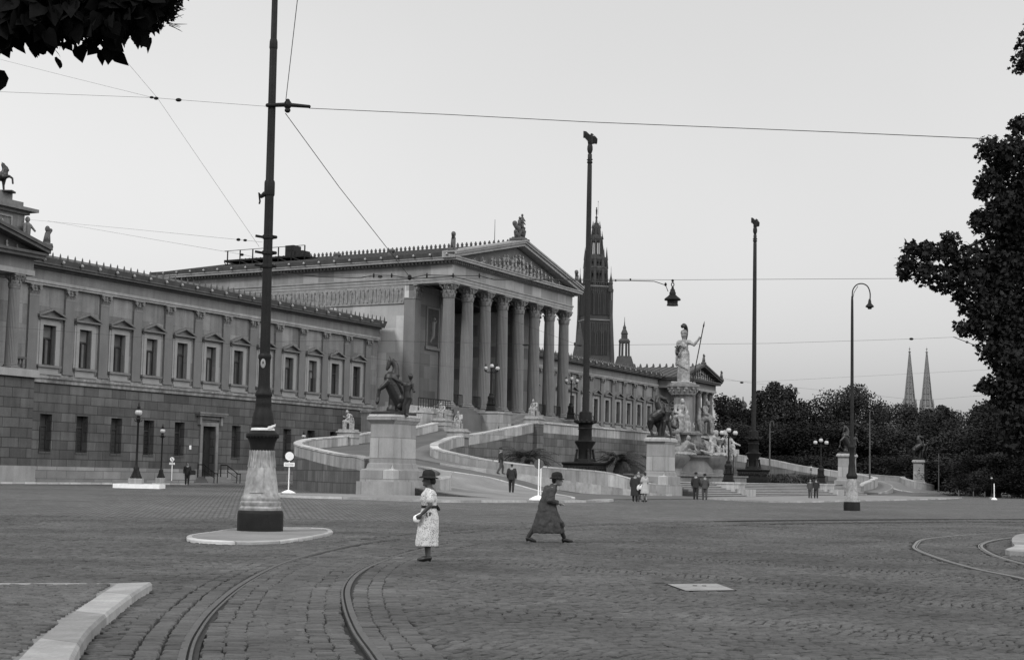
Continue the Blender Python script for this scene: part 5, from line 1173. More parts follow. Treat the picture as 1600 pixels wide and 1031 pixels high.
# --- woman in the printed dress (faces left, -x)
def woman_dress():
    b = gd(667, 880)+Vector((0, 0, CZ)); t = thing('person', b, 0, 'woman in a pale printed dress, dark belt and black hat, standing by the tram rail', 'person')
    K = 1.0; B = MB()
    # local: facing -x ; y away
    head(B, Vector((-.01, 0, 1.455)), math.pi+.25); B.limb([(.02, 0, 1.26), (.0, 0, 1.38)], [.06, .052])
    B.limb([(.01, 0, .85), (.02, 0, 1.05), (.02, 0, 1.22)], [.13, .115, .12]); B.rc((.02, -.13, 1.24), (.02, .13, 1.24), .06, .06)
    B.limb([(.02, -.17, 1.23), (.045, -.23, 1.0), (-.09, -.2, .86)], [.05, .043, .032]); hand(B, (-.1, -.2, .85), (-.8, .05, -.6), (-.3, .6, -.4))
    B.limb([(.02, .17, 1.23), (.02, .22, 1.0), (-.15, .14, .84)], [.05, .042, .03]); hand(B, (-.16, .14, .83), (-.8, -.1, -.5), (-.3, -.6, -.4))
    B.limb([(.01, -.07, .82), (.0, -.07, .48), (.03, -.065, .10)], [.11, .065, .038]); B.limb([(.01, .07, .82), (-.02, .07, .48), (.0, .08, .10)], [.11, .065, .038]); 
    voxel(B, 'body', 'skin_d', t, vs=.0085, it=2)
    D = MB(); loft(D, [(-.01, 0, .265, .20, .20, .07), (-.015, 0, .34, .205, .20, .06), (-.005, 0, .5, .195, .19, .05), (.01, 0, .68, .185, .18, .03), (.015, 0, .82, .17, .17, .01), (.01, 0, .93, .135, .145, 0), (.015, 0, .99, .125, .14, 0), (.0, 0, 1.1, .155, .155, 0), (.005, 0, 1.2, .14, .16, 0), (.02, 0, 1.27, .10, .13, 0), (.01, 0, 1.31, .065, .07, 0)], 40, nf=9)
    for s in (-1, 1): D.limb([(.02, s*.15, 1.23), (.035, s*.205, 1.1)], [.078, .075])
    voxel(D, 'dress', 'dress', t, vs=.011, it=2, rough=.02, rscale=.09)
    m_ = MB(); loft(m_, [(.014, 0, .955, .143, .155), (.014, 0, 1.0, .138, .151), (.014, 0, 1.0, .1, .1)], 24); m_.build('belt', 'felt', t, smooth=True)
    m_ = MB(); m_.rc((.15, .02, .98), (.19, .05, .93), .035, .03); voxel(m_, 'belt_bow', 'felt', t, vs=.012)
    m_ = MB(); m_.lathe(0, 0, [(.135, 1.49), (.165, 1.485), (.17, 1.5), (.115, 1.525), (.112, 1.56), (.1, 1.61), (.06, 1.642), (.01, 1.65)], 24); m_.xf(lambda v: Vector((v.x*1.06-.005, v.y, v.z-.07*v.x*.6))); m_.build('hat', 'felt', t, smooth=50)
    m_ = MB(); m_.ell((.085, 0, 1.435), (.045, .06, .06)); m_.ell((.05, 0, 1.46), (.07, .082, .08)); voxel(m_, 'hair', 'hair', t, vs=.01)
    shoes(t, [((.05, -.065, 0), (-.13, -.07, 0)), ((.02, .08, 0), (-.16, .09, 0))], .009)
    m_ = MB(); m_.ell((-.2, -.15, .76), (.07, .045, .075)); m_.rc((-.14, -.17, .84), (-.2, -.15, .8), .03, .035); voxel(m_, 'handbag', 'whitepaint', t, vs=.012)
    t.scale = (1.03,)*3
woman_dress()
# --- woman striding in the long coat (faces right, +x)
def woman_coat():
    b = gd(857, 850)+Vector((0, 0, CZ)); t = thing('person', b, 0, 'woman in a long grey coat and dark hat striding to the right', 'person')
    B = MB(); head(B, Vector((.17, 0, 1.32)), -.05); B.limb([(.06, 0, 1.15), (.14, 0, 1.25)], [.06, .05]); B.limb([(-.04, 0, .8), (-.02, 0, .98), (.04, 0, 1.12)], [.11, .10, .10])
    B.rc((.05, -.13, 1.13), (.05, .13, 1.13), .05, .05)
    for s in (-1, 1): B.limb([(.05, s*.16, 1.12), (.01, s*.2, .9), (.17, s*.1, .84)], [.045, .04, .032])
    hand(B, (.18, -.09, .84), (1, .25, -.1), (.2, .5, -.5)); hand(B, (.17, .09, .85), (1, -.25, -.15), (.2, -.5, -.5))
    B.limb([(-.04, -.05, .8), (-.22, -.05, .45), (-.40, -.06, .17), (-.43, -.06, .12)], [.085, .06, .04, .04]); B.limb([(-.02, .05, .8), (.18, .05, .45), (.33, .07, .12)], [.085, .06, .04]); 
    
    voxel(B, 'body', 'skin', t, vs=.0085, it=2)
    S = MB(); S.limb([(-.2, -.05, .47), (-.40, -.06, .17), (-.43, -.06, .12)], [.068, .048, .046]); voxel(S, 'stocking', 'stock', t, vs=.011); S = MB(); S.limb([(.17, .05, .47), (.33, .07, .12)], [.068, .046]); voxel(S, 'stocking', 'stock', t, vs=.011)
    D = MB(); loft(D, [(-.03, 0, .20, .34, .22, .10), (-.03, 0, .25, .345, .23, .10), (-.03, 0, .45, .28, .225, .09), (-.04, 0, .68, .215, .2, .05), (-.05, 0, .84, .165, .17, .02), (-.035, 0, .96, .15, .165, 0), (-.005, 0, 1.06, .15, .17, 0), (.03, 0, 1.14, .125, .155, 0), (.07, 0, 1.2, .09, .11, 0), (.1, 0, 1.225, .06, .07)], 44, nf=9, ph=1)
    for s in (-1, 1): D.limb([(.04, s*.15, 1.1), (.0, s*.205, .9), (.15, s*.115, .845)], [.085, .078, .055]); 
    D.rc((.05, -.06, 1.2), (.06, .06, 1.2), .05, .05); D.limb([(.15, -.03, .5), (.27, -.03, .42), (.28, -.03, .36)], [.1, .06, .05]); D.limb([(-.08, .0, .95), (-.03, 0, 1.1)], [.1, .11])
    voxel(D, 'coat', 'coat', t, vs=.012, it=2, rough=.05, rscale=.11)
    m_ = MB(); m_.lathe(0, 0, [(.13, 1.37), (.155, 1.365), (.155, 1.385), (.118, 1.4), (.118, 1.45), (.1, 1.49), (.05, 1.515), (.01, 1.52)], 24); m_.xf(lambda v: Vector((v.x*1.02+.155, v.y, v.z-.015-(.02 if v.x > .1 else 0)))); m_.build('hat', 'felt', t, smooth=50)
    m_ = MB(); m_.ell((.11, 0, 1.325), (.07, .08, .09)); voxel(m_, 'hair', 'hair', t, vs=.012)
    shoes(t, [((-.45, -.06, .02), (-.28, -.06, 0)), ((.32, .07, 0), (.5, .07, .01))], .009)
    t.scale = (1.15,)*3
woman_coat()
# --- distant people
def man(name_label, b, h, yaw, suit='suit', stride=.12, hat=True, arms=0, trousers=None, group=None, cap=False):
    t = thing('person', b, yaw, name_label, 'person', group, scale=h/1.75)       # local faces +x
    B = MB(); head(B, Vector((0, 0, 1.62))); B.limb([(0, 0, 1.42), (0, 0, 1.54)], [.058, .055]); B.limb([(0, 0, .95), (0, 0, 1.2), (0, 0, 1.38)], [.14, .15, .14])
    L_ = [[(0, .1, .92), (stride, .1, .5), (stride*.9, .1, .09)], [(0, -.1, .92), (-stride*.2, -.1, .5), (-stride*1.3, -.1, .1)]]
    A_ = [[(0, s*.2, 1.4), (-.03+s*arms*.08, s*.27, 1.12), (.1+s*arms*.1, s*.25, .88)] for s in (-1, 1)]
    for l_ in L_: B.limb(l_, [.09, .07, .045])
    for k_, a_ in enumerate(A_): B.limb(a_, [.055, .048, .034]); hand(B, a_[2], (.3, 0, -1), (1, 0, -.2), side=1 if k_ else -1)
    voxel(B, 'body', 'skin', t, vs=.014, it=1)
    C = MB(); loft(C, [(0, 0, .76, .16, .2), (0, 0, .95, .15, .19), (0, 0, 1.15, .15, .19), (0, 0, 1.35, .15, .205), (0, 0, 1.44, .1, .15), (0, 0, 1.48, .06, .07)], 20); C.rc((0, -.19, 1.4), (0, .19, 1.4), .075, .075)
    for a_ in A_: C.limb([a_[0], a_[1], Vector(a_[1]).lerp(Vector(a_[2]), .85)], [.08, .068, .055])
    voxel(C, 'jacket', suit, t, vs=.018, it=2)
    T_ = MB()
    for l_ in L_: T_.limb(l_, [.115, .09, .068])
    T_.rc((0, -.06, .92), (0, .06, .92), .13, .13); voxel(T_, 'trousers', trousers or suit, t, vs=.018, it=2)
    shoes(t, [((l_[2][0], l_[2][1], 0), (l_[2][0]+.2, l_[2][1], 0)) for l_ in L_], .014, 0)
    m_ = MB()
    if cap: m_.lathe(0, 0, [(.1, 1.66), (.11, 1.7), (.11, 1.73), (.05, 1.76), (.01, 1.765)], 16); m_.box(.05, .16, -.06, .06, 1.66, 1.675)
    elif hat: m_.lathe(0, 0, [(.16, 1.665), (.165, 1.675), (.105, 1.69), (.1, 1.76), (.07, 1.79), (.01, 1.785)], 18)
    if hat or cap: m_.build('hat', 'felt', t, smooth=50)
    else: m_.ell((-.015, 0, 1.65), (.1, .085, .1)); voxel(m_, 'hair', 'hair', t, vs=.014)
    return t
def lady(label, b, h, yaw, m='pale', hat=False, length=.45):
    t = thing('person', b, yaw, label, 'person', None, scale=h/1.65)
    B = MB(); head(B, Vector((0, 0, 1.52))); B.limb([(0, 0, 1.32), (0, 0, 1.44)], [.05, .046]); B.limb([(0, 0, .9), (0, 0, 1.1), (0, 0, 1.3)], [.13, .12, .12])
    for s in (-1, 1):
        B.limb([(0, s*.08, .85), (.02*s, s*.08, .48), (-.02+.06*s, s*.08, .09)], [.1, .06, .038]); B.limb([(0, s*.16, 1.31), (.02, s*.21, 1.05), (.18, s*.17, .92)], [.045, .04, .03]); hand(B, (.18, s*.17, .92), (1, 0, -.3), (0, 0, -1))
    voxel(B, 'body', 'skin', t, vs=.014, it=1)
    D = MB(); loft(D, [(0, 0, length, .22, .24, .05), (0, 0, .7, .18, .2, .03), (0, 0, .95, .13, .15), (0, 0, 1.05, .12, .145), (0, 0, 1.2, .14, .17), (0, 0, 1.33, .1, .15), (0, 0, 1.38, .05, .06)], 24, nf=6)
    for s in (-1, 1): D.limb([(0, s*.14, 1.3), (.01, s*.19, 1.12)], [.075, .065])
    voxel(D, 'dress', m, t, vs=.018, it=2)
    m_ = MB(); m_.ell((-.02, 0, 1.55), (.1, .085, .1)); m_.ell((-.1, 0, 1.5), (.05, .05, .05)); voxel(m_, 'hair', 'hair', t, vs=.014)
    shoes(t, [((-.03+.06*s, s*.08, 0), (.15+.06*s, s*.08, 0)) for s in (-1, 1)], .014)
    if hat: m_ = MB(); m_.lathe(0, 0, [(.15, 1.575), (.155, 1.585), (.1, 1.6), (.09, 1.66), (.01, 1.69)], 16); m_.build('hat', 'felt', t, smooth=50)
    return t
def gp(u, v, h, pix):     # place someone of height h seen pix pixels tall, feet at v
    Y = FPX*h/pix; return at(u, v, Y)
man('man in a dark suit walking up the paved ramp, back to the camera', gp(799, 769, 1.78, 45), 1.78, R(85), 'suit', .1, hat=False)
man('man in a dark jacket and cap hurrying up the footway beside the inner ramp parapet', gp(782, 740, 1.75, 40.5), 1.75, R(20), 'suit', .2, cap=True, trousers='suit_m')
man('bare-headed man in a dark suit carrying a case before the left wing', gp(292, 757, 1.75, 35), 1.75, R(-80), 'suit', .05, hat=False, arms=.5)
b = gp(292, 757, 1.75, 35); t = thing('carrying_case', b+Vector((.45, -.15, .95)), R(10), 'dark flat case held under the arm of the man before the left wing', 'case')
m_ = MB(); m_.box(-.22, .22, -.06, .06, -.15, .2); m_.build('case_body', 'suit', t); m_ = MB(); m_.tube([(-.07, 0, .2), (-.05, 0, .25), (.05, 0, .25), (.07, 0, .2)], .012, 5); m_.build('handle', 'iron', t)
man('man in a dark suit and hat standing left of his companion before the fountain steps', gp(1087, 780, 1.8, 42), 1.8, R(80), 'suit', .06)
man('slimmer man in a grey suit and hat right of his companion before the fountain steps', gp(1101, 780.5, 1.74, 40), 1.74, R(95), 'suit_m', .05)
man('left one of two strollers by the far steps, in a grey coat', gp(1266, 778, 1.72, 30), 1.72, R(-100), 'suit_m', .1, hat=False)
man('right one of two strollers by the far steps, in a black suit', gp(1275, 778, 1.78, 31.5), 1.78, R(-95), 'suit', .12)
# couple with pram
man('stout figure in a long dark coat on the left of the pram', gp(992, 783, 1.68, 45), 1.68, R(80), 'suit', .04, hat=True)
m_ = MB(); loft(m_, [(0, 0, .35, .24, .27, .04), (0, 0, .7, .22, .25, .03), (0, 0, 1.0, .2, .24), (0, 0, 1.35, .17, .23), (0, 0, 1.45, .08, .1)], 24, nf=5)
q = [o for o in bpy.data.objects if o.get('label', '').startswith('stout figure')][0]; voxel(m_, 'long_coat', 'suit', q, vs=.02)
lady('woman in a pale sleeveless dress standing on the right of the pram', gp(1007, 783, 1.66, 46), 1.66, R(110), 'pale')
man('grey-haired man standing behind the couple with the pram', gp(997, 780, 1.74, 44.5), 1.74, R(-80), 'suit_m', .04, hat=False)
b = gp(1002, 783.5, 1.7, 46.5); t = thing('baby_pram', b, R(75), 'dark pram with a pale hood pushed between two people beside the pedestal', 'pram')
m_ = MB(); loft(m_, [(0, 0, .42, .28, .16), (0, 0, .55, .4, .22), (0, 0, .72, .45, .25), (0, 0, .74, .43, .23)], 20); m_.build('body', 'suit', t, smooth=40)
m_ = MB(); m_.ell((-.2, 0, .78), (.26, .24, .24)); m_.build('hood', 'cloth', t, smooth=True)
for x in (-.28, .28):
    for y in (-.2, .2):
        m_ = MB(); m_.tube([(x+.17*math.cos(a), y, .17+.17*math.sin(a)) for a in [i*math.pi/8 for i in range(17)]], .014, 5)
        for a in range(4): m_.tube([(x, y, .17), (x+.17*math.cos(a*math.pi/2), y, .17+.17*math.sin(a*math.pi/2))], .006, 4)
        m_.build('wheel', 'iron', t)
m_ = MB(); m_.tube([(-.4, -.2, .6), (-.75, -.2, .98), (-.75, .2, .98), (-.4, .2, .6)], .014, 5); m_.tube([(-.28, -.2, .17), (-.28, -.18, .45)], .014, 5); m_.tube([(.28, -.2, .17), (.28, -.18, .45)], .014, 5); m_.build('handle', 'iron', t)
# ------------------------------------------------------------------ iron tram mast
MAST = gd(406, 835); MB_ = at(406, 835, MAST.y); 
px = MAST.y/FPX
t = thing('tram_mast', (MAST.x, MAST.y, .13), 0, 'thick dark iron tram mast with a weathered bulging pedestal, on the kerbed island', 'mast')
t.rotation_euler = (0, R(-.38), 0)
def zz(v): return (836-v)*px
def part(name, m, prof, n=32, flute=0, **k):
    m_ = MB(); m_.lathe(0, 0, [(r*px, zz(v)) for r, v in prof], n, flute=flute); return m_.build(name, m, t, smooth=35)
part('plinth_drum', 'iron', [(35.5, 838), (35.5, 812), (35, 808), (34, 806), (30, 805)])
pd = part('pedestal', 'cast', [(32, 806), (32.5, 802), (30, 799), (31.5, 796), (31.5, 793), (29, 791), (30, 788), (29.5, 785), (27, 782), (25.5, 770), (23, 752), (20.5, 735), (18.8, 722), (18, 713)])
m_ = MB()
for i in range(24):
    a = i*math.pi/12; m_.tube([(18.6*px*math.cos(a), 18.6*px*math.sin(a), zz(713)), (19.0*px*math.cos(a), 19*px*math.sin(a), zz(722)), (21*px*math.cos(a), 21*px*math.sin(a), zz(739))], 1.3*px, 6)
m_.build('fluting', 'cast', pd)
for a in (-1.72, -1.72+math.pi):
    m_ = MB(); rs = []
    for k in range(9):
        v = 740+k*4.8; r = np.interp(v, [735, 752, 770, 782], [20.5, 23, 25.5, 27])*px
        ring_ = [((r+o)*math.cos(a+d), (r+o)*math.sin(a+d), zz(v)) for d, o in ((-.42, -.02), (-.42, .022), (-.15, .022), (.15, .022), (.42, .022), (.42, -.02))]; rs.append(ring_)
    m_.rings(rs); m_.build('inspection_panel', 'cast', t)
part('dark_capital', 'iron', [(18, 714), (18.5, 711), (19, 706), (20.5, 700), (22.5, 696), (24, 693), (25.5, 691), (25.5, 688), (23, 686), (19, 682)])
m_ = MB()
for i in range(28): a = i*2*math.pi/28; m_.ell((24*px*math.cos(a), 24*px*math.sin(a), zz(691.5)), (1.8*px, 1.8*px, 2.6*px), n=6, m=5)
m_.build('bead_moulding', 'iron', t)
part('cloth_band', 'cloth', [(18.4, 685), (18.8, 683), (18.2, 680), (17.2, 677.5)])
m_ = MB(); m_.add([(-17*px, -9*px, zz(684)), (14*px, -16*px, zz(679)), (20.5*px, -8*px, zz(676)), (21*px, -7*px, zz(672)), (13*px, -15.4*px, zz(675.5)), (-16.5*px, -8.8*px, zz(681))], [(0, 1, 4, 5), (1, 2, 3, 4)]); m_.build('cloth_tail', 'cloth', t)
part('urn', 'iron', [(17, 680), (18, 676), (18, 672), (17, 669), (16.8, 664), (15, 655), (13, 649), (12.3, 645), (12.8, 642), (12.6, 638), (12, 634), (12, 630), (13.4, 628), (13.4, 625), (12, 622)])
part('fluted_stem', 'iron', [(12, 623), (10.5, 619), (9.6, 614), (9.2, 600), (9.0, 580), (9.2, 572), (10.2, 569), (10.2, 565), (8.6, 562)], 24, .06)
part('pole', 'iron', [(8.2, 563), (7.4, 440), (7.0, 302), (7.0, 301), (6.6, 300), (6.2, 200), (5.9, 66), (5.0, 62), (4.6, -60), (3.5, -90)], 20)
part('sleeve', 'iron', [(7.9, 312), (8.3, 310), (8.3, 291), (7.4, 288)]); part('sleeve', 'iron', [(6.1, 76), (6.6, 74), (6.3, 64), (5.4, 60)])
m_ = MB(); m_.ell((-1*px-.0, -9.6*px, zz(578)), (4*px, .012, 7.5*px), n=16, m=10); m_.build('enamel_plate', 'parapet', t, smooth=True)
m_ = MB(); m_.ell((-1*px, -9.6*px-.008, zz(577)), (1.1*px, .009, 2.6*px), n=10, m=6); m_.build('plate_mark', 'iron', t)
for v in (378, 403, 424):
    m_ = MB(); m_.lathe(0, 0, [(7.6, 0), (8.8, 0), (8.8, .07), (7.6, .07)][0:0] or [(8.6*px, zz(v)-.05), (9*px, zz(v)-.04), (9*px, zz(v)+.04), (8.6*px, zz(v)+.05)], 20); m_.rc((9*px, 0, zz(v)), (12*px, 0, zz(v)), .05, .045, 6); m_.tube([(-9*px, 0, zz(v)), (-20*px, 0, zz(v)+.03)], .035, 6); m_.build('clamp_band', 'iron', t)
m_ = MB(); m_.rc((-7*px, -.05, zz(310)), (-12*px, -.05, zz(314)), .07, .05, 6); m_.tube([(-12*px, -.05, zz(314)), (-16*px, -.05, zz(308)), (-14*px, -.05, zz(322)), (-15*px, -.05, zz(326))], .025, 5); m_.build('wire_bracket', 'iron', t)
m_ = MB(); m_.rc((-6*px, -.1, zz(168.5)), (24*px, -.1, zz(167)), .055, .06, 8); m_.rc((24*px, -.1, zz(167)), (60*px, -.1, zz(169.5)), .06, .045, 8); m_.ell((26*px, -.1, zz(167)), (.11, .09, .12)); m_.ell((26*px, -.1, zz(176)), (.08, .07, .07)); m_.ell((26*px, -.1, zz(161)), (.06, .06, .06)); m_.tube([(26*px, -.1, zz(160)), (26*px, -.1, zz(178))], .035, 6); m_.build('crossbar', 'iron', t)

# ------------------------------------------------------------------ flagpoles with eagles
def flagpole(s, p, H, lab, proto=None):
    b = W(s, p, 1.3)
    if proto: return dup(proto, b, None, lab)
    t = thing('flagpole', b, FROT, lab, 'flagpole', 'tall flag masts flanking the fountain')
    m_ = MB(); m_.sqprof(0, 0, [(1.75, 0), (1.75, .5), (1.55, .55), (1.5, 1.35), (1.62, 1.5), (1.62, 1.62), (1.0, 1.7)]); m_.build('base', 'iron', t)
    m_ = MB()
    for i in range(9):
        for sx, sy in ((1, 0), (0, -1), (-1, 0)):
            q = -1.2+i*.3; m_.ell((sx*1.53+(q if sx == 0 else 0), sy*1.53+(q if sy == 0 else 0), 1.0+.08*(i % 2)), (.13, .13, .2), n=6, m=5)
    m_.build('base_ornament', 'iron', t)
    m_ = MB(); m_.lathe(0, 0, [(.98, 1.68), (.95, 1.95), (.6, 2.0), (.62, 2.9), (.95, 3.45), (.98, 3.55), (.62, 3.7), (.6, 4.6), (.68, 4.7), (.6, 4.8), (.65, 5.1), (1.0, 5.25), (.98, 5.35), (.6, 5.45), (.58, 6.2), (.32, 6.35)], 20, flute=.05); m_.build('pedestal', 'iron', t, smooth=40)
    m_ = MB()
    for k in range(4): a = math.pi/4+k*math.pi/2; m_.rc((.95*math.cos(a), .95*math.sin(a), 1.7), (.8*math.cos(a), .8*math.sin(a), 2.6), .14, .1, 7); m_.ell((.8*math.cos(a), .8*math.sin(a), 2.75), .12, n=6, m=5)
    for k in range(12): a = k*math.pi/6; m_.ell((.95*math.cos(a), .95*math.sin(a), 5.4), (.13, .13, .16), n=6, m=4)
    m_.build('figures', 'iron', t)
    m_ = MB(); m_.lathe(0, 0, [(.29, 6.3), (.28, 12), (.25, 20), (.23, 26), (.21, H-3.2), (.18, H-3.1), (.26, H-3.0), (.26, H-2.9), (.2, H-2.85), (.2, H-2.2), (.12, H-2.1)], 16); m_.build('pole', 'iron_g', t, smooth=40)
    m_ = MB()
    for k in range(4): a = k*math.pi/2; m_.ell((.22*math.cos(a), .22*math.sin(a), H-2.7), .08, n=6, m=4)
    m_.lathe(0, 0, [(.12, H-2.15), (.2, H-2.0), (.26, H-1.75), (.25, H-1.45), (.15, H-1.1), (.1, H-1.0)], 16); m_.build('finial', 'iron_g', t, smooth=40)
    m_ = MB(); z = H-.75; m_.rc((0, 0, z-.25), (0, -.05, z+.15), .2, .16, 8); m_.rc((0, -.08, z+.2), (0, -.12, z+.4), .11, .1, 7); m_.rc((0, -.2, z+.4), (0, -.3, z+.36), .05, .02, 6)
    for k in (-1, 1):
        m_.add([(k*.1, y, zz_) for y in (-.05, .05) for zz_ in (z-.2, z+.35)]+[(k*.8, y, zz_) for y in (-.03, .05) for zz_ in (z-.05, z+.48)]+[(k*1.2, y, zz_) for y in (-.01, .03) for zz_ in (z-.12, z+.42)],
               [(0, 4, 5, 1), (2, 3, 7, 6), (0, 2, 6, 4), (1, 5, 7, 3), (4, 8, 9, 5), (6, 7, 11, 10), (4, 6, 10, 8), (5, 9, 11, 7), (8, 10, 11, 9), (0, 1, 3, 2)])
        for j in range(6): m_.rc((k*(.3+j*.17), -.04, z+.3), (k*(.34+j*.17), -.03, z-.28+.05*j), .06, .035, 5)
    m_.xf(lambda v: Vector((v.x*1.3, v.y*1.2, z+(v.z-z)*1.2-.05)))
    m_.build('eagle', 'iron_g', t); return t
F1 = flagpole(39.6, 28.4, 32.4, 'nearer of two very tall dark flag masts topped by an eagle')
F2 = flagpole(mir(39.6), 28.4, 32.4, 'farther of two very tall dark flag masts topped by an eagle', F1)
for f_ in (F1, F2):
    for ch in f_.children:
        pass

# ------------------------------------------------------------------ street lamps
def lamp3(loc, lab, proto=None, rz=R(-4)):
    if proto: return dup(proto, loc, rz, lab)
    t = thing('street_lamp', loc, rz, lab, 'street lamp', 'iron candelabra with three milk glass globes')
    m_ = MB(); m_.sqprof(0, 0, [(.55, 0), (.55, .15), (.42, .2), (.4, .7), (.5, .78), (.36, .85)]); m_.lathe(0, 0, [(.36, .8), (.3, 1.3), (.38, 1.5), (.36, 1.6), (.2, 1.75), (.22, 1.9), (.14, 2.0)], 16)
    for k in range(4): a = math.pi/4+k*math.pi/2; m_.rc((.5*math.cos(a), .5*math.sin(a), .2), (.36*math.cos(a), .36*math.sin(a), 1.2), .13, .08, 7); m_.ell((.36*math.cos(a), .36*math.sin(a), 1.35), .1, n=6, m=5)
    m_.build('base', 'iron', t, smooth=45)
    m_ = MB(); m_.lathe(0, 0, [(.12, 1.95), (.09, 2.1), (.08, 4.1), (.13, 4.15), (.13, 4.25), (.07, 4.3), (.06, 4.9)], 12); m_.build('pole', 'iron', t, smooth=40)
    for x in (-.62, 0, .62):
        z = 4.85 if x == 0 else 4.6
        m_ = MB()
        if x: m_.tube(spline([(0, 0, 4.2), (x*.5, 0, 4.15), (x, 0, 4.25), (x, 0, z-.28)], 4), .04, 6); m_.rc((x*.5, 0, 4.15), (x*.35, 0, 4.4), .03, .02, 5)
        m_.lathe(x, 0, [(.05, z-.32), (.14, z-.26), (.16, z-.2), (.06, z-.18)], 12)
        a_ = m_.build('arm', 'iron', t, smooth=40)
        m_ = MB(); m_.ell((x, 0, z), (.235, .235, .235), n=18, m=12); m_.build('globe', 'milk', a_, smooth=True)
        m_ = MB(); m_.lathe(x, 0, [(.14, z+.18), (.12, z+.25), (.06, z+.32), (.05, z+.4), (.02, z+.5)], 12); m_.build('finial', 'iron', a_, smooth=40)
    return t
L3 = lamp3(W(55.2, 11, 8.2), 'three globe iron lamp on the stair cheek before the third portico column')
lamp3(W(mir(55.2), 11, 8.2), 'three globe iron lamp on the far stair cheek at the right end of the portico', L3)
lamp3(W(48.9, 39.1, 1.42), 'three globe iron lamp on the steps just right of the fountain', L3)
lamp3(W(mir(48.9), 39.1, 1.42), 'three globe iron lamp on the far steps before the dark trees', L3)
def lamp1(loc, h, lab, proto=None):
    if proto: return dup(proto, loc, 0, lab)
    t = thing('street_lamp', loc, 0, lab, 'street lamp', 'iron posts with a single milk glass globe'); k = h/5.2
    m_ = MB(); m_.sqprof(0, 0, [(.42, 0), (.42, .42), (.36, .45)]); m_.build('plinth', 'parapet', t)
    m_ = MB(); m_.lathe(0, 0, [(.3, .44), (.28, .6), (.17, .95), (.2, 1.1), (.1, 1.25), (.075, 1.4), (.06, h-1.35), (.1, h-1.3), (.12, h-1.2), (.16, h-1.1), (.1, h-1.0), (.13, h-.9)], 12)
    for q in range(4): a = math.pi/4+q*math.pi/2; m_.rc((.33*math.cos(a), .33*math.sin(a), .5), (.16*math.cos(a), .16*math.sin(a), 1.0), .1, .05, 6)
    m_.build('post', 'iron', t, smooth=45)
    m_ = MB()
    for s in (-1, 1): m_.tube([(0, 0, h-1.3), (s*.22, 0, h-1.22), (s*.24, 0, h-1.1)], .03, 5)
    m_.build('side_arm', 'iron', t)
    m_ = MB(); m_.ell((0, 0, h-.66), .235, n=18, m=12); m_.build('globe', 'milk', t, smooth=True)
    m_ = MB(); m_.lathe(0, 0, [(.19, h-.52), (.2, h-.47), (.1, h-.4), (.11, h-.3), (.04, h-.22), (.05, h-.15), (.01, h)], 12); m_.build('finial', 'iron', t, smooth=40); return t
b = at(212, 757.5, 105); LA = lamp1(b, 5.4, 'taller globe lamp post on the white kerb slab before the left wing')
b2 = at(251, 753.5, 115); q = lamp1(b2, 5.4, 'shorter globe lamp post just right of the taller one before the left wing', LA); q.scale = (.78,)*3
b3 = at(472.5, 745, 138); q = lamp1(b3, 5.4, 'globe lamp post mostly hidden behind the curved end of the ramp wall', LA); q.scale = (.74,)*3
b4 = at(1267, 768, 185); q = lamp1(b4, 5.4, 'tiny globe lamp post before the trees, left of the far three globe lamp', LA); q.scale = (.6,)*3
b5 = at(1549.5, 779, 165); q = lamp1(b5, 5.4, 'small globe lamp post at the foot of the dark trees, far right', LA); q.scale = (.45,)*3
# white slab under the lamps
P0, P1 = at(176, 761.5, 104.5), at(249, 761.5, 104.5)
m_ = MB(); m_.box(P0.x, P1.x, 104.5, 106.3, .1, P0.z+.28); tag(m_.build('kerb_slab', 'whitepaint'), 'bright white kerb slab under the taller globe lamp', 'kerb')
# slim curved-arm lamp
L = gd(1331, 797); px2 = L.y/FPX
t = thing('street_lamp', L, 0, 'slim dark street lamp with a crook arm and shaded lantern, on the square at right', 'street lamp')
def zq(v): return (797-v)*px2
def prt(name, m, prof, n=20): m_ = MB(); m_.lathe(0, 0, [(r*px2, zq(v)) for r, v in prof], n); return m_.build(name, m, t, smooth=40)
prt('plinth', 'iron', [(12.8, 799), (12.8, 788), (12.3, 784), (11, 783)]); prt('pedestal', 'cast', [(11.5, 784), (11, 780), (9.5, 776), (8.5, 765), (7.8, 755), (7.4, 748)])
prt('urn', 'iron', [(7.4, 748), (8.8, 745), (8.6, 742), (6, 738), (5.4, 728), (4.6, 724), (4.8, 715), (3.9, 712), (3.8, 702), (4.6, 700), (4.6, 697), (3, 695)])
prt('pole', 'iron_g', [(2.9, 696), (2.4, 560), (2.2, 500), (1.9, 470), (1.5, 462)], 14)
m_ = MB(); m_.tube(spline([(0, 0, zq(463)), (1*px2, 0, zq(452)), (7*px2, 0, zq(444)), (16*px2, 0, zq(442)), (24*px2, 0, zq(446)), (28*px2, 0, zq(456)), (28*px2, 0, zq(468))], 4), .035, 7)
m_.tube([(0, 0, zq(470)), (3*px2, 0, zq(456)), (9*px2, 0, zq(446))], .018, 5); m_.build('arm', 'iron_g', t)
m_ = MB(); m_.lathe(27.5*px2, 0, [(.05, zq(466)), (.08, zq(469)), (.1, zq(473)), (.23, zq(477)), (.24, zq(478.5)), (.12, zq(480)), (.1, zq(482))], 16); m_.build('lantern', 'iron', t, smooth=40)
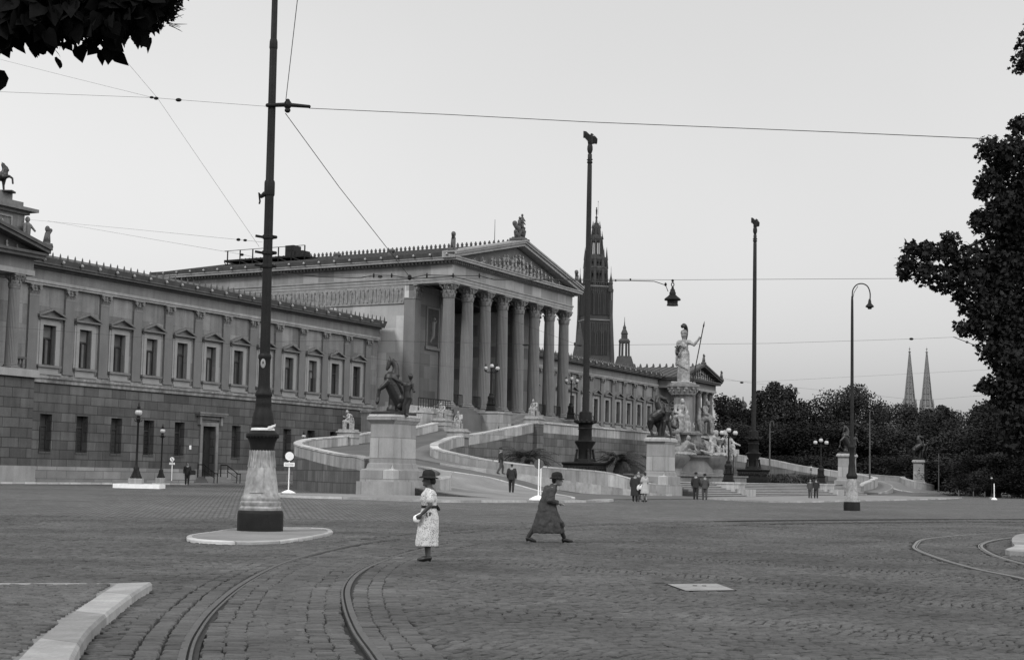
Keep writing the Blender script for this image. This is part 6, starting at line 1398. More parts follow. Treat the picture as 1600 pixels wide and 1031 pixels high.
# thin posts before the trees
for u, v0, v1, Y, lb, arm in ((1202.5, 745, 662, 205, 'thin pale lamp post before the trees, right of the far flag mast', 1), (1359, 745, 645, 215, 'thin pale post with a small bracket before the trees', 1), (1467, 770, 708, 230, 'thin grey post before the trees, right of the far pedestal', 0)):
    b = at(u, v0, Y); H = (v0-v1)*Y/FPX; t = thing('lamp_post', b, 0, lb, 'lamp post')
    m_ = MB(); m_.lathe(0, 0, [(.14, -2), (.12, 0), (.09, H*.5), (.06, H)], 8)
    m_.build('pole', 'signgrey', t)
    if arm: m_ = MB(); m_.tube([(0, 0, H), (.1, 0, H+.35), (.45, 0, H+.3), (.5, 0, H-.2)], .05, 5); m_.tube([(0, 0, H-1), (.5, 0, H-1)], .05, 5); m_.build('arm', 'signgrey', t)
# small bollard signs at the far right
for i, (u, v0, v1, Y) in enumerate(((1498, 776, 765, 200), (1521, 777, 767, 200), (1539, 778, 767, 200))):
    b = at(u, v0, Y); m_ = MB(); H = (v0-v1)*Y/FPX; m_.lathe(b.x, b.y, [(.1, b.z-.5), (.08, b.z+H*.8), (.04, b.z+H)], 8); o = m_.build('bollard', 'signgrey')
    tag(o, ('left', 'middle', 'right')[i]+' of three tiny pale bollards before the dark trees, far right', 'bollard', 'bollards by the far park edge')
b = at(1553.5, 780, 160); t = thing('marker_post', b, 0, 'small white post on a white foot beside the rightmost globe lamp', 'post')
m_ = MB(); m_.lathe(0, 0, [(.05, 0), (.05, 1.6)], 8); m_.build('post', 'whitepaint', t); m_ = MB(); m_.lathe(0, 0, [(.3, 0), (.28, .1), (.1, .2)], 12); m_.build('foot', 'whitepaint', t)

# ------------------------------------------------------------------ signs
def sign(u, v0, Y, H, r, face, rim, yaw, lab, panel=False, foot=True):
    b = at(u, v0, Y); t = thing('traffic_sign', b, R(yaw), lab, 'traffic sign')
    m_ = MB(); m_.lathe(0, 0, [(.035, 0), (.035, H+(.0 if face else r))], 8); m_.build('post', 'whitepaint', t)
    if foot: m_ = MB(); m_.lathe(0, 0, [(.52, 0), (.5, .08), (.28, .2), (.1, .27), (.04, .28)], 20); m_.build('foot', 'whitepaint', t, smooth=40)
    def disc(rad, y0, y1, name, m, par=None): m_ = MB(); m_.rings([[(rad*math.cos(2*math.pi*i/28), y, H+rad*math.sin(2*math.pi*i/28)) for i in range(28)] for y in (y0, y1)]); return m_.build(name, m, par or t)
    if face:
        d = disc(r, -.06, -.035, 'sign_disc', rim); disc(r*.85, -.075, -.06, 'sign_face', face, d)
        if panel: m_ = MB(); m_.box(-r*1.05, r*1.05, -.075, -.045, H-r*2.05, H-r*1.25); p_ = m_.build('text_panel', 'whitepaint', t); 
        if panel:
            m_ = MB()
            for row in range(2): m_.box(-r*.85, r*.85, -.08, -.075, H-r*1.55-row*r*.28, H-r*1.48-row*r*.28)
            m_.build('text_lines', 'signgrey', p_)
    else: disc(r, .04, .065, 'sign_disc', 'signgrey')
    return t
sign(450.5, 772, 96, 2.28, .30, 'whitepaint', 'signdark', 4, 'white round sign with dark rim on a white foot near the ramp wall', True)
sign(841, 781, 89, 2.0, .27, None, None, 0, 'back of a grey round sign on a white post, left of the striding woman')
b = at(838, 765, 104); 
sign(844.5, 772, 98, 1.95, .02, None, None, 0, 'plain thin white post just right of the grey sign back', foot=False)
t = sign(268, 750, 118, 1.55, .19, 'whitepaint', 'signdark', 0, 'small round sign with a dark diagonal mark, beside the door before the left wing', True, foot=False)
m_ = MB(); m_.rc((-.05, -.085, 1.62), (.05, -.085, 1.48), .025, .025, 6); m_.build('sign_mark', 'signdark', t)

# ------------------------------------------------------------------ hanging lamp + overhead wires
HL = at(1051, 452, 55); px3 = 55/FPX
t = thing('hanging_lamp', HL, 0, 'dark shaded street lamp hanging from the overhead cable above the fountain', 'hanging lamp')
def zh(v): return (452-v)*px3
def ph(name, m, prof): m_ = MB(); m_.lathe(0, 0, [(r*px3, zh(v)) for r, v in prof], 24); return m_.build(name, m, t, smooth=40)
ph('cap', 'iron', [(1.2, 447), (2, 449), (2.2, 451), (3.6, 452), (4.0, 455), (5.2, 457), (5, 460), (6, 461)]); ph('shade', 'iron', [(5, 460), (8, 463), (12, 466), (13, 467.5), (12.6, 469), (8.5, 469)]); ph('drum', 'iron_g', [(8.5, 469), (8.2, 475), (9, 476), (9, 477.5), (7, 477.6)])
m_ = MB(); m_.tube([(2*px3*math.cos(a), 0, zh(444)+3*px3*math.sin(a)) for a in [i*math.pi/8 for i in range(17)]], .018, 5); m_.rc((0, 0, zh(439)), (0, 0, zh(438)), .03, .03, 5); m_.build('hanging_ring', 'iron', t)
def wire(pts, lab, r=.011, sag=0, beads=(), parts=None):
    r *= .68 if r > .0095 else .5
    P = [at(*p) for p in pts]
    if sag and len(P) == 2:
        n = 16; Q_ = [P[0].lerp(P[1], i/n)-Vector((0, 0, sag*4*(i/n)*(1-i/n))) for i in range(n+1)]
    else: Q_ = P
    c = P[0]; t = thing('overhead_wire', c, 0, lab, 'wire')
    m_ = MB(); m_.tube([q-c for q in Q_], r, 5); m_.build('strand', 'wire', t)
    for u, v, Y, a, b in beads:
        q = at(u, v, Y)-c; m_ = MB(); m_.ell(q, (a*Y/FPX, .05, b*Y/FPX), n=10, m=7); m_.build('insulator', 'iron', t, smooth=True)
    return t
wire([(-60, 141, 44), (240, 152.5, 43), (282, 156, 42.6), (415, 166, 41.8)], 'long thin wire from the left edge to the crossbar of the mast', .009, beads=[(237, 152, 43, 3.5, 2), (244, 153.5, 43, 4, 2.6), (279, 156, 42.6, 5, 3)])
wire([(483, 169, 41.6), (700, 178.8, 40), (920, 190.5, 38), (1300, 206, 35), (1560, 217.5, 33)], 'long span wire from the mast crossbar to the tree at the right edge', .013)
wire([(467, -20, 36), (446, 162, 41.5)], 'wire rising steeply from the mast crossbar out of the top of the frame', .014)
wire([(446, 177, 41.5), (530, 292, 45.5), (640, 432, 50)], 'wire dropping from the crossbar to the junction on the lamp cable', .015, beads=[(640, 433, 50, 3.5, 4.5)])
wire([(150, 40, 40), (246, 153, 43), (300, 232, 42.4), (405, 385, 42)], 'thin stay wire crossing the sky left of the mast', .008)
wire([(-30, 85, 50), (100, 118, 46), (237, 152, 43)], 'thin wire running up to the left under the overhanging leaves', .007)
wire([(-40, 335, 70), (200, 357, 52), (372, 374, 42.2), (410, 378, 41.8)], 'faint wire to the upper clamp of the mast', .007, beads=[(372.5, 374, 42.2, 3.4, 2.4), (383, 375, 42.1, 3.2, 2)])
wire([(75, 345, 62), (230, 372, 50), (378, 397, 42.3), (408, 404, 41.8)], 'faint wire to the middle clamp of the mast', .007, beads=[(378, 397.5, 42.2, 3.2, 2.2)])
wire([(410, 424, 41.8), (500, 432, 45), (563, 434, 47.4), (584, 429.5, 48), (612, 430, 49), (641, 434, 50), (666, 429, 50.6), (700, 430, 51.5), (750, 430.5, 52.8), (772, 436.5, 53), (985, 438, 54.5), (1022, 439, 54.9), (1040, 445, 55), (1044, 455, 55)], 'thick looping lamp cable from the mast to the hanging lamp', .021,
     beads=[(584, 430, 48, 1.5, 4), (594, 432, 48.2, 4, 2), (612, 430, 49, 1.5, 4), (667, 430, 50.6, 1.5, 4.5), (708, 430, 51.7, 1.5, 4), (749, 430, 52.8, 1.5, 4), (962, 438, 54.3, 1.4, 1.6), (985, 436, 54.5, 1.5, 1.6), (1040, 444, 55, 2, 3)])
wire([(410, 428, 41.8), (600, 432.5, 48), (641, 434, 50), (760, 434.5, 53), (1051, 436.8, 55), (1440, 434.5, 57)], 'straight span wire carrying the hanging lamp and running on to the right', .011, beads=[(1051, 438, 55, 2.2, 2.2)])
wire([(641, 434, 50), (760, 485, 47), (905, 539, 45)], 'faint wire falling from the junction across the portico columns', .007)
wire([(430, 533, 43), (600, 532, 46), (905, 539, 50), (1200, 536, 54), (1440, 528.5, 57), (1495, 526, 57.5)], 'contact wire stretched across the portico and flag masts at window height', .009, beads=[(822, 538.5, 49, 6, 1.4), (905, 539, 50, 5, 1.2), (898, 537, 50, 1.5, 3), (1424, 529, 56.8, 3.5, 2)])
wire([(1490, 526, 57.5), (1560, 553, 50)], 'short wire with insulators at the edge of the right tree', .02, beads=[(1511, 534, 56, 2.5, 2), (1521, 539, 55, 2.5, 2)])
wire([(-20, 508, 46), (400, 540, 43), (700, 572, 48), (1180, 596, 60), (1600, 574, 62)], 'very faint low wire across the whole facade', .006)
wire([(1105, 585, 70), (1158, 596, 64), (1440, 625, 66), (1600, 612, 66)], 'very faint lowest wire before the distant trees', .007, beads=[(1159, 597, 64, 3, 1.6), (1300, 611, 66, 1.5, 1.5)])

# ------------------------------------------------------------------ palms and low planting
def palm(loc, lab, sc=1, seed=1, proto=None):
    if proto: return dup(proto, loc, seed, lab, scale=sc)
    r = random.Random(seed); t = thing('palm_plant', loc, 0, lab, 'palm', 'low palms in the planting bed', scale=sc)
    m_ = MB(); m_.lathe(0, 0, [(.3, -.2), (.34, .2), (.22, .6), (.15, .9)], 10); m_.build('trunk', 'bark', t)
    m_ = MB()
    for i in range(46):
        a = i*2.4+r.uniform(-.2, .2); el = r.uniform(.15, 1.35); Lf = r.uniform(1.6, 2.5); pts = []; 
        for k in range(8):
            u = k/7; d = Lf*u; h = .7+d*math.sin(el)-1.15*u*u*Lf*.55; pts.append(Vector((math.cos(a)*d*math.cos(el*.7), math.sin(a)*d*math.cos(el*.7), h)))
        m_.tube(pts, [.02]*8, 4)
        for k in range(1, 8):
            for s in (-1, 1):
                for j in (0, .5):
                    p = pts[k-1].lerp(pts[k], j); td = (pts[k]-pts[k-1]).normalized(); sd_ = td.cross(Vector((0, 0, 1))).normalized()*s; ln = .42*math.sin(math.pi*min(.95, (k+j)/8+.12))+.05
                    q = p+sd_*ln+td*ln*.6-Vector((0, 0, ln*.35)); m_.add([p-td*.035, p+td*.035, q], [(0, 1, 2)])
    m_.build('fronds', 'palm', t, rec=False); return t
PA = palm(W(31, 26.5, 1.9), 'low palm before the dark terrace wall, left of the nearer flag mast', 1.45, 3)
palm(W(42.6, 30.5, 1.9), 'low palm just right of the nearer flag mast', 1.45, 2.2, PA); palm(W(mir(37), 33, 1.4), 'low palm right of the farther flag mast', .8, 1, PA)
rb = random.Random(5)
for i, (s, p, L_, lb) in enumerate(((mir(44), 33.5, 9, 'clipped dark hedge right of the farther flag mast'), (mir(35), 34.5, 5, 'short clipped dark hedge before the farther ramp parapet'))):
    m_ = MB()
    for k in range(2600):
        x, y, z = rb.uniform(-L_/2, L_/2), rb.uniform(-.8, .8), rb.uniform(0, 1.0); d = Vector((rb.gauss(0, 1), rb.gauss(0, 1), rb.gauss(0, 1))).normalized()*.12; e_ = d.orthogonal().normalized()*.09; c = Vector((x, y, z+.2))
        m_.add([c-d, c+e_, c+d, c-e_], [(0, 1, 2, 3)])
    o = m_.build('hedge', 'palm', rec=False); o.location = W(s, p, 1.2); o.rotation_euler[2] = FROT; tag(o, lb, 'hedge')
# ------------------------------------------------------------------ trees
def leafmesh(name, pts, size, seed, m, parent, drop=.0, lobed=False, updown=.5):
    r = np.random.default_rng(seed); n = len(pts); P = np.array(pts)
    d = r.normal(0, 1, (n, 3)); d[:, 2] = d[:, 2]*updown-drop; d /= np.linalg.norm(d, axis=1)[:, None]
    h = r.normal(0, 1, (n, 3)); e = np.cross(d, h); e /= np.linalg.norm(e, axis=1)[:, None]; nn = np.cross(d, e)
    s = (size*r.uniform(.6, 1.3, n))[:, None]
    if lobed == 2:      # heart-shaped linden leaf
        tpl = [(0, 0, 0), (-.05, .30, .02), (.18, .52, .05), (.5, .50, .06), (.80, .30, .02), (1.22, 0, -.06), (.80, -.30, .02), (.5, -.50, .06), (.18, -.52, .05), (-.05, -.30, .02)]
    elif lobed: tpl = [(0, 0, 0), (.15, .4, .04), (.38, .28, 0), (.62, .55, .06), (.7, .2, 0), (1.05, 0, -.04), (.7, -.2, 0), (.62, -.55, .06), (.38, -.28, 0), (.15, -.4, .04)]
    else: tpl = [(0, -.45, 0), (.55, -.35, .08), (1, .0, 0), (.5, .42, .08), (0, .3, 0)]
    co = np.stack([P+s*(a*d+b*e+c*nn) for a, b, c in tpl], 1).reshape(-1, 3); k = len(tpl)
    F = np.arange(n*k, dtype=np.int32)
    me = bpy.data.meshes.new(name); me.vertices.add(n*k); me.vertices.foreach_set('co', co.ravel()); me.loops.add(n*k); me.loops.foreach_set('vertex_index', F)
    me.polygons.add(n); me.polygons.foreach_set('loop_start', np.arange(0, n*k, k, dtype=np.int32)); me.update(calc_edges=True)
    me.materials.append(MT[m] if isinstance(m, str) else m); o = bpy.data.objects.new(name, me); COL.objects.link(o); o.parent = parent; return o
def crown_pts(r, H, W_, n, nclump=16, fat=1.0, base=.12, point=0):
    cl = []
    for i in range(nclump):
        z = r.uniform(base, .97); rad = (math.sin(math.pi*min(.98, .12+z*.84))**.7 if not point else .95*(1.02-z)**.6*min(1, .5+z*3))*W_*.5
        a = r.uniform(0, 6.28); q = r.uniform(.15 if not point else 0, .8)*rad; cl.append((q*math.cos(a), q*math.sin(a), z*H, W_*r.uniform(.14, .24)*fat*(1 if not point else 1.25-.5*z)))
    P = []
    for i in range(n):
        c = cl[i % nclump]; d = Vector((r.gauss(0, 1), r.gauss(0, 1), r.gauss(0, 1))).normalized()*(c[3]*r.random()**.38)
        P.append((c[0]+d.x, c[1]+d.y, c[2]+d.z*.85))
    return P, cl
def bgtree(seed, H, W_, n=13000, fat=1.05, size=.29, point=0):
    r = random.Random(seed); t = thing('tree', (0, 0, 0), 0)
    P, cl = crown_pts(r, H, W_, n, 26 if not point else 44, fat, point=point)
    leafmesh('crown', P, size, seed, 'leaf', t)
    m_ = MB(); m_.tube([(0, 0, -1), (0.1, 0, H*.2), (.0, .1, H*.5), (0, 0, H*.8)], [.4, .32, .22, .06], 8)
    for c in cl[:9]: m_.tube([(0, 0, H*.15+c[2]*.3), (c[0]*.5, c[1]*.5, c[2]*.75), (c[0], c[1], c[2])], [.16, .1, .03], 5)
    m_.build('trunk', 'bark', t); return t
PROT = [bgtree(11, 14, 11), bgtree(12, 14, 8.5, fat=1.1, point=1), bgtree(13, 14, 13, fat=1.05), bgtree(14, 14, 6.5, 9000, fat=1.25, point=1)]
TREES = [ # u centre, v of the top, width in metres, distance, kind, phrase
 (1128, 618, 8, 300, 3, 'narrow'), (1148, 622, 7, 285, 3, 'narrow'), (1166, 640, 8, 310, 1, 'round'), (1186, 612, 9, 280, 1, 'tall'), (1210, 598, 10, 275, 1, 'tall'), (1230, 604, 8, 290, 3, 'tall'), (1252, 626, 8, 300, 3, 'slender'), (1272, 650, 8, 270, 1, 'round'),
 (1300, 619, 13, 265, 2, 'broad umbrella'), (1330, 612, 11, 262, 0, 'tall round'), (1350, 625, 11, 280, 2, 'broad'), (1375, 638, 11, 290, 0, 'round'), (1398, 642, 12, 280, 2, 'broad'), (1424, 640, 11, 275, 0, 'round'), (1450, 640, 9, 285, 1, 'round'), (1472, 634, 8, 270, 1, 'upright'), (1486, 640, 8, 265, 3, 'upright'),
 (1510, 652, 12, 255, 2, 'broad'), (1528, 636, 8, 240, 1, 'upright'), (1556, 634, 12, 230, 0, 'big'), (1590, 625, 14, 220, 2, 'big'), (1625, 610, 14, 215, 0, 'big'),
 (1175, 672, 14, 268, 2, 'low'), (1215, 668, 14, 266, 2, 'low'), (1255, 668, 14, 262, 0, 'low'), (1290, 665, 14, 258, 2, 'low'), (1335, 668, 14, 256, 0, 'low'), (1380, 668, 15, 258, 2, 'low'), (1425, 672, 15, 262, 2, 'low'), (1470, 668, 15, 245, 0, 'low'), (1510, 672, 14, 235, 2, 'low'), (1545, 668, 14, 222, 0, 'low'), (1585, 665, 15, 215, 2, 'low'), (1140, 668, 12, 275, 0, 'low'),
 (1450, 715, 10, 262, 0, 'shrubby'), (1490, 712, 10, 246, 2, 'shrubby'), (1522, 712, 10, 218, 2, 'shrubby'), (1560, 712, 10, 202, 0, 'shrubby'), (1600, 712, 10, 198, 2, 'shrubby'), (1160, 715, 9, 262, 2, 'shrubby'), (1200, 715, 9, 258, 0, 'shrubby'), (1240, 715, 9, 255, 2, 'shrubby'), (1280, 715, 9, 250, 0, 'shrubby'), (1380, 715, 9, 252, 2, 'shrubby'), (1410, 715, 9, 254, 0, 'shrubby')]
used = set(); ORD = ['first', 'second', 'third', 'fourth', 'fifth', 'sixth', 'seventh', 'eighth', 'ninth', 'tenth', 'eleventh', 'twelfth', 'thirteenth', 'fourteenth', 'fifteenth']
def near(u):
    M_ = [(1120, 'beside the far pavilion'), (1182, 'behind the farther flag mast'), (1240, 'right of the farther flag mast'), (1285, 'behind the far three globe lamp'), (1331, 'behind the slim curved-arm lamp'), (1358, 'behind the thin pale post'), (1421, 'below the left church spire'), (1448, 'below the right church spire'), (1500, 'right of the church spires'), (1550, 'behind the small globe lamp, far right'), (1600, 'at the right edge')]
    return min(M_, key=lambda q: abs(q[0]-u))[1]
cnt = {}
for u, v, wd, Y, k, ph_ in TREES:
    row = 'back-row' if v < 660 else ('middle-row' if v < 700 else 'front-row')
    lab = f'{ph_} {row} tree {near(u)}'; cnt[lab] = cnt.get(lab, 0)+1
    if cnt[lab] > 1: lab = f'further right {ph_} {row} tree {near(u)}'
    zt = at(u, v, Y).z; x = at(u, 745, Y).x; H = zt-.2
    pr = PROT[k]
    if k not in used: t = pr; used.add(k)
    else: t = copy_tree(pr)
    t.location = (x, Y, .2); t.rotation_euler[2] = random.uniform(0, 6.28); w0_ = (11, 8.5, 13, 6.5)[k]; t.scale = (wd/w0_, wd/w0_, H/14.2)
    tag(t, lab, 'tree', 'dark trees of the park beyond the square')
# ---- near tree on the right (lobed leaves), trunk outside the frame
t = thing('tree', gd(1790, 850), 0, 'large dark leafy tree close by, filling the right edge', 'tree')
base = t.location.copy(); YT = base.y
r = random.Random(77); pts = []
CL = [(1597, 100, 18, 0), (1612, 70, 26, 0), (1640, 40, 40, 0), (1592, 195, 18, 0), (1575, 235, 26, 0), (1545, 232, 22, 0), (1560, 262, 24, .3), (1545, 285, 22, 0), (1585, 290, 40, .5), (1535, 300, 14, 0), (1565, 320, 26, 0), (1540, 345, 26, 0), (1575, 360, 34, .5), (1528, 345, 16, 0), (1600, 240, 40, .6), (1620, 330, 60, 1), (1600, 560, 50, .8), (1575, 530, 36, .4), (1555, 470, 34, .4), (1605, 620, 50, .8), (1585, 690, 26, .2), (1600, 380, 50, .8), (1570, 420, 40, .5), (1585, 330, 36, .4),
      (1484, 372, 14, 0), (1478, 392, 20, 0), (1450, 392, 20, 0), (1425, 388, 15, 0), (1418, 412, 18, 0), (1412, 428, 11, 0), (1445, 425, 22, 0), (1475, 435, 24, 0), (1505, 405, 28, 0), (1515, 440, 30, 0), (1545, 400, 32, .4), (1500, 462, 14, 0), (1555, 440, 40, .5), (1535, 480, 26, 0), (1510, 480, 13, 0), (1505, 512, 14, 0), (1530, 510, 22, 0), (1560, 500, 34, .4), (1600, 430, 60, 1), (1590, 520, 45, .6),
      (1545, 545, 20, 0), (1570, 560, 30, 0), (1548, 600, 18, 0), (1533, 603, 9, 0), (1575, 610, 32, .2), (1600, 590, 45, .6), (1580, 650, 26, 0), (1600, 680, 22, 0), (1610, 640, 40, .5), (1625, 700, 22, 0), (1640, 500, 70, 1.2), (1650, 400, 70, 1.2), (1660, 280, 60, 1), (1655, 600, 60, 1), (1690, 350, 80, 1), (1690, 500, 80, 1), (1670, 160, 55, .6), (1690, 90, 60, .8)]
YL = 30.0; wsum = sum(c[2]**2 for c in CL)
for u, v, rad, dd in CL:
    c = at(u, v, YL+dd*.8); R_ = rad*YL/FPX
    for i in range(int(46000*rad**2/wsum)+25):
        d = Vector((r.gauss(0, 1), r.gauss(0, 1)*1.4, r.gauss(0, 1))).normalized()*(R_*r.random()**.36); pts.append(tuple(c+d-base))
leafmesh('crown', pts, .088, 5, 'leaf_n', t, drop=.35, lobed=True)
m_ = MB(); T0 = Vector((0, 0, 0)); C1 = at(1760, 560, YL+1)-base; C2 = at(1730, 300, YL+1)-base; C3 = at(1720, 60, YL+1)-base
m_.tube([T0-Vector((0, 0, .3)), T0+Vector((0, 0, 1)), C1, C2, C3], [.42, .34, .26, .18, .1], 12)
for u, v in ((1420, 412), (1480, 400), (1540, 470), (1560, 320), (1570, 250), (1600, 110), (1560, 590), (1600, 660), (1640, 400)):
    E_ = at(u, v, YL+.2)-base; S_ = C1.lerp(C2, .3 if v > 400 else .9) if v > 200 else C3; M_ = S_.lerp(E_, .5)+Vector((0, 0, .25)); m_.tube([S_, S_.lerp(M_, .6), M_, M_.lerp(E_, .6), E_], [.11, .085, .06, .035, .015], 7)
m_.build('trunk', 'bark', t, smooth=40)
# ---- overhanging linden branch at upper left
t = thing('tree', (-5.2, 8.4, 0), 0, 'linden branch hanging into the upper left corner, leaves in dark silhouette', 'tree')
base = Vector(t.location); pts = []; r = random.Random(9); YB = 8.2
EDGE = [(0, 96), (20, 92), (45, 80), (60, 95), (90, 92), (110, 85), (125, 88), (150, 85), (165, 88), (185, 90), (200, 75), (215, 72), (238, 68), (250, 48), (265, 36), (280, 22), (288, 5)]
def edge(u): return np.interp(u, [e[0] for e in EDGE], [e[1] for e in EDGE])
while len(pts) < 4200:
    u = r.uniform(-60, 286); v = r.uniform(-60, 95); 
    if v > edge(u)-42-r.random()*14: continue
    p = at(u, v, YB+r.uniform(-.45, .55)); pts.append(tuple(p-base))
for i in range(130):
    u = r.uniform(-10, 262); pts.append(tuple(at(u, edge(u)-r.uniform(22, 56), YB+r.uniform(-.3, .3))-base))
for u, v in ((6, 70), (18, 62), (70, 72), (86, 78), (92, 92), (122, 72), (135, 68), (150, 72), (170, 72), (178, 80), (205, 58), (225, 52), (232, 62), (52, 72), (182, 70), (160, 78)):
    pts.append(tuple(at(u, v, YB+r.uniform(-.2, .2))-base))
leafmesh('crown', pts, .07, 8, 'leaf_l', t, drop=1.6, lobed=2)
lf = leafmesh('hanging_leaf', [tuple(at(-6, 108, YB)-base)], .12, 4, 'leaf_l', t, drop=4, lobed=2)
tw = []
for i in range(420):
    u = r.uniform(240, 284); v = r.uniform(-8, 46)
    if v < edge(u)-2: tw.append(tuple(at(u+r.gauss(0, 2), v, YB+r.uniform(-.1, .1))-base))
leafmesh('fine_leaves', tw, .026, 10, 'leaf_l', t, drop=.2, lobed=0)
m_ = MB(); m_.tube([Vector((-1.2, .4, 0)), Vector((-1.0, .3, 2.5)), at(-160, -200, YB)-base, at(-120, -260, YB)-base], [.2, .17, .13, .1], 10)
for u, v in ((60, 30), (150, 20), (230, 15), (285, 8), (20, 60)): m_.tube([at(-150, -180, YB)-base, at(u*.4-60, v-60, YB)-base, at(u, v, YB)-base], [.06, .03, .008], 6)
for i in range(16):
    a = r.uniform(-.5, .9); u, v = 262+r.uniform(-6, 14), r.uniform(2, 42); m_.tube([at(u, v, YB)-base, at(u+20*math.cos(a), v+16*math.sin(a), YB)-base], [.0035, .001], 4)
m_.build('branch', 'bark', t)

# ------------------------------------------------------------------ towers beyond the roofs
def gothic_tower(name, u, vtop, Y, H, prof, lab, m='tower', n=8, rz=.3, extra=None, zb=0):
    b = at(u, 742, Y); b.z = zb; t = thing(name, b, rz, lab, 'tower'); extra(t) if extra else None; return t
def rathaus(t):
    def B(name, m_, mt='tower', par=None, **k): return m_.build(name, mt, par or t, **k)
    m_ = MB(); m_.sqprof(0, 0, [(9.2, 0), (9.2, 26), (8.8, 26.2), (8.5, 46), (8.9, 46.4), (8.9, 47), (7.9, 47.2), (7.3, 63), (7.6, 63.6), (6.8, 64), (6.4, 76.5), (6.8, 77), (6.8, 77.8), (6, 78)]); body = B('shaft', m_)
    m_ = MB()
    for z in (26, 46.6, 63.8, 77.4): q_ = {26: 9.4, 46.6: 9.0, 63.8: 7.8, 77.4: 7.0}[z]; m_.sqprof(0, 0, [(q_, z), (q_, z+.4)])
    B('string_course', m_, 'spire')
    for sx, sy in ((0, -1), (-1, 0), (1, 0)):
        for q, (z0, z1, hw) in enumerate(((29, 43, 1.9), (50, 60, 1.1), (66, 75.5, .9))):
            for dx in ((-3.4, 3.4) if q == 0 else (-3.8, 0, 3.8) if q == 1 else (-4.6, -1.6, 1.6, 4.6)):
                r_ = (8.75, 7.75, 6.75)[q]; m_ = MB()
                pts = [(dx-hw, z0), (dx+hw, z0), (dx+hw, z1-1.5*hw), (dx, z1), (dx-hw, z1-1.5*hw)]
                if sx == 0: m_.ext([(a, sy*(r_+.25), z) for a, z in pts], (0, -sy*.6, 0))
                else: m_.ext([(sx*(r_+.25), a, z) for a, z in pts], (-sx*.6, 0, 0))
                w_ = B('window', m_, 'void')
                m_ = MB(); 
                for o in (-hw-.25, hw+.25):
                    if sx == 0: m_.fb(dx+o-.2, dx+o+.2, -sy*(r_+.1), -sy*(r_+.1)+.5, z0, z1-1) if sy < 0 else None
                    else: m_.box(sx*r_-.3, sx*r_+.45 if sx > 0 else sx*r_+.3, dx+o-.2, dx+o+.2, z0, z1-1) if sx > 0 else m_.box(sx*r_-.45, sx*r_+.3, dx+o-.2, dx+o+.2, z0, z1-1)
                if m_.v: B('window_shaft', m_, 'tower', w_)
    m_ = MB()
    for z0, z1, hw in ((0, 25.5, 9.2), (27, 46, 8.75), (47.5, 63, 7.6), (64.3, 77, 6.6)):
        for i in range(11):
            q = -hw+.9+(2*hw-1.8)*i/10
            for a, b in ((q, -hw), (q, hw), (-hw, q), (hw, q)): m_.box(a-.16, a+.16, b-.22, b+.22, z0, z1) if abs(a) != hw or abs(b) == hw else m_.box(a-.22, a+.22, b-.16, b+.16, z0, z1)
    B('ribs', m_)
    for sx in (-1, 1):
        for sy in (-1, 1):        # buttress strips + corner turrets, with open stage
            m_ = MB(); m_.tube([(sx*8.5, sy*8.5, 0), (sx*8.2, sy*8.2, 46), (sx*7.3, sy*7.3, 63), (sx*6.9, sy*6.9, 72)], [1.3, 1.2, 1.1, 1.0], 8); B('buttress', m_)
            m_ = MB(); x, y = sx*6.9, sy*6.9
            for k in range(6): a = k*math.pi/3; m_.tube([(x+1.1*math.cos(a), y+1.1*math.sin(a), 66), (x+1.1*math.cos(a), y+1.1*math.sin(a), 75.5)], .3, 5)
            m_.lathe(x, y, [(1.6, 75.4), (1.7, 76.5), (1.3, 76.6), (1.1, 78.5), (1.3, 78.8), (.8, 80.5), (.35, 82), (.12, 83.5), (.1, 85), (.02, 86)], 8); B('corner_turret', m_)
    m_ = MB(); 
    for i in range(13):
        for k in range(4):
            a = [(-6.6+i*1.1, -6.8), (6.8, -6.6+i*1.1), (-6.6+i*1.1, 6.8), (-6.8, -6.6+i*1.1)][k]; m_.box(a[0]-.18, a[0]+.18, a[1]-.18, a[1]+.18, 77.8, 79.0)
    m_.sqprof(0, 0, [(7.0, 79.0), (7.0, 79.3), (6.6, 79.3)]); B('parapet', m_)
    def stage(z0, z1, r0, r1, npil, core, top, pin=3.5):
        m_ = MB()
        for k in range(8):
            a = k*math.pi/4+math.pi/8; m_.tube([(r0*math.cos(a), r0*math.sin(a), z0), (r1*math.cos(a), r1*math.sin(a), z1)], [.75*r0/5, .6*r0/5], 6)
            m_.tube([(r0*math.cos(a), r0*math.sin(a), z1-.5), (r1*1.03*math.cos(a), r1*1.03*math.sin(a), z1+pin*.5), (r1*1.03*math.cos(a), r1*1.03*math.sin(a), z1+pin)], [.55*r0/5, .3*r0/5, .03], 6)
            a2 = a+math.pi/8; m_.tube([(r0*.93*math.cos(a2), r0*.93*math.sin(a2), z0), (r1*.93*math.cos(a2), r1*.93*math.sin(a2), z1)], .22*r0/5, 5)
        m_.lathe(0, 0, [(r0*1.04, z0-.6), (r0*1.1, z0), (r0*1.0, z0+.8)], 8, ph=math.pi/8); m_.lathe(0, 0, [(r1*.95, z1-1.6), (r1*1.08, z1-.4), (r1*1.08, z1+.6), (r1*.7, z1+.9)], 8, ph=math.pi/8)
        B('open_stage', m_)
        if core: m_ = MB(); m_.lathe(0, 0, [(core, z0-.5), (core*.95, z1)], 8, ph=math.pi/8); B('core', m_)
    stage(78, 84.5, 6.4, 6.2, 8, 3.8, 1, 2.5); stage(85, 89, 6.3, 6.0, 8, 4.8, 1, 5); stage(90, 97.5, 3.9, 3.3, 8, 0, 1, 3); stage(98, 102, 2.5, 2.1, 8, 1.9, 1, 2.5)
    m_ = MB(); m_.lathe(0, 0, [(1.8, 101.5), (1.2, 103), (1.4, 103.3), (.7, 104), (.5, 105.5), (.8, 106), (.3, 106.5), (.25, 107.5)], 8); B('spire_cap', m_)
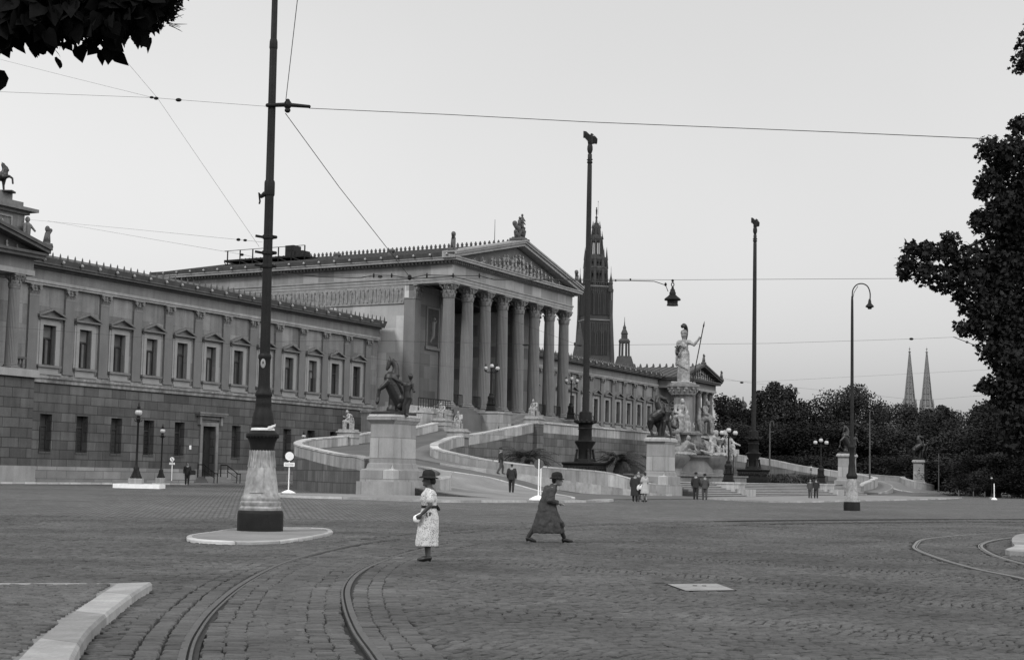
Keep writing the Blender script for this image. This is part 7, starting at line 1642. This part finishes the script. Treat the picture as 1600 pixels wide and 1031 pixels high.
    m_ = MB(); m_.rc((0, 0, 107.3), (0, 0, 109), .4, .5, 7); m_.ell((0, 0, 109.8), .38, n=7, m=5); m_.tube([(.9, 0, 107), (.9, 0, 112.5)], .08, 4); m_.ell((.9, 0, 112.5), .25, n=6, m=4); B('iron_figure', m_, 'iron_g')
RT_ = at(928, 742, 600); ZT = at(928, 322, 600).z
t = thing('town_hall_tower', (at(925.5, 742, 600).x, 600, 0), .28, 'huge dark gothic tower with corner turrets rising behind the portico and nearer flag mast', 'tower'); rathaus(t); t.scale = (.66, .66, ZT/110.5)
def side_tower(t):
    def B(name, m_, mt='tower'): return m_.build(name, mt, t)
    m_ = MB(); m_.sqprof(0, 0, [(2.5, 0), (2.5, 40), (2.9, 41), (2.9, 43), (2.4, 43.2), (1.9, 45.5), (1.8, 46)]); B('shaft', m_)
    for sx in (-1, 1):
        for sy in (-1, 1): m_ = MB(); m_.lathe(sx*2.9, sy*2.9, [(.45, 34), (.45, 38.5), (.55, 39), (.25, 41), (.02, 42.5)], 6); B('pinnacle', m_)
    for sx in (-1.0, 1.0): m_ = MB(); m_.box(sx-.4, sx+.4, -2.62, -2.4, 34.5, 38.5); B('window', m_, 'void')
    m_ = MB()
    for k in range(8): a = k*math.pi/4; m_.tube([(1.65*math.cos(a), 1.65*math.sin(a), 45.5), (1.55*math.cos(a), 1.55*math.sin(a), 51.5)], .28, 5)
    m_.lathe(0, 0, [(1.8, 50.8), (2.0, 51.6), (1.5, 52.4)], 8); B('open_lantern', m_); m_ = MB(); m_.lathe(0, 0, [(1.1, 52), (1.05, 54), (1.25, 54.3), (.8, 55.5), (.5, 56.2), (.6, 56.6), (.2, 57.6), (.1, 59), (.05, 60.5)], 8); B('cap', m_)
t = thing('side_tower', (at(972.5, 742, 560).x, 560, 0), .25, 'small dark gothic turret tower right of the town hall tower, above the right wing', 'tower'); side_tower(t); t.scale = (1.08, 1.08, .95)
t = thing('side_tower', (at(902, 742, 575).x, 575, 0), .25, 'gothic turret tower half hidden behind the last portico column', 'tower'); 
m_ = MB(); m_.sqprof(0, 0, [(3.2, 0), (3.2, 52), (2.6, 54), (1.6, 60), (.6, 66), (.1, 70)]); m_.build('shaft', 'tower', t); t.scale = (.8, .8, .82)
def spire(u, vtop, lab, proto=None):
    Y = 1150; zt = at(u, vtop, Y).z; x = at(u, 748, Y).x
    if proto: c = dup(proto, (x, Y, 0), None, lab); return c
    t = thing('church_spire', (x, Y, 0), .3, lab, 'church spire', 'twin openwork spires of the far church')
    m_ = MB(); m_.sqprof(0, 0, [(5.2, 0), (5.2, 46)]); m_.build('tower', 'spire', t)
    m_ = MB(); m_.lathe(0, 0, [(4.8, 45), (4.6, 56)], 8); 
    for k in range(8):
        a = k*math.pi/4; m_.tube([(4.9*math.cos(a), 4.9*math.sin(a), 45), (4.7*math.cos(a), 4.7*math.sin(a), 58), (4.6*math.cos(a), 4.6*math.sin(a), 62)], [.8, .6, .05], 5)
    m_.build('octagon', 'spire', t)
    m_ = MB(); zz0 = 55
    m_.lathe(0, 0, [(3.7, 55), (.35, zt-4)], 8)
    for k in range(8):
        a = k*math.pi/4; m_.tube([(4.2*math.cos(a), 4.2*math.sin(a), 55), (.4*math.cos(a), .4*math.sin(a), zt-4)], [.45, .16], 5)
    for j in range(9): z = 57+j*(zt-62)/9; q = 1-(z-55)/(zt-59); m_.lathe(0, 0, [(4.2*q, z), (4.35*q+.1, z+.3), (4.2*q, z+.6)], 8)
    m_.build('spire', 'spire', t)
    m_ = MB(); m_.lathe(0, 0, [(.3, zt-5), (1.1, zt-3.6), (.3, zt-3.2), (.25, zt-2), (.8, zt-1.6), (.2, zt-1), (.1, zt)], 6); m_.build('finial', 'spire', t)
    m_ = MB()
    for k in range(8):
        a = k*math.pi/4+.39
        for j in range(2): m_.box(4.5*math.cos(a)-.3, 4.5*math.cos(a)+.3, 4.5*math.sin(a)-.5, 4.5*math.sin(a)+.5, 46+j*4.5, 49+j*4.5)
    m_.build('louvre', 'void', t); return t
S1 = spire(1421.5, 541, 'left of the two pale pointed church spires above the trees')
S2 = spire(1448.5, 544, 'right of the two pale pointed church spires above the trees', S1)
t = thing('church_spire', (at(1354, 748, 1180).x, 1180, 0), 0, 'very thin dark spire peeping over the trees right of the slim lamp', 'church spire'); zt = at(1354, 606, 1180).z
m_ = MB(); m_.lathe(0, 0, [(2.6, 0), (2.4, 36), (.15, zt-1), (.1, zt)], 8); m_.build('spire', 'tower', t)
m_ = MB(); m_.tube([(-.8, 0, zt-2.5), (.8, 0, zt-2.5)], .15, 5); m_.build('cross', 'tower', t)
t = thing('roof_turret', (at(1160, 748, 420).x, 420, 0), 0, 'dark domed roof turret peeping over the trees left of the farther flag mast', 'tower'); zt = at(1160, 619, 420).z
m_ = MB(); m_.sqprof(0, 0, [(4.5, 0), (4.5, zt-9), (1.4, zt-5), (1.3, zt-4.5)]); m_.build('roof', 'tower', t)
m_ = MB(); m_.lathe(0, 0, [(1.0, zt-4.6), (.9, zt-2.6), (1.2, zt-2.5), (.9, zt-1.6), (.2, zt-1), (.1, zt)], 8); m_.build('lantern', 'tower', t)
bpy.context.view_layer.update()
